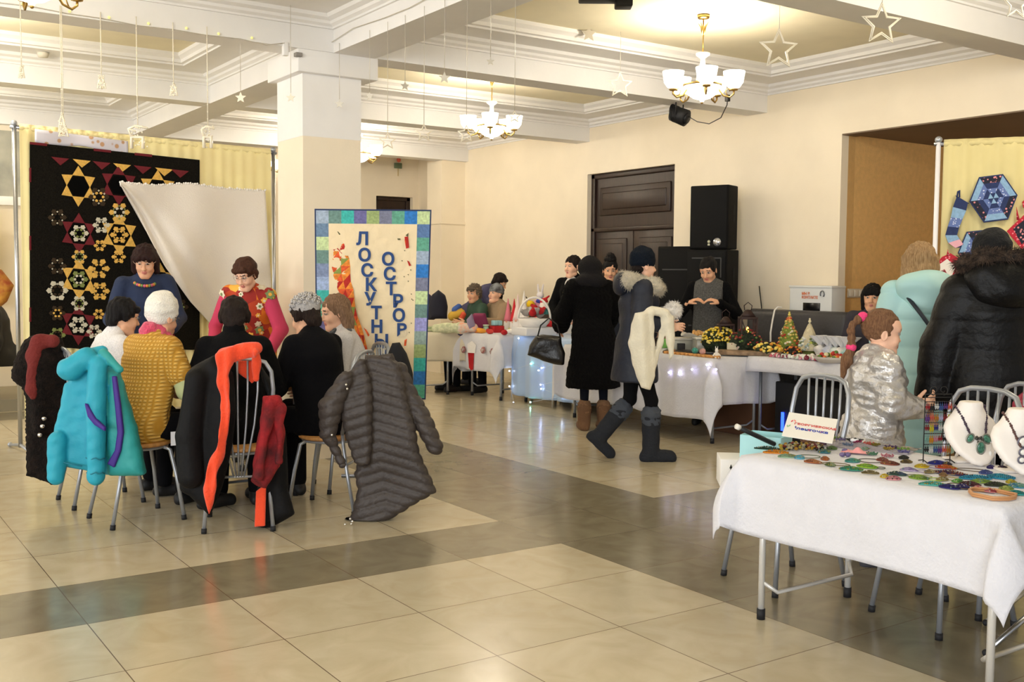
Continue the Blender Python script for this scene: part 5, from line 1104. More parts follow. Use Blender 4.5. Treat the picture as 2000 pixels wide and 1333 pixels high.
# ------------------------------------------------------------------ chandeliers
GLW = mat('#fff6e4', 0.4, emit='#fff0d6', estr=5.0); 
def chandelier(loc, label):
    t = thing('chandelier', label, 'chandelier', loc, 0.3, 'brass chandeliers')
    b = MB(); b.tube([(0, 0, 0.36), (0, 0, 0.66)], 0.006); b.lathe([(0.0, 0.64), (0.045, 0.645), (0.05, 0.665), (0.0, 0.67)]); 
    for a in range(4):
        an = a*math.pi/2; b.tube([(0.008*math.cos(an), 0.008*math.sin(an), 0.52), (0.02*math.cos(an), 0.02*math.sin(an), 0.58), (0.045*math.cos(an), 0.045*math.sin(an), 0.615)], [0.004, 0.006, 0.002], 6)
    b.build('rod', BRASS, t)
    b = MB(); b.lathe([(0.0, 0.16), (0.05, 0.165), (0.045, 0.20), (0.022, 0.28), (0.018, 0.34), (0.052, 0.365), (0.055, 0.38), (0.02, 0.385), (0, 0.39)]); b.build('vase', mat('#f6e9cf', 0.3, emit='#fff0d0', estr=0.8), t)
    b = MB(); b.lathe([(0.0, 0.0), (0.012, 0.004), (0.02, 0.02), (0.07, 0.035), (0.12, 0.07), (0.142, 0.115), (0.145, 0.125), (0.0, 0.125)], n=28); b.build('bowl', GLW, t)
    b = MB(); b.lathe([(0.0, 0.125), (0.15, 0.125), (0.152, 0.14), (0.06, 0.15), (0.05, 0.17), (0, 0.17)], n=28); b.lathe([(0.0, -0.012), (0.010, -0.006), (0.012, 0.006), (0, 0.01)]); b.build('crown', BRASS, t)
    for i in range(5):
        a = 2*math.pi*i/5; c, s_ = math.cos(a), math.sin(a); P = lambda r_, z: (c*r_, s_*r_, z)
        m_ = MB(); m_.tube([P(0.05, 0.15), P(0.11, 0.12), P(0.165, 0.045), P(0.215, 0.03), P(0.245, 0.055), P(0.245, 0.085)], 0.007, 8); m_.tube([P(0.20, 0.035), P(0.18, 0.08), P(0.205, 0.10), P(0.215, 0.075)], 0.004, 6)
        m_.lathe([(0.0, 0.075), (0.028, 0.08), (0.034, 0.092), (0, 0.10)], P(0.245, 0)); ar = m_.build('arm', BRASS, t)
        m_ = MB(); m_.lathe([(0.022, 0.095), (0.045, 0.105), (0.07, 0.14), (0.078, 0.19), (0.084, 0.225), (0.080, 0.225), (0.072, 0.18), (0.05, 0.13), (0.02, 0.11)], P(0.245, 0), n=22); m_.build('glass_shade', GLW, ar)
    return t
c1 = chandelier((4.92, 0.98, 2.79), 'brass chandelier with five lit bell shades, nearest in the right-hand bays')
copy_tree(c1, loc=(4.90, 3.95, 2.81), label='brass chandelier with lit bell shades in the middle bay, behind the nearest')
copy_tree(c1, loc=(4.88, 6.95, 2.81), label='brass chandelier farthest back, peeking out right of the square column')
pl_ = at(62, 7, z=2.79); copy_tree(c1, loc=(pl_.x, pl_.y, 2.775), label='chandelier cut off by the top left edge of the view')
for x, y in ((4.92, 0.98), (4.90, 3.95), (4.88, 6.95), (pl_.x, pl_.y), (0.1, 4.0), (4.9, -2.3), (0.0, -2.3), (0.1, 6.9)): lamp('chandelier_light', (x, y, 3.12), 110 if y > 6 and x > 3 else 45 if x < 1 else 60, (1.0, 0.92, 0.78), 0.12)
lamp('niche_downlight', (9.0, -0.8, 2.6), 22, (1.0, 0.86, 0.66), 0.1)
t = thing('recessed_lamp', 'small recessed lamp in the dark ceiling of the niche', 'lamp', (8.3, 0.2, NZ-0.012)); MB().lathe([(0, -0.004), (0.05, -0.004), (0.06, 0.012), (0, 0.012)]).build('trim_ring', mat('#cfc8ba', 0.4), t)

# ------------------------------------------------------------------ hanging stars and strings
ACR = mat('#efe6cf', 0.25, spec=0.6); ACR2 = mat('#c9c2b2', 0.3, 0.2)
def hang(px, py, r, d, top_py, label, solid=False, tilt=0.0, m=None, kind='star_ornament', cat='ornament', group='hanging star ornaments', d_beam=False):
    c = at(px, py, d); t = thing(kind, label, cat, c, 0, group); rr = r/FPX*d
    ux = (Matrix.Rotation(tilt, 3, 'Z') @ VRIGHT); up = Vector((0, 0, 1)); nz = ux.cross(up)*-1
    pts = []
    for i in range(10):
        a = math.pi/2+math.pi*i/5; q = rr*(1 if i % 2 == 0 else 0.45); pts.append((q*math.cos(a), q*math.sin(a)))
    b = MB()
    if solid: b.prism(pts, -nz*0.004, ux, up, nz, 0.008)
    else:
        for k in (0.86, 1.0): b.tube([ux*x*k+up*y*k+nz*0.004*(k > .9) for x, y in pts], max(0.0035, rr*0.045), 6, closed=True)
    b.build('star', m or ACR, t)
    b = MB(); b.tube([up*rr*0.98, Vector((0, 0, (3.15 if d_beam else 3.468)-c.z))], 0.0020, 5); b.build('string', ACR2, t)
    return t
N_ = lambda px, y0, **k: (at(px, y0, **k)-CAM).dot(_F)
for px, py, r, d, tp, lb, so in [(1722, 47, 42, 6.0, -40, 'largest clear star, hanging before the near right beam', 0), (1521, 96, 40, 6.6, -30, 'big clear star hanging over the cornice left of the largest', 0), (1211, 166, 26, 8.7, 20, 'clear star hanging left of the nearest chandelier', 0),
    (1985, 8, 30, 5.6, -40, 'clear star cut by the top right corner of the view', 0), (1150, 66, 16, 8.6, -10, 'small dark star hanging from the bright ceiling panel', 1)]: hang(px, py, r, d, tp, lb, bool(so), 0.15, ACR2 if so else None)
for px, py, r, tp, lb, so in [(470, 191, 11, 128, 'small white star against the dark soffit left of the column', 1), (568, 191, 9, 110, 'small star hanging before the left face of the column', 1)]:
    hang(px, py, r, 7.6 if px < 500 else 7.55, tp, lb, bool(so), 0.1, d_beam=False)
for px, py, r, tp, lb, so in [(663, 203, 9, 118, 'tiny star against the front face of the column', 1), (722, 188, 8, 85, 'tiny star just right of the column', 1), (757, 276, 17, 70, 'clear star lowest right of the column', 0), (791, 168, 9, 45, 'tiny turned star between the two low clear stars', 1), (828, 260, 18, 55, 'clear star hanging beside the middle chandelier', 0),
    (868, 152, 12, 18, 'small grey star right under the slanting beam', 1), (911, 262, 18, 5, 'clear star hidden half behind the middle chandelier', 0), (958, 120, 8, -20, 'tiny grey star above the middle chandelier', 1), (1005, 228, 12, -20, 'small bead star on the longest cord right of the middle chandelier', 0)]:
    dd = (Vector((2.449, at(px, max(tp, 3), x=2.449).y, 3))-CAM).dot(_F); hang(px, py, r, dd, tp, lb, bool(so), 0.4 if px == 791 else 0.1, ACR2 if so else None, d_beam=True)
def cord_orn(px, py, top, w, h, lab, seed, kind):
    d = (at(px, max(top, 2), y=2.379)-CAM).dot(_F); c = at(px, py, d); t = thing(kind, lab, 'ornament', c, 0, 'beaded figures on white cords')
    rs = random.Random(seed); W_, H_ = w/FPX*d/2, h/FPX*d/2; b = MB()
    if kind == 'deer_ornament':
        b.tube([VRIGHT*(-W_*.6)+Vector((0, 0, -H_)), VRIGHT*(-W_*.6), VRIGHT*(W_*.5)+Vector((0, 0, 0)), VRIGHT*(W_*.5)+Vector((0, 0, -H_))], 0.012, 6); b.tube([VRIGHT*(-W_*.6), VRIGHT*(-W_*.9)+Vector((0, 0, H_*.7)), VRIGHT*(-W_*.2)+Vector((0, 0, H_*.5))], 0.010, 6)
        b.tube([VRIGHT*(-W_*.9)+Vector((0, 0, H_*.7)), VRIGHT*(-W_*.2)+Vector((0, 0, H_)), VRIGHT*(W_)+Vector((0, 0, H_*.8))], 0.008, 6)
    else:
        b.tube([Vector((0, 0, H_)), VRIGHT*W_*.5+Vector((0, 0, H_*.3)), VRIGHT*W_+Vector((0, 0, -H_)), Vector((0, 0, -H_*.8)), VRIGHT*-W_+Vector((0, 0, -H_)), VRIGHT*-W_*.5+Vector((0, 0, H_*.3))], 0.006, 6, closed=True)
        b.tube([VRIGHT*-W_*.7+Vector((0, 0, -H_*.2)), VRIGHT*W_*.7+Vector((0, 0, -H_*.2))], 0.006, 6)
    for i in range(26): b.ball(VRIGHT*rs.uniform(-W_, W_)*(0.4+0.6*rs.random())+Vector((0, rs.uniform(-.01, .01), rs.uniform(-H_, H_))), 0.006, 6, 4)
    b.build('bead_figure', ACR, t)
    b = MB(); z = 3.15-c.z; b.tube([(0, 0, H_), (0, 0, z)], 0.0035, 5)
    for i in range(int((z-H_)/0.05)): b.ball((0, 0, H_+0.05*i), 0.0052, 6, 4)
    b.build('cord', ACR, t)
for a in [(121, 240, 28, 14, 38, 'tall beaded lantern figure on the long cord over the quilt corner', 1, 'bead_ornament'), (269, 268, 48, 40, 44, 'beaded reindeer on a long cord over the dark quilt', 2, 'deer_ornament'), (406, 268, 72, 26, 42, 'beaded reindeer on a cord over the yellow curtain', 3, 'deer_ornament'),
    (42, 140, 5, 10, 24, 'small beaded bell at the far left on a thin cord', 4, 'bead_ornament'), (198, 160, 40, 16, 26, 'small beaded bell between the two long cords', 5, 'bead_ornament'), (339, 175, 60, 14, 24, 'small beaded bell left of the slanting soffit', 6, 'bead_ornament'), (124, 252, 30, 18, 30, 'beaded tassel under the tall lantern figure', 7, 'bead_ornament')]: cord_orn(*a)
# garland of star lights along the beam edges
gl = thing('light_garland', 'thin wire garland with pale star lights along the beam edges by the column', 'garland', (0.2, 2.36, 3.13))
P = [at(x, y, y=2.365)-gl.location for x, y in [(-10, 4), (60, 12), (130, 26), (200, 36), (270, 50), (335, 57), (400, 68), (470, 76), (520, 88), (556, 84)]]
b = MB(); b.tube(P, 0.003, 5); P2 = [at(x, y, x=2.435)-gl.location for x, y in [(592, 88), (636, 90), (690, 55), (750, 35), (800, 15), (835, -4)]]; b.tube(P2, 0.003, 5); b.tube([P[-1], P2[0]], 0.003, 5); b.build('wire', ACR2, gl)
for x, y in [(45, 8), (136, 22), (213, 34), (290, 46), (364, 55), (427, 66), (492, 74)]:
    q = MB(); q.ball(at(x, y, y=2.36)-gl.location, 0.010, 8, 5); q.build('light', mat('#e9e08a', 0.5, emit='#efe79a', estr=0.6), gl)
# smoke detector, column bracket, spotlight, ceiling fixture, exit sign
o = MB().lathe([(0, 0), (0.04, 0.005), (0.05, 0.03), (0.05, 0.045), (0, 0.05)]).build('smoke_detector', mat('#d9d2c0', 0.6), None, loc=at(84, 113, z=3.31)); tag(o, 'small round smoke detector on the ceiling ledge at the left', 'smoke detector')
bl = at(557, 93, z=3.09); t = thing('camera_bracket', 'small white bracket box under the beam beside the column capital', 'bracket', bl); MB().box((0, 0, -0.01), (0.04, 0.04, 0.10), bev=0.005).build('housing', m_white, t); MB().box((0.10, 0, -0.04), (0.05, 0.05, 0.03), bev=0.004).build('plate', mat('#8a8580', 0.5), t)
sp = at(1327, 226, y=2.5); t = thing('spotlight', 'small black spotlight on a bracket under the beam near the nearest chandelier', 'spotlight', sp, 0.4); t.matrix_basis = Matrix.Translation(sp) @ Matrix.Rotation(0.4, 4, 'Z')
b = MB(); b.cyl((0, 0.07, 0.03), (0, -0.07, -0.03), 0.075, 0.082, 20); b.cyl((0, -0.065, -0.028), (0, -0.09, -0.038), 0.06, 0.05, 20); b.box((0, 0.04, 0.06), (0.10, 0.09, 0.05), bev=0.01)
for i in range(6): b.cyl((0.0, 0.07-i*0.012, 0.03-i*.005), (0, 0.066-i*0.012, 0.03-i*.005), 0.086, 0.086, 20)
b.build('housing', BLK, t); b = MB(); b.tube([(-0.085, 0, 0), (-0.085, 0, 0.13), (-0.04, 0, 0.17), (0.04, 0, 0.17), (0.085, 0, 0.13), (0.085, 0, 0)], 0.006, 6); b.tube([(0, 0, 0.17), (0, 0, 3.105-sp.z)], 0.01); b.build('bracket', BLK, t)
cab = at(1347, 228, z=2.89); b = MB(); cc = [Vector(at(x, y, dd)) for x, y, dd in ((1345, 228, (sp-CAM).dot(_F)-0.02), (1362, 238, 9.3), (1385, 242, 9.0), (1408, 230, 8.6), (1420, 205, 8.3), (1421, 192, 8.22))]; o0 = cc[0].copy(); b.tube([q-o0 for q in cc], 0.004, 6); b.box(cc[-1]-o0, (0.03, 0.03, 0.05)); b.V = [tuple((t.matrix_basis.inverted() @ (Vector(v)+o0))) for v in b.V]; b.build('power_cable', BLK, t)
fx = at(1178, 4, z=3.36); t = thing('stage_light', 'black ceiling fixture cut by the top edge above the bright panel', 'stage light', fx); b = MB(); b.box((0, 0, 0.03), (0.34, 0.16, 0.05), bev=0.01, rz=-YAW).box((0.12, -0.08, -0.01), (0.12, 0.12, 0.06), bev=0.01, rz=-YAW); b.build('housing', BLK, t); MB().cyl((0, 0, 0.04), (0, 0, 0.11), 0.02).build('mount', BLK, t)
ex = at(777, 324, y=BACKY-0.01); t = thing('alarm_sign', 'small grey exit plate with a red alarm lamp over the far door', 'sign', ex)
MB().box((0, -0.01, 0), (0.13, 0.02, 0.085), bev=0.003).build('plate', mat('#6f7f62', 0.6), t); MB().ball((0.0, -0.03, 0.09), (0.035, 0.03, 0.04)).build('alarm_lamp', mat('#e0644c', 0.4), t); MB().box((0, -0.01, -0.1), (0.012, 0.012, 0.12)).build('conduit', mat('#c9b27e', 0.6), t)
sw = at(1670, 573, y=NY1-0.005); t = thing('light_switch', 'triple light switch on the side wall of the brown niche', 'switch', (sw.x, NY1, sw.z))
MB().box((0, -0.008, 0), (0.23, 0.016, 0.085), bev=0.004).build('plate', mat('#cfc6b4', 0.5), t)
for i in (-1, 0, 1): MB().box((i*0.072, -0.018, 0), (0.055, 0.012, 0.06), bev=0.003).build('rocker', mat('#ddd6c8', 0.4), t)
# wall lamp behind the column, over the far door
wl = at(532, 325, y=9.45); t = thing('wall_lamp', 'lit wall lamp with round globes seen left of the column', 'lamp', wl)
b = MB(); b.box((0, 0.12, 0), (0.06, 0.04, 0.12), bev=0.01); b.tube([(0, 0.1, -0.04), (-0.08, 0.0, -0.08), (-0.08, 0, -0.04)], 0.007); b.tube([(0, 0.1, -0.04), (0.08, 0.0, -0.08), (0.08, 0, -0.04)], 0.007); b.build('bracket', BRASS, t)
for s_ in (-1, 1): MB().ball((s_*0.08, 0, 0.03), 0.07, 14, 10).build('globe', GLW, t)
# ------------------------------------------------------------------ gear along the right wall
SPK = mat('#0a0909', 0.8, bump=0.3, bscale=200, spec=0.2); GRL = mat('#060606', 0.8, kind='voronoi', h2='#101011', scale=160, spec=0.2)
def speaker(loc, rz, w, d, h, label, grille=True, logo=False, stand=None):
    t = thing('loudspeaker', label, 'speaker', loc, rz, 'stacked loudspeakers')
    MB().box((0, 0, h/2), (w, d, h), bev=0.012).build('cabinet', SPK, t)
    MB().box((0, -d/2-0.006, h/2), (w-0.03, 0.012, h-0.03), bev=0.004).build('grille', GRL, t)
    b = MB(); b.box((w/2+0.001, 0.02, h*0.62), (0.006, 0.05, 0.10)).box((w/2+0.001, 0.02, h*0.48), (0.006, 0.045, 0.06)); b.build('handle_recess', mat('#040404', 0.9), t)
    if logo:
        b = MB(); b.cyl((0.10, -d/2-0.012, 0.07), (0.10, -d/2-0.016, 0.07), 0.042, 0.042, 24); b.build('badge', mat('#c9ccd2', 0.25, 0.8), t)
        b = MB(); b.cyl((0.01, -d/2-0.012, 0.075), (0.01, -d/2-0.015, 0.075), 0.016, 0.016, 14).box((0.01, -d/2-0.013, 0.045), (0.024, 0.003, 0.018)); b.build('emblem', mat('#b9b79c', 0.5), t)
    else:
        b = MB(); b.box((0, -d/2-0.013, h*0.86), (w*0.72, 0.006, 0.014)).box((w*0.36, -d/2-0.013, h*0.7), (0.014, 0.006, h*0.32)); b.build('trim', mat('#2b2b2c', 0.5), t)
    return t
RZS = rzf(0.93, 0.36)
speaker((6.82, 2.72, 1.72), RZS, 0.42, 0.24, 0.645, 'black loudspeaker on top of the stack, two small badges at its foot', logo=True)
speaker((6.82, 2.72, 1.10), RZS, 0.44, 0.30, 0.615, 'black loudspeaker under the top one, behind the stallholder')
speaker((6.82, 2.72, 0.0), RZS, 0.48, 0.36, 1.095, 'large black bass speaker on the floor under the stack')
speaker((6.93, 3.26, 0.0), RZS, 0.46, 0.34, 1.76, 'tall black speaker cabinet standing left of the stack')
b = MB(); b.tube([(7.12, 2.36, 1.35), (7.14, 2.30, 0.9), (7.15, 2.2, 0.3), (7.13, 2.15, 0.01)], 0.006, 6); tag(b.build('speaker_cable', BLK, None), 'black cable hanging down the wall right of the speaker stack', 'cable')
# sofa
t = thing('sofa', 'dark grey leather sofa against the wall behind the beaded trees', 'sofa', (6.78, 1.63, 0)); LEA = mat('#37363a', 0.42, bump=0.25, bscale=25)
MB().box((0.08, 0, 0.72), (0.14, 1.20, 0.82), bev=0.05).build('backrest', LEA, t); MB().box((-0.14, 0, 0.28), (0.34, 1.16, 0.34), bev=0.04).build('seat', LEA, t)
b = MB(); [b.cyl((x, y, 0), (x, y, 0.12), 0.02) for x in (-0.25, 0.1) for y in (-0.58, 0.58)]; b.build('feet', BLK, t)
kx = 7.09; t = thing('white_cabinet', 'white box cabinet with orange writing and a dark window behind the sofa', 'cabinet', (kx, 1.60, 0)); WP = mat('#d9dcdd', 0.45)
MB().box((0, 0, 0.675), (0.20, 0.50, 1.35), bev=0.006).build('body', WP, t); MB().box((-0.005, 0, 1.352), (0.205, 0.51, 0.02), bev=0.003).build('lid', mat('#e6e6e2', 0.45), t); MB().box((-0.101, -0.02, 1.15), (0.01, 0.20, 0.10), bev=0.002).build('window', mat('#0c0d0e', 0.2), t)
b = MB(); b.tube([(-0.107, -0.145+0.022*math.cos(a), 1.285+0.03*math.sin(a)) for a in np.linspace(-0.6, 4.0, 12)], 0.006, 6); b.build('lock', mat('#77797c', 0.3, 0.8), t)
for s_, zz, sz in (('МЫ В', 1.285, 0.036), ('КОНТАКТЕ', 1.25, 0.036)):
    text_mesh(s_, sz, mat('#d9743f', 0.6), t, (kx-0.103, 1.60+0.10, zz), (0, -1, 0), (0, 0, 1), (-1, 0, 0), 'lettering', 0.001, 0.001, 'LEFT')

# ------------------------------------------------------------------ goods on the stalls
def on(px, py, z):
    """photo pixel of a base point -> point on a stall top, kept inside that table's edges"""
    p = at(px, py, z=z); lo, hi = {0.757: (5.66, 6.15), 0.772: (5.86, 6.32), 0.742: (5.52, 6.03), 0.754: (5.92, 6.38)}.get(round(z, 3), (-9, 9))
    if z == 0.757 and px < 890: lo, hi = 4.6, 5.45
    x = min(max(p.x, lo), hi); v = p-CAM; k = (x-CAM.x)/v.x; return Vector((x, CAM.y+v.y*k, z))
def simple(name, mb, mt, loc, label, cat, group=None, rz=0.0):
    o = mb.build(name, mt, None, loc=loc); o.rotation_euler = (0, 0, rz); return tag(o, label, cat, group)
A_ = lambda *c: [mat(x, 0.8) for x in c]
z2, z3, z4, z5 = 0.757, 0.772, 0.742, 0.754
# blue cloth lights and white cloth lights
def fairy(name, label, pts, xf, colr, st):
    base = at(*pts[0], x=xf); t = thing(name, label, 'string lights', base); P = [at(*p, x=xf)-base for p in pts]
    b = MB(); b.tube(P, 0.0018, 4); b.build('wire', mat('#d5dbe6', 0.5), t)
    for i, p in enumerate(P): MB().ball(p+Vector((-0.008, 0, 0)), 0.0085, 8, 6).build('bulb', mat('#ffffff', 0.5, emit=colr[i % len(colr)], estr=st), t)
fairy('string_lights', 'blue and green string lights over the pale blue cloth', [(1014, 661), (996, 725), (1038, 711), (1059, 719), (1053, 724), (1085, 711), (1090, 745), (1057, 752), (1058, 760), (1099, 774), (1037, 786), (1028, 793), (1004, 787), (996, 755)], 5.735, ['#bcd4ff', '#d8e6ff', '#9dffd8', '#aab6ff'], 26)
fairy('string_lights', 'violet white string lights along the long white cloth', [(1203, 704), (1221, 700), (1308, 728), (1328, 728), (1353, 722), (1382, 713), (1400, 722)], 5.415, ['#cfc6ff', '#e3ddff'], 30)
# felt stocking and three mittens on the white cloth
RED = mat('#b3131b', 0.85, bump=0.3, bscale=60); WHT = mat('#f3efea', 0.85, bump=0.3, bscale=60)
DS = (at(920, 690, x=5.545)-CAM).dot(_F); t = thing('christmas_stocking', 'red felt stocking with white top pinned to the white stall cloth', 'stocking', at(920, 690, x=5.54))
b_ = t.location; q = lambda x, y: at(x, y, DS)-b_
b = MB(); b.m = 0; P = [(914, 688), (926, 688), (925, 705), (924, 722), (920, 724), (916, 718)]; b.prism([((at(x, y, DS)-b_).dot(VRIGHT), (at(x, y, DS)-b_).z) for x, y in P], VIEWN*-(0)+VIEWN*((at(920, 700, DS)-b_).dot(VIEWN)), VRIGHT, (0, 0, 1), VIEWN, 0.025); b.build('sock', RED, t)
b = MB(); P = [(913, 672), (922, 666), (930, 674), (928, 690), (914, 689)]; b.prism([((at(x, y, DS-0.02)-b_).dot(VRIGHT), (at(x, y, DS-0.02)-b_).z) for x, y in P], VIEWN*((at(920, 690, DS-0.02)-b_).dot(VIEWN)), VRIGHT, (0, 0, 1), VIEWN, 0.03); b.build('white_cuff', WHT, t)
for i, (x, y) in enumerate(((906, 683), (944, 684), (962, 687))):
    o = wsdf('felt_mitten', [tpx((x, y-3), (x, y+3), (at(x, y, x=5.56)-CAM).dot(_F), 0.022, 0.026, 0), tpx((x-4, y), (x-2, y+4), (at(x, y, x=5.56)-CAM).dot(_F), 0.012)], 0.006, mat('#8f1c22', 0.85, h2='#b9b4ae', scale=40), 0.01, None, ['small red felt mitten left of the stocking', 'small red felt mitten nearest right of the stocking', 'small red felt mitten farthest right of the stocking'][i], 'mitten', group='felt mittens on the white cloth', floorcut=None)
# gnomes with pointed hats
def gnome(px, py, hat, label, s=1.0, z=z2):
    t = thing('felt_gnome', label, 'gnome', on(px, py, z), 0, 'felt gnomes with pointed hats')
    MB().lathe([(0, 0), (0.045*s, 0.0), (0.055*s, 0.05*s), (0.05*s, 0.14*s), (0.03*s, 0.17*s), (0, 0.175*s)], n=14).build('body', WHT, t)
    MB().lathe([(0, 0.13*s), (0.055*s, 0.13*s), (0.045*s, 0.17*s), (0.022*s, 0.28*s), (0.004, 0.40*s), (0, 0.405*s)], n=14).build('hat', mat(hat, 0.85, bump=0.2), t)
    b = MB(); b.ball((-0.045*s, -0.03*s, 0.125*s), 0.013*s, 8, 6); b.build('nose', mat('#e9b59a', 0.6), t)
for a in [(992, 640, '#df7f92', 'felt gnome with a pink pointed hat, left of the basket'), (1004, 641, '#c91f2c', 'felt gnome with a bright red pointed hat'), (1011, 636, '#f1d9d4', 'felt gnome with a pale pointed hat behind the red one', 1.15), (1023, 634, '#f5f0ea', 'felt gnome with the tallest white pointed hat', 1.25)]: gnome(*a)
# basket with mittens
t = thing('handled_basket', 'white arched basket full of grey and red felt mittens', 'basket', on(1043, 664, z3)+Vector((0, 0, 0.091))); 
MB().lathe([(0, 0.0), (0.13, 0.0), (0.17, 0.05), (0.185, 0.10), (0.175, 0.10), (0.15, 0.05), (0, 0.04)], n=26).build('bowl', WHT, t)
b = MB(); b.tube([VRIGHT*(0.18*math.cos(a))+Vector((0, 0, 0.09+0.24*math.sin(a))) for a in np.linspace(0, math.pi, 16)], 0.013, 8); b.build('handle', WHT, t)
rs = random.Random(4)
for i in range(16):
    a = rs.uniform(0, 6.28); r_ = rs.uniform(0, 0.13); cc = ['#8d8a88', '#b3161d', '#4d3d33', '#a09c9a', '#c7c3bd', '#2f6f6c'][i % 6]
    o = MB().ball((0, 0, 0), (0.062, 0.048, 0.042), 10, 6).ball((0.04, 0.03, 0.015), 0.024, 8, 5).build('felt_mitten', mat(cc, 0.9), None, loc=t.location+Vector((r_*math.cos(a), r_*math.sin(a), 0.11+0.07*(1-r_/0.13)+0.035*(i % 2)))); o.rotation_euler = (rs.random(), 0, a)
    tag(o, ['grey', 'red', 'dark brown', 'pale grey', 'cream', 'teal'][i % 6]+' felt mitten in the arched basket, '+['at the rim', 'near the middle', 'on top of the heap'][i//6], 'mitten', 'felt mittens in the arched basket')
o = simple('plastic_tray', MB().box((0, 0, 0.045), (0.42, 0.30, 0.09), bev=0.01), mat('#e6e6ea', 0.4), on(1043, 664, z3), 'low white tray under the arched basket', 'tray')
# soft toys
def toy(name, label, px, py, z, body, head, extra=None, s=1.0, mats=None):
    base = Vector(px)+Vector((0, 0, py)) if hasattr(px, '__len__') else on(px, py, z); P = [ell((0, 0, 0.08*s), (0.055*s, 0.05*s, 0.08*s), 0), ell((0, -0.01, 0.19*s), (0.045*s, 0.042*s, 0.042*s), 1), cap((-0.05*s, 0, 0.12*s), (-0.09*s, -0.02, 0.07*s), 0.018*s, m=0), cap((0.05*s, 0, 0.12*s), (0.09*s, -0.02, 0.07*s), 0.018*s, m=0), cap((-0.03*s, -0.03, 0.02*s), (-0.04*s, -0.09*s, 0.02*s), 0.02*s, m=1), cap((0.03*s, -0.03, 0.02*s), (0.04*s, -0.09*s, 0.02*s), 0.02*s, m=1)]+(extra or [])
    P = P[:6]+(xform(extra, Matrix.Scale(s, 4)) if extra else [])
    V, Q, fm = sdf_surface(P, 0.007 if s > 0.6 else 0.004, 0.01); o = link_mesh(name, V, Q, [mat(body, 0.9), mat(head, 0.9)]+[mat(x, 0.9) for x in (mats or [])], None, fm, True, base, (0, 0, rzf(-.56, -.83)+math.pi)); tag(o, label, 'toy', 'soft toys on the stall'); return o
RX = [on(1036, 640, z3), on(1062, 640, z3), on(1052, 632, z3)+Vector((0.12, 0.14, 0))]
toy('bee_toy', 'yellow and black striped bee toy behind the basket', RX[0], 0.10, 0, '#e8c21c', '#e8c21c', [ell((0, 0, 0.05), (0.06, 0.055, 0.015), 2), ell((0, 0, 0.10), (0.058, 0.053, 0.015), 2), cap((-.02, 0, .23), (-.05, 0, .27), .006, m=2)], 1.15, ['#17130c'])
toy('santa_toy', 'red and white santa toy right of the bee', RX[1], 0.08, 0, '#c01a22', '#f3e6dc', [ell((0, 0, 0.235), (0.04, 0.04, 0.035), 0), cap((0, 0, .25), (0.05, 0, .29), .015, .008, 0), ell((0, -0.04, 0.15), (0.04, 0.02, 0.04), 1)], 1.2)
toy('bunny_toy', 'pink and white bunny toy with long ears at the top of the toys', RX[2], 0.24, 0, '#e9a9c4', '#f5eef0', [cap((-.02, 0, .22), (-.03, 0, .32), .014, .009, 1), cap((.02, 0, .22), (.035, 0, .32), .014, .009, 1), ell((0, -.02, .12), (.05, .05, .03), 2)], 1.0, ['#2b3aa0'])
toy('santa_toy', 'small red toy at the right end of the toys', on(1080, 645, z3), 0.0, 0, '#b5161e', '#c7353b', None, 1.0)
for p_, h_, lb in ((RX[0], 0.10, 'white riser block under the bee toy'), (RX[1], 0.08, 'white riser block under the santa toy'), (RX[2], 0.24, 'tall white riser block under the bunny toy')): simple('display_riser', MB().box((0, 0, h_/2), (0.12, 0.12, h_), bev=0.004), WHT, p_, lb, 'riser')
# boxes, jars and felt balls on the white stall
simple('gift_box', MB().box((0, 0, 0.04), (0.14, 0.12, 0.08), bev=0.004), RED, on(970, 650, z2), 'red gift box on the white stall', 'box')
o = MB(); o.box((-0.03, 0, 0.03), (0.055, 0.08, 0.06), bev=0.01).box((0.03, 0, 0.03), (0.055, 0.08, 0.06), bev=0.01); p = on(970, 650, z2); o = simple('blue_parcel', o, mat('#9bcbd2', 0.7), p+Vector((0, 0, 0.085)), 'pale blue parcel on top of the red gift box', 'parcel')
t = thing('mint_jar', 'mint green jar with a lid left of the red gift box', 'jar', on(949, 650, z2)); MB().lathe([(0, 0), (0.032, 0), (0.034, 0.06), (0.026, 0.075), (0, 0.076)]).build('body', mat('#a9cdb4', 0.5), t); MB().lathe([(0, 0.075), (0.036, 0.076), (0.036, 0.095), (0, 0.097)]).build('lid', mat('#c8e0c2', 0.5), t)
for i, (x, y, c_, lb) in enumerate([(908, 653, '#b3161d', 'red felt figure at the left edge of the white stall'), (918, 652, '#d9552b', 'orange red felt figure near the left edge'), (930, 652, '#e98a3c', 'orange felt figure left of the mint jar'), (940, 654, '#e9a13c', 'yellow orange felt figure below the mint jar'), (957, 655, '#c9403a', 'red felt figure before the red gift box'), (985, 655, '#b3161d', 'red felt figure right of the red gift box'), (996, 653, '#f0ece6', 'white felt figure near the gnomes'), (1000, 642, '#d8dc4a', 'yellow green pompon before the gnomes'), (980, 648, '#f2eeee', 'white pompon sheep right of the red box')]):
    o = sdf('felt_figure', [ell((0, 0, 0.03), (0.05, 0.035, 0.03)), ell((0.035, -0.01, 0.045), (0.022, 0.02, 0.02)), ell((-0.04, 0, 0.02), (0.02, 0.02, 0.012))], 0.007, mat(c_, 0.9, bump=0.3), None, 0.02); o.location = on(x, y, z2); o.rotation_euler = (0, 0, i*0.9); tag(o, lb, 'felt toy', 'small felt figures on the white stall')
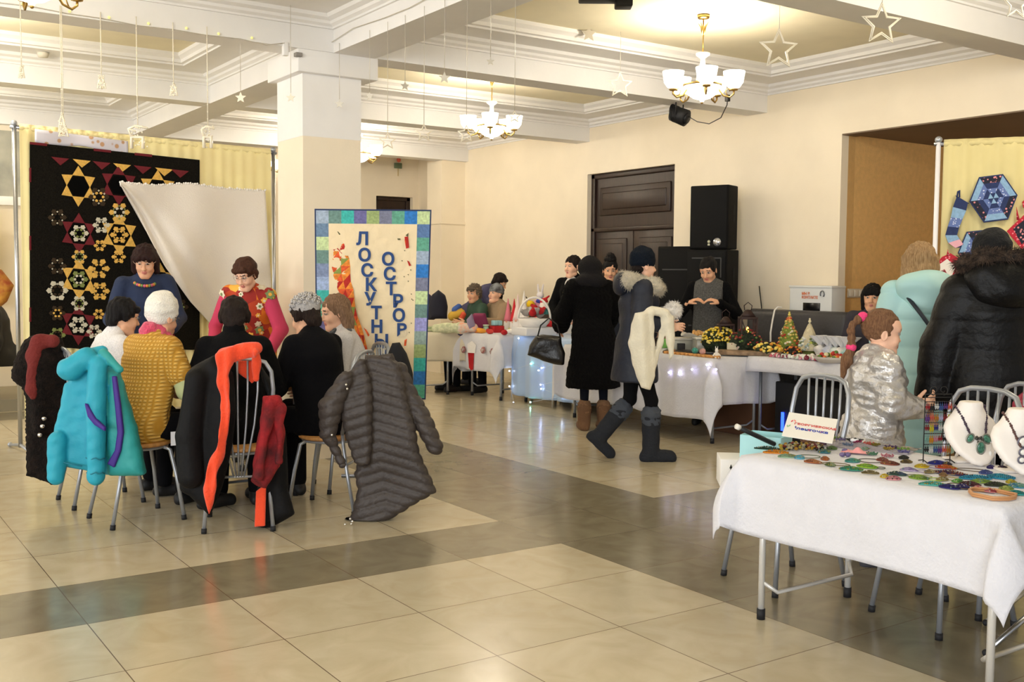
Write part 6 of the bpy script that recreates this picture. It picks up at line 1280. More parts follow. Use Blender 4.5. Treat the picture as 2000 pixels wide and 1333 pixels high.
# far cream stall
o = sdf('floral_pillow', [cap((-0.2, 0.05, 0.05), (0.1, 0, 0.055), 0.05, 0.06, 0), cap((0.1, 0, 0.055), (0.25, -0.03, 0.055), 0.062, 0.05, 1)], 0.012, [mat('#dfe0c0', 0.85, h2='#b7bf9a', scale=30), mat('#eba98c', 0.85, h2='#d9d6ce', scale=22)], None, 0.03, wob(20, 0.006, 3)); o.location = on(884, 650, 0.757); o.rotation_euler = (0, 0, -YAW); tag(o, 'rolled cream and peach floral cloth on the far stall', 'cloth')
simple('folded_cloths', MB().box((0, 0, 0.02), (0.3, 0.2, 0.04), bev=0.015).box((0.02, 0, 0.05), (0.24, 0.16, 0.02), bev=0.008), mat('#b9b79a', 0.9, h2='#8fb07a', scale=15), on(845, 648, 0.757), 'folded greenish cloths at the left end of the far stall', 'cloth', None, -YAW)
bp_ = on(850, 640, 0.757)+Vector((0.30, 0.50, -0.757)); bp_ = Vector((5.25, 6.75, 0.757))
o = wsdf('backpack', [slab([(836, 600), (843, 575), (856, 566), (868, 578), (874, 600), (875, 625), (838, 625)], 13.0, 0.10, 0, 0.08), slab([(824, 590), (833, 568), (846, 580), (850, 625), (824, 625)], 13.1, 0.10, 1, 0.08)], 0.014, [mat('#14162a', 0.8), mat('#2a1a3c', 0.8)], 0.02, wob(9, 0.01, 3), 'navy backpack standing behind the far stall beside the lettered quilt', 'backpack', floorcut=None)
o = wsdf('striped_hat', [tpx((884, 618), (900, 612), 12.9, 0.06, 0.055, 0), tpx((890, 606), (896, 600), 12.9, 0.05, 0.04, 1), tpx((902, 622), (906, 615), 12.85, 0.03, 0.03, 2)], 0.008, A_('#c9a23a', '#33549a', '#c94a2c'), 0.01, None, 'blue, yellow and orange knitted hat on the far stall', 'hat', floorcut=None)
o = wsdf('shopping_bag', [slab([(916, 622), (926, 612), (948, 612), (956, 640), (920, 645)], 12.45, 0.05, 0, 0.04)], 0.009, mat('#7a1f4c', 0.7), 0.02, None, 'plum coloured bag between the far stall and the seated women', 'bag', floorcut=None)
o = wsdf('lilac_bag', [slab([(911, 625), (922, 612), (930, 640), (915, 645)], 12.3, 0.04, 0, 0.035)], 0.009, mat('#8a7f9c', 0.7), 0.02, None, 'lilac bag leaning left of the plum coloured bag', 'bag', floorcut=None)

# long white stall (z4)
def pbox(px, py, z, sz, lid, label, col, mt2=None):
    t = thing('plastic_box', label, 'box', on(px, py, z), -YAW, 'plastic food boxes'); MB().box((0, 0, sz[2]/2), sz, bev=0.01).build('body', mat(col, 0.3, spec=0.6), t); MB().box((0, 0, sz[2]+0.008), (sz[0]+0.01, sz[1]+0.01, 0.018), bev=0.006).build('lid', mat(lid, 0.5), t); return t
pbox(1338, 652, z4, (0.30, 0.22, 0.10), '#ded9cc', 'clear plastic box with a green label at the back of the long stall', '#a8a79a')
b = MB(); b.box((0, -0.111, 0.045), (0.10, 0.004, 0.07)); 
pbox(1388, 655, z4, (0.30, 0.22, 0.12), '#e4e1d8', 'clear plastic box right of the green labelled one', '#a3a296')
g = MB()
for i in range(14): g.ball((0.05*math.cos(i*2.4)*(i/14), 0.07*math.sin(i*2.4)*(i/14), 0.02+0.01*(i % 3)), 0.02, 8, 5)
o = simple('food_tray', g, mat('#c99a5c', 0.6), on(1362, 634, z4)+Vector((0, 0, 0.135)), 'heap of light brown baked sweets on the plastic box', 'sweets'); o['kind'] = 'stuff'
g = MB(); g.grid(lambda u, v: Vector((0.17*math.cos(6.283*u)*(0.3+0.7*v), 0.13*math.sin(6.283*u)*(0.3+0.7*v), 0.002+0.03*v*v*(1+0.6*math.sin(6.283*u*4)))), 36, 6); simple('cling_wrap', g, mat('#eeeae0', 0.35), o.location+Vector((0, 0, -0.008)), 'crumpled pale wrap under the baked sweets', 'wrap')
for a, lb in (((1300, 668, '#7dbf5a', 0.09), 'green card box left of the yellow flowers'), ((1338, 660, '#86c06c', 0.07), 'green label card on the long stall'), ((1388, 652, '#8fd04e', 0.08), 'bright green card before the plastic box')):
    x, y, c_, h_ = a; simple('card', MB().box((0, 0, h_/2), (0.10, 0.03, h_), bev=0.003), mat(c_, 0.6), on(x, y, z4), lb, 'card', 'green cards on the long stall', -YAW)
for i, (x, y, s_, c_) in enumerate([(1318, 672, 0.05, '#3a2a20'), (1330, 676, 0.05, '#2a201c'), (1345, 678, 0.045, '#c9b48c'), (1352, 676, 0.045, '#d9c8a4'), (1375, 672, 0.06, '#1f1716'), (1330, 688, 0.05, '#120f0f')]):
    simple('wooden_block', MB().box((0, 0, s_*0.8), (s_*1.4, s_, s_*1.6), bev=0.004), mat(c_, 0.6), on(x, y, z4), ['dark brown block left under the green card', 'dark block beside the brown one', 'pale wood block, left of two', 'pale wood block, right of two', 'dark figure behind the yellow flowers', 'black block on the dark tray'][i], 'block', 'blocks among the stall goods', -YAW)
simple('dark_tray', MB().box((0, 0, 0.012), (0.5, 0.26, 0.024), bev=0.006), mat('#120e0e', 0.3), on(1352, 690, z4), 'black tray in the middle of the long stall', 'tray', None, -0.9)
# row of split log coasters
for i in range(13):
    px = 1302+i*8.2; py = 697+1.0*i*0.6+ (i % 2); p = on(px, py, z4); o = MB().cyl((0, 0, 0.0), (0, 0, 0.022), 0.030, 0.029, 12).build('log_slice', mat('#d9a05c', 0.7, h2='#b87a3a', scale=30), None, loc=p+Vector((0, 0, 0.001))); tag(o, 'orange pine slice, '+['leftmost', 'second from the left', 'third from the left', 'fourth from the left', 'fifth from the left', 'sixth from the left', 'middle one', 'sixth from the right', 'fifth from the right', 'fourth from the right', 'third from the right', 'second from the right', 'rightmost'][i]+' in the row along the stall edge', 'log slice', 'pine slices along the stall edge')
for i, (x, y) in enumerate([(1312, 690), (1318, 684), (1324, 680), (1186, 690), (1196, 687), (1206, 692), (1190, 683)]):
    o = MB().cyl((0, 0, 0), (0, 0, 0.03), 0.035, 0.034, 12).build('log_slice', mat('#c98a4c', 0.7, h2='#a86c34', scale=30), None, loc=on(x, y, z4)); tag(o, 'pine slice '+['nearest the teal ball, beside the cream shawl', 'right behind the slice beside the cream shawl', 'farthest back of the three beside the cream shawl', 'front left one between the two shoppers', 'middle one between the two shoppers', 'front right one between the two shoppers', 'back one between the two shoppers'][i], 'log slice', 'loose pine slices on the long stall')
for x, y, c_, lb in ((1357, 696, '#4fae9f', 'teal glitter ball on the pine slices'), (1372, 699, '#e5b0a5', 'pink glitter ball beside the teal one')):
    t = thing('glitter_ball', lb, 'ball', on(x, y, z4)+Vector((0, 0, 0.02)), 0, 'glitter balls'); MB().ball((0, 0, 0.028), 0.028, 14, 10).build('ball', mat(c_, 0.3, 0.3, bump=0.6, bscale=200), t); MB().cyl((0, 0, 0.054), (0, 0, 0.062), 0.006).build('cap', STEEL, t)
o = toy('bunny_figure', 'small white bunny pair with upright ears before the yellow flowers', 1399, 704, z4, '#efe9dc', '#f3eee4', [cap((-.015, 0, .21), (-.025, 0, .30), .014, .010, 1), cap((.02, 0, .21), (.03, 0, .30), .014, .010, 1)], 0.34)
# lanterns
def lantern(px, py, z, label, h=0.26, w=0.15):
    t = thing('lantern', label, 'lantern', on(px, py, z4)+Vector((0, 0, z-z4)), -YAW, 'dark wooden candle lanterns'); DW_ = mat('#2e1813', 0.6)
    b = MB(); b.box((0, 0, 0.012), (w, w, 0.024), bev=0.003).box((0, 0, h), (w, w, 0.02), bev=0.003); b.lathe([(w*0.55, h+0.01), (w*0.2, h+0.07), (0.01, h+0.075)], n=4, rot=rotM('Z', 45))
    for sx in (-1, 1):
        for sy in (-1, 1): b.box((sx*(w/2-.008), sy*(w/2-.008), h/2), (0.014, 0.014, h))
        b.box((sx*(w/2-.006), 0, h/2), (0.008, 0.008, h)); b.tube([(sx*(w/2-.01), -w/2+.004, 0.02), (sx*w*0.2, -w/2+.004, h*0.5), (sx*(w/2-.01), -w/2+.004, h-.02)], 0.004, 5)
    b.build('frame', DW_, t); b = MB(); b.tube([(-0.03, 0, h+0.07), (-0.035, 0, h+0.11), (0, 0, h+0.14), (0.035, 0, h+0.11), (0.03, 0, h+0.07)], 0.004, 6); b.build('handle', DW_, t)
    MB().cyl((0, 0, 0.024), (0, 0, 0.11), 0.026, 0.026, 14).build('candle', mat('#e8c9a0', 0.6, emit='#f0a050', estr=0.5), t); MB().ball((0, 0, 0.135), (0.012, 0.012, 0.026), 8, 6).build('flame', mat('#ffb060', 0.5, emit='#ff9a3c', estr=14), t)
lantern(1417, 648, z4, 'dark wooden lantern on the long stall, the lower one', 0.26, 0.14)
simple('card_box', MB().box((0, 0, 0.045), (0.2, 0.14, 0.09), bev=0.006), mat('#cdaab0', 0.7, h2='#9fbf7e', scale=6), on(1460, 648, z4), 'pink and green box under the second lantern', 'box', None, -YAW)
p = on(1460, 648, z4); lt = None; lantern(1460, 648, z4+0.0921, 'dark wooden lantern with orange candles standing on the pink and green box', 0.24, 0.15)
# potted yellow chrysanthemums and berry arrangement
def bush(name, label, px, py, z, r, h, cols, n, ball, seed, green='#2c3d1e', cat='flowers', group=None):
    t = thing(name, label, cat, on(px, py, z), 0, group); rs = random.Random(seed)
    P = [ell((r*0.55*math.cos(a), r*0.55*math.sin(a), h*0.45), (r*0.5, r*0.5, h*0.4)) for a in np.linspace(0, 6.28, 6)[:-1]]+[ell((0, 0, h*0.5), (r*0.7, r*0.7, h*0.42)), ell((0, 0, h*0.15), (r*0.45, r*0.45, h*0.2))]
    sdf('foliage', P, 0.009, mat(green, 0.8, h2='#16200f', scale=40, bump=1, bscale=60), t, 0.03, wob(90, 0.008, seed))
    for k in range(len(cols)):
        b = MB()
        for i in range(n):
            u_ = rs.uniform(-0.15, 1); a = rs.uniform(0, 6.28); q = math.sqrt(max(0, 1-u_*u_)); s_ = ball*rs.uniform(0.7, 1.25)
            b.ball((r*1.08*q*math.cos(a), r*1.08*q*math.sin(a), h*0.48+h*0.50*u_), (s_, s_, s_*0.8), 7, 5)
        o = b.build('blossoms', mat(cols[k], 0.6, emit=None), t); o['kind'] = 'stuff'
    return t
bush('potted_chrysanthemum', 'round bush of small yellow blossoms on the long stall', 1405, 690, z4, 0.15, 0.24, ['#f0d64a', '#f6e48a', '#e2bb32'], 70, 0.013, 1, cat='flowers')
bush('berry_arrangement', 'dark arrangement with red berries and green sprigs right of the yellow flowers', 1455, 672, z4, 0.13, 0.24, ['#7a1a16', '#c9604a', '#5d7a3a'], 26, 0.013, 2, '#23301a')
simple('blank_card', MB().box((0, 0, 0.05), (0.15, 0.012, 0.10), bev=0.002), mat('#d8ccb0', 0.7), on(1436, 696, z5), 'blank cream card standing before the berry arrangement', 'card', None, -YAW)
# right table (z5)
simple('log_board', MB().box((0, 0, 0.02), (0.55, 0.16, 0.04), bev=0.012), mat('#9c8266', 0.8, h2='#6f5a44', scale=20, bump=0.5, bscale=30), on(1462, 698, z5), 'long bark-edged wooden board on the right table', 'board', None, -0.95)
simple('brown_box', MB().box((0, 0, 0.05), (0.19, 0.12, 0.10), bev=0.006), mat('#3a2220', 0.7), on(1498, 672, z5), 'dark brown box behind the wooden board', 'box', None, -YAW)
o = MB(); o.tube([at(x, y, 9.0)-at(1505, 652, 9.0) for x, y in ((1505, 668), (1505, 650), (1509, 625), (1513, 606), (1519, 600), (1527, 601))], 0.0075, 8); simple('white_cane', o, mat('#d8d4cc', 0.5), at(1505, 652, 9.0), 'thin white hooked rod standing before the sofa', 'rod')
def sdf_tree(px, py, label, h, r, cols, seed, top='#d8cc6a', cone='#7c8c3a', n=150, upto=1.0):
    t = thing('tabletop_tree', label, 'decoration', on(px, py, z5), 0, 'small decorated cone trees'); rs = random.Random(seed)
    MB().lathe([(0, 0), (r*0.5, 0), (r*0.55, 0.03), (r*0.4, 0.045), (0, 0.045)]).build('pot', mat('#6f7a34', 0.6), t)
    MB().lathe([(0, 0.04), (r*0.95, 0.045), (r*0.9, h*0.25), (r*0.5, h*0.7), (r*0.15, h*0.95), (0, h)], n=22).build('cone', mat(cone, 0.9, bump=0.8, bscale=60), t)
    for k, c_ in enumerate(cols):
        b = MB()
        for i in range(n//len(cols)):
            v = rs.random()**0.8*upto; a = rs.uniform(0, 6.28); z = 0.05+(h-0.06)*v; q = r*(1-v)**0.85*0.98+0.006; s_ = rs.uniform(0.008, 0.017)
            b.ball((q*math.cos(a), q*math.sin(a), z), (s_, s_, s_*0.8), 7, 5)
        o = b.build('sweets_cover', mat(c_, 0.35), t); o['kind'] = 'stuff'
    MB().ball((0, 0, h+0.01), 0.014).ball((0, 0, h+0.03), 0.009).build('topper', mat(top, 0.4), t)
sdf_tree(1540, 690, 'cone tree covered in red, gold and green sweets, the left one', 0.34, 0.105, ['#b33a24', '#d9c06a', '#e6dcc2', '#8da04a', '#d98a4a'], 5)
sdf_tree(1580, 692, 'cone tree of cream sisal with green and white trimming, the right one', 0.29, 0.095, ['#c7cf5a', '#dfe0d6', '#6f7f4a', '#9fb0b0'], 6, '#f0e6c0', '#d9cfae', 110, 0.5)
bush('flower_box', 'low box of yellow blossoms left of the cone trees', 1500, 695, z5, 0.11, 0.11, ['#eec94e', '#f2dc7a', '#d9922e'], 26, 0.014, 3)
bush('berry_box', 'small box of orange and yellow berries under the left cone tree', 1547, 700, z5, 0.07, 0.10, ['#d9742c', '#e9c43c', '#7a2a18'], 20, 0.010, 4, '#1c160f')
o = sdf('red_ornament', [ell((0, 0, 0.03), (0.03, 0.03, 0.03)), ell((0.03, 0, 0.03), (0.02, 0.02, 0.02))], 0.006, mat('#8f1d18', 0.5)); o.location = on(1479, 690, z5); tag(o, 'dark red ornament at the left of the yellow blossom box', 'ornament')
rs = random.Random(9); cols = ['#f0ece6', '#e9a9bc', '#dfe6d8', '#8f9a94', '#c9566a', '#d9d2c4', '#7f1d3a', '#e6e2da']
def sweet(px, py, c_, s_, dz, lab, grp):
    b = MB(); b.ball((0, 0, s_), (s_*1.2, s_, s_), 9, 6); b.lathe([(s_*0.2, s_*1.0), (s_*0.9, s_*2.1)], (s_*0.9, 0, 0), n=8, rot=rotM('Y', 60)); 
    o = b.build('wrapped_sweet', mat(c_, 0.3, spec=0.7), None, loc=on(px, py, z5)+Vector((0, 0, dz))); o.rotation_euler = (0, 0, rs.uniform(0, 6.28)); tag(o, lab, 'sweet', grp)
for i in range(34): sweet(1510+(((i % 8)*0.618+(i//8)*0.2) % 1)*95, 700+rs.random()*11, cols[i % 8], rs.uniform(0.017, 0.026), 0.0, ['white', 'pink', 'pale green', 'grey', 'rose red', 'beige', 'wine red', 'off-white'][i % 8]+' wrapped sweet in the spread before the cone trees, '+['at the left end', 'left of the middle', 'in the middle', 'right of the middle', 'at the right end'][int((((i % 8)*0.618+(i//8)*0.2) % 1)*5)], 'pastel sweets along the table front')
t = thing('sweet_basket', 'shallow basket heaped with red, green and gold sweets at the table end', 'basket', on(1625, 716, z5)); MB().lathe([(0, 0), (0.10, 0), (0.14, 0.03), (0.15, 0.05), (0.13, 0.03), (0, 0.015)], n=24).build('tray', mat('#c9c2ba', 0.5), t)
for i in range(30):
    a = [0.97, 2.54, -0.60, -2.17, 0][i//6]+rs.uniform(-.7, .7); r_ = rs.uniform(0.06, 0.115) if i < 24 else rs.uniform(0, 0.03); c_ = ['#c2301f', '#a51c22', '#e0b64a', '#4f7a2c', '#e6dcb0', '#d96a2c'][i % 6]; s_ = rs.uniform(0.013, 0.02)
    b = MB(); b.ball((0, 0, 0), (s_*1.2, s_, s_), 8, 6); o = b.build('wrapped_sweet', mat(c_, 0.3), None, loc=t.location+Vector((r_*math.cos(a), r_*math.sin(a), 0.025+0.045*(1-(r_/0.12)**2)+rs.random()*0.015))); tag(o, ['bright red', 'dark red', 'gold', 'green', 'cream', 'orange'][i % 6]+' sweet in the shallow basket at the table end, '+['at the back rim', 'at the left rim', 'at the right rim', 'at the front rim', 'on top of the heap'][i//6], 'sweet', 'sweets in the shallow basket')
# cellophane bundles
for i, (x, y, c_, lb) in enumerate([(1602, 694, '#cfcbc6', 'clear wrapped bundle right of the cream cone tree'), (1618, 690, '#b9c0d4', 'bluish wrapped bundle behind the clear one'), (1632, 692, '#cfe0dc', 'pale green wrapped bundle beside the sofa end'), (1645, 696, '#d8d4ce', 'white wrapped bundle nearest the girl'), (1656, 690, '#8fc0c4', 'teal wrapped bundle behind the braid of the girl')]):
    t = thing('wrapped_bundle', lb, 'gift', on(x, y, z5), i*0.7, 'cellophane wrapped bundles'); t.scale = (1.35, 1.35, 1.45)
    sdf('bundle', [ell((0, 0, 0.035), (0.04, 0.038, 0.036))], 0.008, mat(c_, 0.25, h2='#f2eee8', scale=25, spec=0.7), t, 0.02, wob(60, 0.006, i))
    b = MB(); b.grid(lambda u, v: Vector(((0.008+0.055*v)*math.cos(6.283*u)*(1+0.35*math.sin(6.283*u*5)), (0.008+0.055*v)*math.sin(6.283*u)*(1+0.35*math.sin(6.283*u*5)), 0.065+0.06*v)), 30, 4); b.build('ruffle', mat('#e8e8ea', 0.2, spec=0.8), t)
# boxes under the right-hand tables
simple('brown_cabinet', MB().box((0, 0, 0.22), (0.35, 0.6, 0.44), bev=0.006).box((-0.176, 0, 0.22), (0.006, 0.56, 0.40)), mat('#5d3c26', 0.7, var=0.15, scale=3), (6.28, 1.75, 0), 'brown wooden chest under the long stall end', 'chest')
t = thing('subwoofer', 'black boxy subwoofer with a blue light under the right table', 'speaker', (6.20, 0.72, 0)); MB().box((0, 0, 0.27), (0.36, 0.85, 0.54), bev=0.01).build('cabinet', BLK, t)
MB().box((-0.186, 0.33, 0.20), (0.01, 0.03, 0.16), bev=0.003).build('blue_light', mat('#2040ff', 0.5, emit='#1c38ff', estr=9), t)
# far left glimpse behind the backdrop
pt = thing('wall_picture', 'grey landscape picture on the wall at the far left edge', 'picture', at(4, 320, y=8.19)); MB().box((0, -0.015, 0), (1.2, 0.03, 0.75), bev=0.004).build('canvas', mat('#bdb9a8', 0.8, h2='#8f9086', scale=2.5), pt); MB().box((0, -0.02, -0.42), (1.3, 0.05, 0.10), bev=0.004).build('frame_rail', mat('#f2efe8', 0.6), pt)
bx0 = at(5, 408, y=7.9); g = MB(); g.grid(lambda u, v: Vector((-1.2+2.1*u+0.0, 0.02*math.sin(u*60), -1.1*v)), 80, 6); o = simple('curtain', g, YEL, Vector((0.0, 7.9, 2.15)), 'pale yellow curtain at the far left behind the stall', 'curtain')
table('folding_table', 'table with craft goods at the far left behind the backdrop', 'table', -0.9, 0.55, 6.1, 6.7, 0.75, 'stall tables')
cloth('tablecloth', 'white patterned cloth on the far left table', -0.9, 0.55, 6.1, 6.7, 0.75, (0.3, 0.3, 0.35, 0.2), mat('#e2ddd2', 0.85, h2='#a9a396', scale=25), seed=15, corner=0.05)
for i, (x, y, sx, h_, c_, lb) in enumerate([(15, 655, 0.3, 0.14, '#1c2244', 'dark blue parcel at the bottom of the far left pile'), (15, 630, 0.3, 0.10, '#8a3a34', 'red banded parcel in the far left pile'), (18, 610, 0.2, 0.12, '#2a2f55', 'navy parcel on top of the far left pile')]):
    zz = 0.757+[0, 0.14, 0.24][i]; simple('parcel', MB().box((0, 0, h_/2), (sx, 0.2, h_-0.002), bev=0.01), mat(c_, 0.7), Vector((0.42, 6.35, zz)), lb, 'parcel', 'parcels at the far left')
o = sdf('white_flower', [ell((0, 0, 0), (0.05, 0.03, 0.05))], 0.008, mat('#e8dcc8', 0.8, bump=0.6, bscale=60)); o.location = (0.5, 6.30, 1.172); tag(o, 'cream rosette on the far left parcels', 'ornament')
o = wsdf('orange_drape', [slab([(0, 525), (8, 535), (26, 558), (12, 590), (0, 600), (-15, 560)], 10.2, 0.06, 0, 0.05)], 0.01, mat('#b3802c', 0.85, h2='#8f3f18', scale=14), 0.02, None, 'orange gold patterned cushion peeking in at the far left edge', 'cushion', floorcut=None)
MB().box((-3.0, 7.4, 0.06), (8.6, 1.4, 0.12)).build('floor_step', mat('#8d8570', 0.5), None, kind='structure')
# potholders on the right curtain
CN = Vector(((CB-CA).y, -(CB-CA).x, 0)).normalized(); CN = CN if CN.dot(VIEWN) > 0 else -CN; CX = Vector((0, 0, 1)).cross(CN); CX = CX if CX.dot(VRIGHT) > 0 else -CX
def cq(px, py, o=0.0): return plane_pt(px, py, CA, CN, o)
nav = mat('#22305c', 0.85, var=0.1, scale=60); lbl = mat('#86a9c9', 0.85, var=0.1, scale=60); flo = mat('#d98a8c', 0.85, kind='voronoi', h2='#1a1c2e', scale=45); dot = mat('#c9d0e6', 0.85, kind='voronoi', h2='#5f72a8', scale=60); pnk = mat('#e3a9b4', 0.85); redm = mat('#e8909a', 0.85, kind='voronoi', h2='#b81f34', scale=60); whm = mat('#efe6dc', 0.85)
PM = [nav, lbl, flo, dot, pnk, redm, whm, BLK]
def poth(name, label, polys, edge_poly, loop=None, edge_m=0):
    c = cq(*edge_poly[0], 0.05); base = cq(sum(p[0] for p in edge_poly)/len(edge_poly), sum(p[1] for p in edge_poly)/len(edge_poly), 0.04)
    b = MB(); b.m = edge_m
    def l2(p): v = cq(p[0], p[1], 0.04)-base; return (v.dot(CX), v.z)
    b.prism([l2(p) for p in edge_poly], (0, 0, 0), CX, (0, 0, 1), CN, 0.022)
    for i, (m_, p) in enumerate(polys): b.m = m_; b.prism([l2(x) for x in p], CN*(0.0225), CX, (0, 0, 1), CN, 0.004)
    o = b.build(name, PM, None, loc=base); tag(o, label, 'potholder', 'patchwork potholders on the right curtain')
    if loop: q = MB(); q.tube([Vector(cq(x, y, 0.06))-base for x, y in loop], 0.006, 6); q.build('loop', PM[edge_m], o)
def hexa(cx, cy, r, label, rot=0.12, sq=0.92):
    H = lambda q, k: (cx+q*math.cos(rot+math.pi/3*k)*sq, cy-q*math.sin(rot+math.pi/3*k)*1.0)
    polys = []
    for k in range(6):
        a, b_ = k, k+1; seq = ([2, 0, 3, 0] if k % 2 else [1, 3, 0, 1]); rr = [1.0, 0.72, 0.46, 0.24, 0.02]
        for j in range(4): polys.append((seq[j], [H(r*rr[j]*0.97, a), H(r*rr[j]*0.97, b_), H(r*rr[j+1]*0.97, b_), H(r*rr[j+1]*0.97, a)]))
    poth('hexagon_potholder', label, polys, [H(r*1.03, k) for k in range(6)])
hexa(1940, 388, 50, 'large blue hexagon potholder hanging above the black hat')
hexa(1912, 490, 44, 'blue hexagon potholder partly hidden by the black hat', 0.1)
L_ = [(1868, 386), (1861, 405), (1857, 425), (1851, 443), (1846, 460), (1852, 475), (1866, 485)]; R_ = [(1890, 398), (1887, 412), (1880, 428), (1873, 445), (1869, 460), (1874, 468), (1882, 478)]
ms = [0, 1, 3, 0, 1, 4]
poth('crescent_potholder', 'crescent shaped striped blue potholder left of the large hexagon', [(ms[i], [L_[i], R_[i], R_[i+1], L_[i+1]]) for i in range(6)], [(1866, 382)]+L_+[(1884, 482)]+R_[::-1]+[(1893, 398)], [(1869, 386), (1871, 374), (1874, 372), (1874, 386)])
poth('red_potholder', 'red and floral square potholder at the right edge beside the large hexagon', [(2, [(1978, 447), (2000, 430), (2018, 455), (1995, 478)])], [(1966, 452), (2000, 420), (2035, 455), (1998, 490)], [(1990, 430), (1985, 405), (1987, 430)], 5)
poth('red_ring', 'small red potholder edge above the red square one', [], [(1996, 395), (2003, 388), (2020, 392), (2020, 408), (1998, 406)], None, 5)
poth('heart_potholder', 'red and white heart potholder between the blonde woman and the black coat', [(6, [(1830, 520), (1850, 506), (1866, 522), (1850, 560), (1835, 548)]), (5, [(1832, 532), (1845, 526), (1852, 540), (1838, 552)])], [(1824, 520), (1840, 502), (1856, 495), (1884, 512), (1870, 535), (1852, 570), (1830, 556)], [(1850, 500), (1851, 488), (1853, 500)], 5)
# ------------------------------------------------------------------ bead jewellery table
ZJ = JZ+0.008
def jon(px, py, dz=0.0):
    p = at(px, py, z=ZJ+dz); p.y = max(p.y, JY0+0.03); p.x = min(max(p.x, JX0+0.02), JX1-0.01); return p
BC = lambda h: mat(h, 0.3, bump=0.9, bscale=400, spec=0.6)
def leaf(px, py, L_, W_, ang, cols, label, cat='brooch', group=None, name='bead_pendant', cord=None, wav=0.15):
    """flat beaded leaf: rows of tiny beads over a curved pad, with a thin cord when worn as a pendant"""
    W_ *= 1.4; L_ *= 0.90
    t = thing(name, label, cat, jon(px, py), ang+0.35*math.sin(px*1.7+py), group); b = MB(); n = 15; rs = random.Random(int(px*7+py))
    for i in range(n):
        u = (i+0.5)/n; w = W_*math.sin(math.pi*u)**0.7; x = L_*(u-0.5); k = max(1, int(w/0.0055))
        for j in range(-k, k+1):
            b.m = (i*len(cols)//n) if rs.random() < .7 else rs.randrange(len(cols)+1)
            y = w*j/(k+0.5); b.ball((x+rs.uniform(-.001, .001), y*0.9+wav*L_*0.3*math.sin(u*5), 0.0045+0.009*(1-abs(j)/(k+1))*math.sin(math.pi*u)), (0.0034, 0.0034, 0.0034), 6, 4)
    o = b.build('beadwork', [BC(c) for c in cols]+[BC(['#e8e0c8', '#2c2a20', '#c9b04a', '#7fa4a0'][int(px) % 4])], t); o['kind'] = 'stuff'
    b = MB(); b.grid(lambda u, v: Vector((L_*(u-0.5), W_*math.sin(math.pi*min(1, max(0, u)))**0.7*(2*v-1)*0.9+wav*L_*0.3*math.sin(u*5), 0.003)), 14, 4); b.build('backing', mat(cols[0], 0.8), t, solid=0.003)
    if cord:
        b = MB(); cw, ch, cc = cord; b.tube([(L_*0.45+cw*(0.5-0.5*math.cos(a)), ch*math.sin(a), 0.0035) for a in np.linspace(0, 6.283, 20)[:-1]], 0.0017, 5, closed=True); b.build('cord', mat(cc, 0.6), t)
    return t
AX = R(-60)  # table long axis in the view
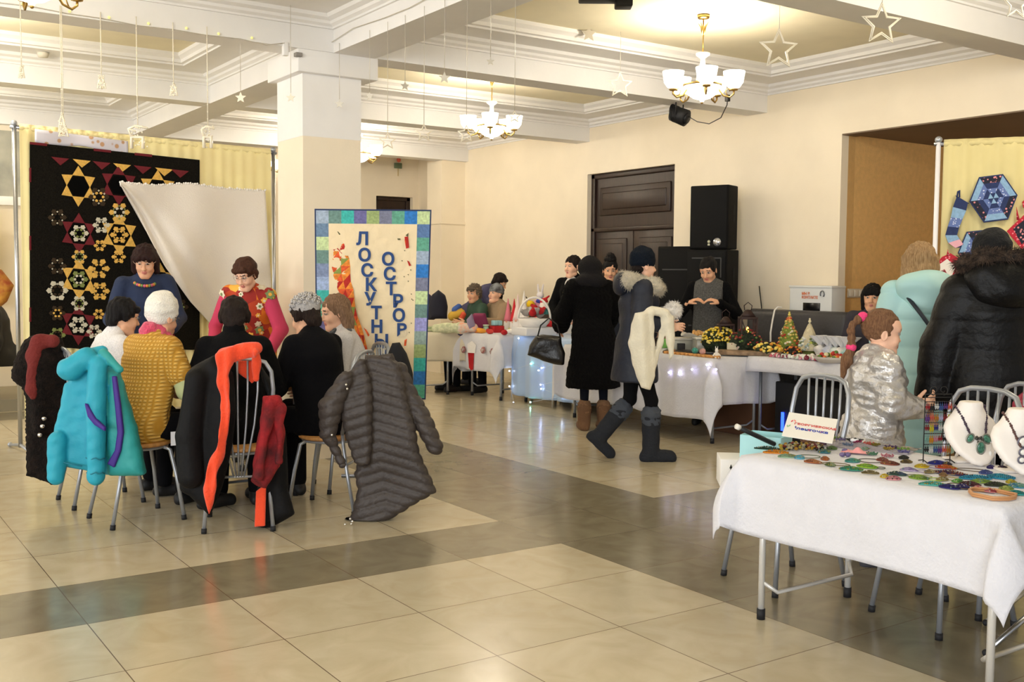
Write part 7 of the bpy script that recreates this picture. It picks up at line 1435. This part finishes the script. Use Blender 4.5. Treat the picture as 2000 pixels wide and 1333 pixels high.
items = [
 (1500, 879, .13, .014, -0.5, ['#0c3a22', '#0e4a2c'], 'dark green beaded strip at the near left corner', None), (1515, 886, .12, .016, -0.45, ['#ee8f1e', '#f4a92e'], 'orange beaded strip beside the dark green one', None),
 (1538, 894, .09, .020, -0.7, ['#9fc09a', '#8aa27e'], 'pale green beaded leaf next to the orange strip', (.10, .04, '#4c5a3c')), (1562, 897, .045, .015, -0.9, ['#5fb0c9', '#74c2d6'], 'small sky blue bead cluster near the front edge', None),
 (1588, 905, .08, .014, -0.75, ['#a85f34', '#c98248'], 'copper brown beaded leaf near the front edge', (.11, .03, '#6c5a34')), (1611, 899, .035, .018, -0.6, ['#c06a30', '#cf7c3c'], 'small orange brown bead square on a cord', None),
 (1622, 911, .045, .012, -0.8, ['#5a6a3a', '#a9b48a'], 'tiny green and pearl bead bar in front', None), (1610, 885, .06, .020, -0.4, ['#3f7f86', '#7f9a5a'], 'blue green leaf brooch near the back left', None), (1625, 878, .05, .018, -0.2, ['#6f8a4a', '#8aa06a'], 'olive leaf brooch behind the blue green one', None),
 (1665, 903, .07, .018, -0.75, ['#4fa092', '#6fae86'], 'teal beaded leaf on a dark looped cord', (.10, .045, '#3a2c1c')), (1662, 919, .10, .020, -0.7, ['#3d8f7c', '#4f9f72', '#5fae5a'], 'large teal green leaf in front of the dark loop', None), (1694, 914, .09, .020, -0.75, ['#9fce3a', '#86bf3c'], 'bright lime beaded leaf with a dark edge', (.03, .02, '#1f2c14')),
 (1700, 927, .07, .004, -0.8, ['#7a6a3c', '#8a7a4c'], 'thin bronze feather pendant by the front edge', None), (1723, 901, .05, .018, -0.4, ['#8f4a3a', '#a85c4a'], 'red brown bead bunch left of the pincushion', None), (1738, 908, .08, .020, -0.6, ['#a0573f', '#7f3f2f'], 'large russet bead bunch in the table middle', None),
 (1765, 897, .05, .014, -0.5, ['#2c2c24', '#3a3a30'], 'black bead brooch with a cream stone', None), (1728, 934, .035, .010, -0.8, ['#e0c02c', '#d8b81c'], 'small yellow bead flower by the front edge', None), (1752, 929, .08, .014, -0.75, ['#3f5a4c', '#4c5f7a'], 'grey green bead lizard near the front edge', (.09, .03, '#8a8a6c')),
 (1745, 938, .06, .014, -0.8, ['#e39a9a', '#d8808a'], 'pale pink bead strip by the front edge', None), (1795, 936, .08, .022, -0.75, ['#86a83a', '#9fc04c', '#6c8c34'], 'bright green beaded shell in the front row', (.05, .03, '#9fc04c')), (1800, 914, .06, .014, -0.7, ['#e0c22c', '#d0ac1c'], 'yellow beaded bar in the middle', (.10, .04, '#7a6a8c')),
 (1822, 949, .11, .013, -0.8, ['#4fb0a0', '#6fc4ae'], 'long mint beaded twig by the front edge', (.10, .05, '#5c4c34')), (1855, 955, .08, .012, -0.85, ['#241f6c', '#1c1a5c'], 'royal blue bead arrow pointing left', None), (1880, 954, .045, .022, -0.6, ['#241f6c', '#2c2878'], 'royal blue bead bird at the arrow end', None),
 (1830, 907, .08, .018, -0.5, ['#2c2f8a', '#3c3f9c'], 'deep blue bead bunch under the earring rack', None), (1850, 910, .04, .014, -0.5, ['#2a2440', '#3a3050'], 'dark violet bead bunch beside the deep blue one', None), (1856, 927, .14, .016, -0.75, ['#3a1f5c', '#5c2a4c', '#8f3f1c', '#a8552c'], 'long violet to rust beaded band', None),
 (1848, 916, .09, .014, -0.72, ['#c4401f', '#d86a1c', '#d89c2c'], 'red to gold beaded band behind the violet one', (.12, .03, '#4c3a28')), (1842, 931, .03, .012, -0.7, ['#8f6a3c', '#9f7a4c'], 'small bronze bead oval', (.09, .03, '#9a8a6c')), (1905, 936, .14, .020, -0.75, ['#2f9fc4', '#3fb0cf', '#2f98bc'], 'long turquoise feather of beads', None),
 (1955, 934, .11, .034, -0.8, ['#1f98c0', '#3fb4d0', '#2fa4c8'], 'big turquoise bead butterfly right of the feather', None), (1915, 944, .09, .012, -0.8, ['#a8c45c', '#8fb04c'], 'lime green bead sprig under the turquoise feather', None), (1895, 949, .08, .014, -0.75, ['#4a1a24', '#5c2430'], 'maroon bead cluster by the wooden hoop', None),
 (1945, 950, .09, .014, -0.8, ['#3a3f2c', '#4c5a3a'], 'dark olive bead leaf right of the maroon cluster', None), (1912, 958, .05, .014, -0.8, ['#e08a8a', '#d97a7a', '#f0c8c0'], 'pink and cream bead flowers behind the wooden hoop', None), (1932, 962, .05, .012, -0.8, ['#e08a8a', '#b3444c'], 'pink bead flowers at the hoop edge', None),
 (1840, 940, .06, .010, -0.3, ['#b0a060', '#8c7a44'], 'thin gold bead loop above the mint twig', (.05, .03, '#a89a6c')), (1872, 944, .05, .010, -0.9, ['#6fb04c', '#4c8a3c'], 'small green bead twig above the royal blue bird', None), (1775, 921, .07, .008, -0.6, ['#c9b8d8', '#a894c0'], 'pale lilac bead string behind the green shell', (.06, .03, '#8c7a9c')),
 (1925, 926, .06, .012, -0.7, ['#4c5a9c', '#7a86c0'], 'blue lilac bead knot below the drop earrings', None), (1815, 925, .05, .010, -0.5, ['#9c8a5c', '#d8c890'], 'beige bead twist in the middle of the table', (.05, .025, '#7a6a4c')), (1965, 958, .06, .014, -0.6, ['#c8d46c', '#8fae4c'], 'yellow green bead sprig beside the blue green fan', None),
 (1690, 880, .05, .014, -0.3, ['#a8c4b0', '#7fa48c'], 'pale green bead leaf behind the organza pouch', None), (1770, 905, .05, .012, -0.4, ['#5c4a2c', '#8a7440'], 'brown bead twig in front of the black brooch', None),
 (1975, 945, .04, .014, -0.8, ['#d8c42c', '#c4b02c'], 'yellow bead bud near the right edge', None), (1988, 952, .07, .026, -0.8, ['#3f8fb0', '#6fae9a', '#9fc4b0'], 'blue green bead fan at the right edge', None), (1985, 967, .07, .012, -0.8, ['#2f9f9a', '#1f8f8c'], 'teal bead strip at the right edge', None),
 (1935, 916, .035, .010, -0.7, ['#3a2c6c', '#4c3c7c'], 'small violet bead knot between the busts', None), (1958, 918, .045, .010, -0.7, ['#3a1f3c', '#2c182c'], 'dark plum bead knot between the busts', None)]
for px, py, L_, W_, a, cols, lab, cord in items: leaf(px, py, L_, W_, a, cols, lab, 'bead jewellery', 'bead leaves and brooches', 'bead_brooch', cord)
# three purple stones, bead necklace heap, flower brooches, cellophane sheet with flowers
for i, (x, y) in enumerate(((1650, 885), (1645, 893), (1656, 893))):
    o = MB().ball((0, 0, 0.010), (0.014, 0.012, 0.010), 12, 8).build('violet_bead', mat('#6a5c86', 0.3), None, loc=jon(x, y)); tag(o, 'large smoky violet bead, '+['the back one', 'the front left one', 'the front right one'][i]+' of the group of three', 'bead', 'three smoky violet beads')
rs = random.Random(12)
bt = thing('bead_heap', 'yellow, cream and red bead necklace heaped before the mint box', 'necklace', jon(1560, 878)); 
for k, c_ in enumerate(['#e0c23c', '#efe0b0', '#9a2a20', '#2c2a1c', '#d9a02c']):
    b = MB()
    for i in range(26):
        u = rs.random(); p = jon(1522+u*85, 876+ (abs(u-.5))*3+rs.uniform(-5, 5))-bt.location; s_ = rs.uniform(.004, .008); b.ball((p.x, p.y, s_+rs.random()*0.008), (s_*1.3, s_, s_), 7, 5)
    o = b.build('beads', BC(c_), bt); o['kind'] = 'stuff'
for i, (x, y, c_, r_, lb) in enumerate([(1640, 852, '#d9961c', 0.030, 'amber yellow bead flower at the back edge beside the paper sign'), (1642, 862, '#8a7ab0', 0.022, 'lilac bead flower below the amber one'), (1662, 856, '#86a84c', 0.024, 'light green bead flower near the back edge'), (1676, 866, '#c02f6a', 0.020, 'magenta bead flower left of the eye brooch'), (1656, 872, '#8fa4c4', 0.022, 'grey blue bead flower in the lilac wrap'),
    (1726, 866, '#ee6a5a', 0.022, 'coral bead flower at the back edge'), (1712, 872, '#9a8a2c', 0.018, 'olive gold bead flower left of the coral one'), (1736, 880, '#c9a83c', 0.022, 'pale gold bead flower below the coral one'), (1755, 875, '#5c3a7a', 0.026, 'deep violet bead flower near the back'), (1765, 886, '#7a74b8', 0.024, 'periwinkle blue bead flower near the earring rack'), (1785, 878, '#8fc04c', 0.026, 'lime green bead ring flower left of the earring rack'), (1703, 890, '#5f9f7a', 0.022, 'sea green bead flower in front of the eye brooch'), (1733, 894, '#e58fa0', 0.026, 'rose pink bead flower in the middle'), (1585, 868, '#a8703c', 0.022, 'brown bead flower behind the heap'), (1605, 870, '#8f5a7a', 0.020, 'mauve bead flower behind the heap'), (1572, 866, '#b0785c', 0.018, 'light brown bead flower by the mint box')]):
    t = thing('bead_flower', lb, 'brooch', jon(x, y), i*0.5, 'bead flower brooches'); b = MB()
    for p_ in range(6):
        a = p_*math.pi/3
        for j in range(7):
            q = j/6*6.283; b.ball((r_*0.62*math.cos(a)+r_*0.34*math.cos(q)*math.cos(a)-r_*0.26*math.sin(q)*math.sin(a), r_*0.62*math.sin(a)+r_*0.34*math.cos(q)*math.sin(a)+r_*0.26*math.sin(q)*math.cos(a), 0.005+0.006*math.cos(q)**2), 0.0036, 6, 4)
    b.build('petals', BC(c_), t)['kind'] = 'stuff'; MB().ball((0, 0, 0.007), (r_*0.26, r_*0.26, 0.006), 8, 6).build('centre', mat('#f0e6c8', 0.3), t)
ey = thing('eye_brooch', 'black feathered brooch with a white eye stone at the back edge', 'brooch', jon(1695, 862)); MB().ball((0, 0, 0.012), (0.022, 0.018, 0.010), 14, 8).build('stone', mat('#e9eaee', 0.1), ey); MB().ball((-0.003, -0.006, 0.0205), (0.008, 0.007, 0.004), 10, 6).build('pupil', BLK, ey)
b = MB(); [b.tube([(0.015*math.cos(a), 0.015*math.sin(a), 0.008), (0.04*math.cos(a), 0.04*math.sin(a), 0.016)], [0.004, 0.001], 5) for a in np.linspace(-0.9, 2.2, 12)]; b.build('lashes', BLK, ey)
g = MB(); g.grid(lambda u, v: Vector(((u-.5)*0.42, (v-.5)*0.20, 0.0035+0.006*abs(math.sin(u*17+v*9)*math.sin(v*23)))), 50, 26)
o = g.build('clear_wrap', mat('#d8d2e0', 0.12, trans=0.85, spec=0.8), None, loc=Vector((jon(1690, 874).x, jon(1690, 874).y, ZJ-0.001))); o.rotation_euler = (0, 0, R(-72)); tag(o, 'crinkled clear wrap under the bead flowers at the back of the table', 'wrap')
g = MB(); g.grid(lambda u, v: Vector(((u-.5)*0.12, (v-.5)*0.07, 0.006+0.022*math.sin(math.pi*u)*math.sin(math.pi*v)*(0.6+0.4*math.sin(u*14)))), 20, 14)
o = g.build('organza_pouch', mat('#eda0a4', 0.6), None, loc=jon(1672, 886)); o.rotation_euler = (0, 0, R(-60)); tag(o, 'coral pink organza pouch lying in the middle of the table', 'pouch')
# wooden hoop bottom right
hp_ = thing('wooden_hoop', 'rounded triangular wooden hoop bag handle at the front right of the table', 'hoop', jon(1932, 968)); P = []
for x, y in [(1893, 963), (1900, 960), (1945, 963), (1985, 972), (1990, 978), (1980, 981), (1940, 979), (1900, 971)]: P.append(jon(x, y)-hp_.location+Vector((0, 0, 0.004)))
b = MB(); b.tube(P, 0.0045, 8, closed=True); b.tube([p+Vector((0, 0, 0.007)) for p in P], 0.0045, 8, closed=True); b.build('ring', mat('#c08a5a', 0.5), hp_)
# mint green cardboard box with a tube in it, standing on the white arrow box beside the table
MINTB = mat('#a9dbe0', 0.6); BD_ = 4.55
SX, SY = 2.86, -1.72          # seat of the left chair, both boxes stand on it
t = thing('white_box', 'white carton with printed arrows beside the left end of the table', 'box', (SX-0.135, SY+0.085, 0.4625), -YAW+R(-6), None)
MB().box((0, 0, 0.065), (0.30, 0.20, 0.13), bev=0.003).build('carton', mat('#eceae6', 0.6), t)
b = MB(); X0 = -0.110
b.tube([(X0, -0.102, 0.025), (X0+0.006, -0.102, 0.055), (X0+0.007, -0.102, 0.095)], 0.0022, 6); b.tube([(X0+0.007, -0.102, 0.108), (X0+0.007, -0.102, 0.090)], [0.0005, 0.007], 6); b.tube([(X0, -0.102, 0.025), (X0-0.008, -0.102, 0.019)], 0.0026, 6); b.tube([(X0+0.030, -0.102, 0.088), (X0+0.038, -0.102, 0.102)], 0.0026, 6); b.build('arrow_mark', BLK, t)
t = thing('mint_box', 'open mint green cardboard box with a tube leaning in it', 'box', (SX-0.075, SY+0.050, 0.5930), -YAW+R(-32))
def obox(w, d, h, th, mt, p):
    b = MB(); b.box((0, 0, th/2), (w, d, th)); b.box((-w/2, 0, h/2), (th, d, h)).box((w/2, 0, h/2), (th, d, h)).box((0, -d/2, h/2), (w, th, h)).box((0, d/2, h/2), (w, th, h)); return b.build('walls', mt, p)
obox(0.19, 0.17, 0.105, 0.004, MINTB, t)
tt = thing('cardboard_tube', 'black labelled tube with a white cap leaning in the mint box', 'tube', (SX-0.075, SY+0.050, 0.60)); P0 = at(1512, 868, 4.74)-tt.location; P1 = at(1440, 834, 4.60)-tt.location; dv = (P1-P0).normalized()
MB().cyl(P0, P1-dv*0.012, 0.011, 0.011, 16).build('tube', mat('#15171a', 0.5), tt); MB().cyl(P1-dv*0.014, P1+dv*0.006, 0.0125, 0.0125, 16).build('cap', mat('#e9e4d8', 0.5), tt)
# paper sign propped on the chair back
sgl = [at(1539, 806, 4.62), at(1634, 819, 4.55), at(1626, 868, 4.36), at(1531, 852, 4.43)]
c_ = sum(sgl, Vector())/4; ux = ((sgl[1]-sgl[0])+(sgl[2]-sgl[3])).normalized(); uy = ((sgl[0]-sgl[3])+(sgl[1]-sgl[2])); uy = (uy-ux*uy.dot(ux)).normalized(); nn = ux.cross(uy)
w_ = (sgl[1]-sgl[0]).length; h_ = (sgl[0]-sgl[3]).length; st_ = thing('paper_sign', 'white hand lettered card sign propped before the left chair back', 'sign', c_)
Rm = Matrix((ux, uy, nn)).transposed(); MB().box((0, 0, 0), (w_, h_, 0.003), rot=Rm).build('card', mat('#f6f3ec', 0.7), st_)
PN = nn*0.0025
for s_, x, y, sz, c2 in (('ГЕОРГИЕВСКАЯ', 0.020, 0.012, 0.0225, '#d9605c'), ('ленточка', 0.012, -0.028, 0.030, '#3a4cae')):
    text_mesh(s_, sz, mat(c2, 0.7), st_, c_+ux*x+uy*y+PN, ux, uy, nn, 'lettering', 0.0007, 0.0006)
for x, y, a, c2 in ((-0.080, 0.030, 0.3, '#d9424c'), (-0.068, 0.036, -0.5, '#e5807a'), (-0.058, -0.02, -0.15, '#3a3ca8'), (-0.085, -0.015, 0.2, '#9cc49a'), (-0.092, -0.022, -0.2, '#9cc49a'), (0.0, -0.03, -0.5, '#d9424c'), (0.05, -0.03, 0.4, '#d9424c')):
    b = MB(); d_ = Vector((math.sin(a), math.cos(a))); q = lambda u, v: (ux*(x+d_.x*u-d_.y*v)+uy*(y+d_.y*u+d_.x*v)+PN)
    b.add([q(-.012, 0), q(0, .004), q(.014, 0), q(0, -.004)], [(0, 1, 2, 3)], False); b.build('painted_leaf', mat(c2, 0.7), st_)
# busts
def bust(loc, rz, label, s=1.0):
    t = thing('necklace_bust', label, 'display bust', loc, rz, 'white necklace busts')
    P = [slab_l([(-0.085, 0.16), (-0.10, 0.13), (-0.098, 0.09), (-0.075, 0.045), (-0.03, 0.008), (0, 0.0), (0.03, 0.008), (0.075, 0.045), (0.098, 0.09), (0.10, 0.13), (0.085, 0.16), (0.045, 0.185), (-0.045, 0.185)], 0.020)]
    P += [cap((0, 0.012, 0.17), (0, 0.005, 0.215), 0.045, 0.040), bx((0, 0, 0.222+0.05), (0.1, 0.1, 0.05), 0, sub=True, k=0.006)]
    for q in P:
        if q['t'] == 'c': q['k'] = 0.04
    sdf('form', P, 0.0045, mat('#f3ebe2', 0.55, bump=0.05, bscale=80), t, 0.04, lambda V, N: 0*V[:, 0])
    b = MB(); b.box((0, 0.05, 0.004), (0.10, 0.10, 0.008), bev=0.002); b.tube([(0, 0.09, 0.008), (0, 0.03, 0.12)], 0.006, 8); b.build('stand', mat('#e9e2da', 0.6), t)
    t.rotation_euler = (R(-14), 0, rz) if False else (0, 0, rz); return t
def slab_l(pts, hh): return dict(t='p', o=(0, 0, 0), ux=(1, 0, 0), n=(0, 1, 0), pts=pts, hh=hh, rd=hh*0.9, m=0, k=0.03, flat=None, slack=0.08, bend=lambda a, b: -1.8*a*a*1.0*(-1)+(0.16-b)*(-0.42)+0.0)
SB = 1.12
b1 = jon(1894, 905); b1 = bust(Vector((b1.x, b1.y, ZJ)), rzf(VIEWN.x, VIEWN.y)+math.pi+0.12, 'white necklace bust with the green stone necklace', SB); b1.scale = (SB, SB, SB)
b2 = jon(1990, 925); b2 = bust(Vector((b2.x, b2.y, ZJ)), rzf(VIEWN.x, VIEWN.y)+math.pi+0.05, 'white necklace bust with the white cameo necklace at the right edge', SB); b2.scale = (SB, SB, SB)
def bsurf(x, z): return Vector((x, 1.8*x*x-0.42*(0.16-z)-0.024, z))
def neckl(bt_, label, side, pend):
    t = thing('bead_necklace', label, 'necklace', bt_.location, bt_.rotation_euler.z, 'necklaces on the busts'); t.scale = bt_.scale
    for s_ in (-1, 1):
        b = MB()
        for i in range(17):
            u = i/16; x = s_*(0.056-0.030*u); z = 0.205-0.105*u; p = bsurf(x, z) if z < 0.17 else bsurf(x, 0.17)+Vector((0, 0.03*(z-0.17)/0.035, z-0.17)); b.m = 0
            b.ball(p+Vector((0, -0.003, 0)), 0.0042 if i % 3 else 0.0055, 8, 5)
        b.build('bead_strand', side, t)
    pend(t)
def pend1(t):
    TQ = mat('#5f9f86', 0.15, h2='#2f5f4c', scale=90); RIM = mat('#8d8f86', 0.4, 0.4)
    for (x, z, a, sx, sz) in ((-0.032, 0.098, 0.6, 0.010, 0.014), (0.030, 0.095, -0.7, 0.011, 0.016), (0.0, 0.066, 0, 0.013, 0.020)):
        c = bsurf(x, z); Rr = rotM('Y', math.degrees(a)); b = MB(); b.ball(c+Vector((0, -0.004, 0)), (sx, 0.004, sz), 14, 8, rot=Rr); o = b.build('green_stone', TQ, t)
        b = MB(); b.tube([c+Vector((0, -0.004, 0))+Rr @ Vector(((sx+0.003)*math.cos(q), 0, (sz+0.003)*math.sin(q))) for q in np.linspace(0, 6.283, 20)[:-1]], 0.0026, 6, closed=True); b.build('bead_rim', RIM, o)
    b = MB(); rs_ = random.Random(3)
    for i in range(12): b.ball(bsurf(rs_.uniform(-.016, .016), 0.093+rs_.uniform(-.008, .01))+Vector((0, -0.006, 0)), rs_.uniform(.003, .0055), 8, 5)
    b.build('bead_cluster', mat('#3a3a34', 0.3), t)['kind'] = 'stuff'
neckl(b1, 'dark bead necklace with green drop stones on the left bust', mat('#3a2a3c', 0.3), pend1)
def pend2(t):
    for (x, z, r_) in ((-0.012, 0.115, 0.018), (-0.020, 0.082, 0.012), (-0.030, 0.058, 0.010)):
        c = bsurf(x, z)+Vector((0, -0.004, 0)); b = MB(); b.ball(c, (r_, 0.004, r_*0.85), 14, 8); o = b.build('white_stone', mat('#f3efe4', 0.2), t)
        b = MB(); b.tube([c+Vector(((r_+0.003)*math.cos(q), 0, (r_*0.85+0.003)*math.sin(q))) for q in np.linspace(0, 6.283, 20)[:-1]], 0.003, 6, closed=True); b.build('bead_rim', mat('#6c6a78', 0.4, 0.3), o)
neckl(b2, 'brown cord necklace with white oval stones on the right bust', mat('#5a3a34', 0.4), pend2)
# earring rack
rk = jon(1829, 903); t = thing('earring_rack', 'black wire rack with scroll top holding rows of earrings', 'earring rack', Vector((rk.x, rk.y, ZJ)), rzf(VIEWN.x, VIEWN.y)+math.pi+0.15)
b = MB(); Wk, Hk = 0.058, 0.275
b.tube([(-Wk, 0, 0), (-Wk, 0, Hk)], 0.0022, 6); b.tube([(Wk, 0, 0), (Wk, 0, Hk-0.004)], 0.0022, 6)
for z in (0.262, 0.245, 0.202, 0.160, 0.116, 0.072, Hk): b.tube([(-Wk, 0, z), (Wk, 0, z)], 0.0018, 6)
for s_ in (-1, 1):
    b.tube([(s_*(0.02+0.018*math.cos(a)*(1-a/9)), 0, Hk+0.016+0.018*math.sin(a)*(1-a/9)) for a in np.linspace(-1.5, 6, 18)], 0.0015, 5)
for x in (-Wk, Wk): b.tube([(x, -0.035, 0.002), (x, 0, 0.01), (x, 0.035, 0.002)], 0.0022, 6)
b.build('frame', BLK, t)
ec = ['#a81f2a', '#e0941c', '#e9e6e0', '#dfd02c', '#c9c4e6', '#e0604c', '#3a5c9c', '#1f1f24', '#d98a9c', '#7fb0a4', '#2c2f8a', '#8f1c24', '#c47f2c', '#6c3f8a', '#f0efe8']
k_ = 0; rs = random.Random(8)
for row, z in enumerate((0.245, 0.202, 0.160, 0.116, 0.072)):
    for i in range(6):
        x = -0.048+i*0.0192; 
        e = thing('earrings', ['dark red', 'amber', 'white', 'yellow', 'lilac', 'coral', 'blue', 'black', 'pink', 'sea green', 'deep blue', 'crimson', 'ochre', 'violet', 'ivory'][(k_*7+row) % 15]+' bead earrings on the wire rack, '+['top', 'second', 'middle', 'fourth', 'bottom'][row]+' row', 'earrings', t.matrix_basis @ Vector((x, -0.004, z)), t.rotation_euler.z, 'earrings on the wire rack'); c2 = ec[(k_*7+row) % 15]; k_ += 1; ln = rs.uniform(0.012, 0.024)
        for s_ in (-1, 1):
            b = MB(); b.tube([(s_*0.0045, 0, 0.001), (s_*0.0045, -0.001, -0.008)], 0.0006, 4); b.ball((s_*0.0045, -0.001, -0.011), 0.0032, 7, 5); b.ball((s_*0.0045, -0.001, -0.014-ln/2), (0.0058, 0.0058, ln/2), 8, 6); b.ball((s_*0.0045, -0.001, -0.015-ln), 0.0026, 7, 5); b.build('earring', BC(c2), e)
# little wire stand with white drop earrings between the busts
es = jon(1945, 912); t = thing('drop_earrings', 'small clear stand with two white drop earrings between the busts', 'earrings', Vector((es.x, es.y, ZJ)), rzf(VIEWN.x, VIEWN.y)+math.pi)
b = MB(); b.tube([(0, 0.01, 0), (0, 0.01, 0.095)], 0.0022, 6); b.tube([(-0.022, 0.01, 0.095), (0.022, 0.01, 0.095)], 0.0016, 6); b.tube([(-0.02, 0.02, 0.002), (0.02, 0.02, 0.002)], 0.002, 6); b.build('stand', mat('#cfcfd4', 0.2, 0.4), t)
for s_ in (-1, 1):
    b = MB(); b.tube([(s_*0.02, 0.01, 0.095), (s_*0.02, 0.008, 0.062)], 0.0008, 4); b.lathe([(0, 0.030), (0.003, 0.034), (0.0065, 0.052), (0.005, 0.060), (0, 0.062)], (s_*0.02, 0.008, 0), n=12); b.build('drop', mat('#f3f2ee', 0.2), t)
# tube feet of the folded stand seen under the right table end
t = thing('metal_stand', 'crossed chrome tube legs on the floor under the right end of the table', 'stand', (3.0, -3.0, 0)); P = lambda x, y, z: at(x, y, z=z)-Vector((3.0, -3.0, 0))
for a, b_ in (((1925, 1276), (2040, 1175)), ((1925, 1217), (2010, 1150))):
    q0 = P(a[0], a[1], 0.014); q1 = at(b_[0], b_[1], (at(a[0], a[1], z=0.014)-CAM).dot(_F)+0.10)-Vector((3.0, -3.0, 0)); m_ = MB(); m_.tube([q0, q1], 0.011, 10); o = m_.build('leg', STEEL, t); MB().ball(q0, 0.0135).build('foot_cap', RUB, o)
# things on the work table
for i, (x, y, w2, c2, lb) in enumerate(((1.30, 1.6, 0.22, '#c9a24a', 'mustard fabric scrap on the work table'), (1.52, 1.95, 0.2, '#b3303a', 'red patterned fabric scrap on the work table'), (1.25, 2.05, 0.24, '#f2efe6', 'white paper pattern on the work table'), (1.55, 1.45, 0.16, '#d9cfae', 'beige fabric square near the corner of the work table'))):
    o = MB().grid(lambda u, v: Vector(((u-.5)*w2, (v-.5)*w2*0.8, 0.003+0.004*abs(math.sin(u*9+v*5)))), 14, 12).build('fabric_scrap', mat(c2, 0.85), None, loc=(x, y, 0.722)); o.rotation_euler = (0, 0, i*0.8); tag(o, lb, 'fabric')
o = MB().box((0, 0, 0.0), (0.05, 0.003, 0.08)).build('paper_tag', mat('#efeef2', 0.7), None, loc=at(342, 857, 6.0)); tag(o, 'small white paper tag hanging beside the seat of the mustard waistcoat woman', 'tag')
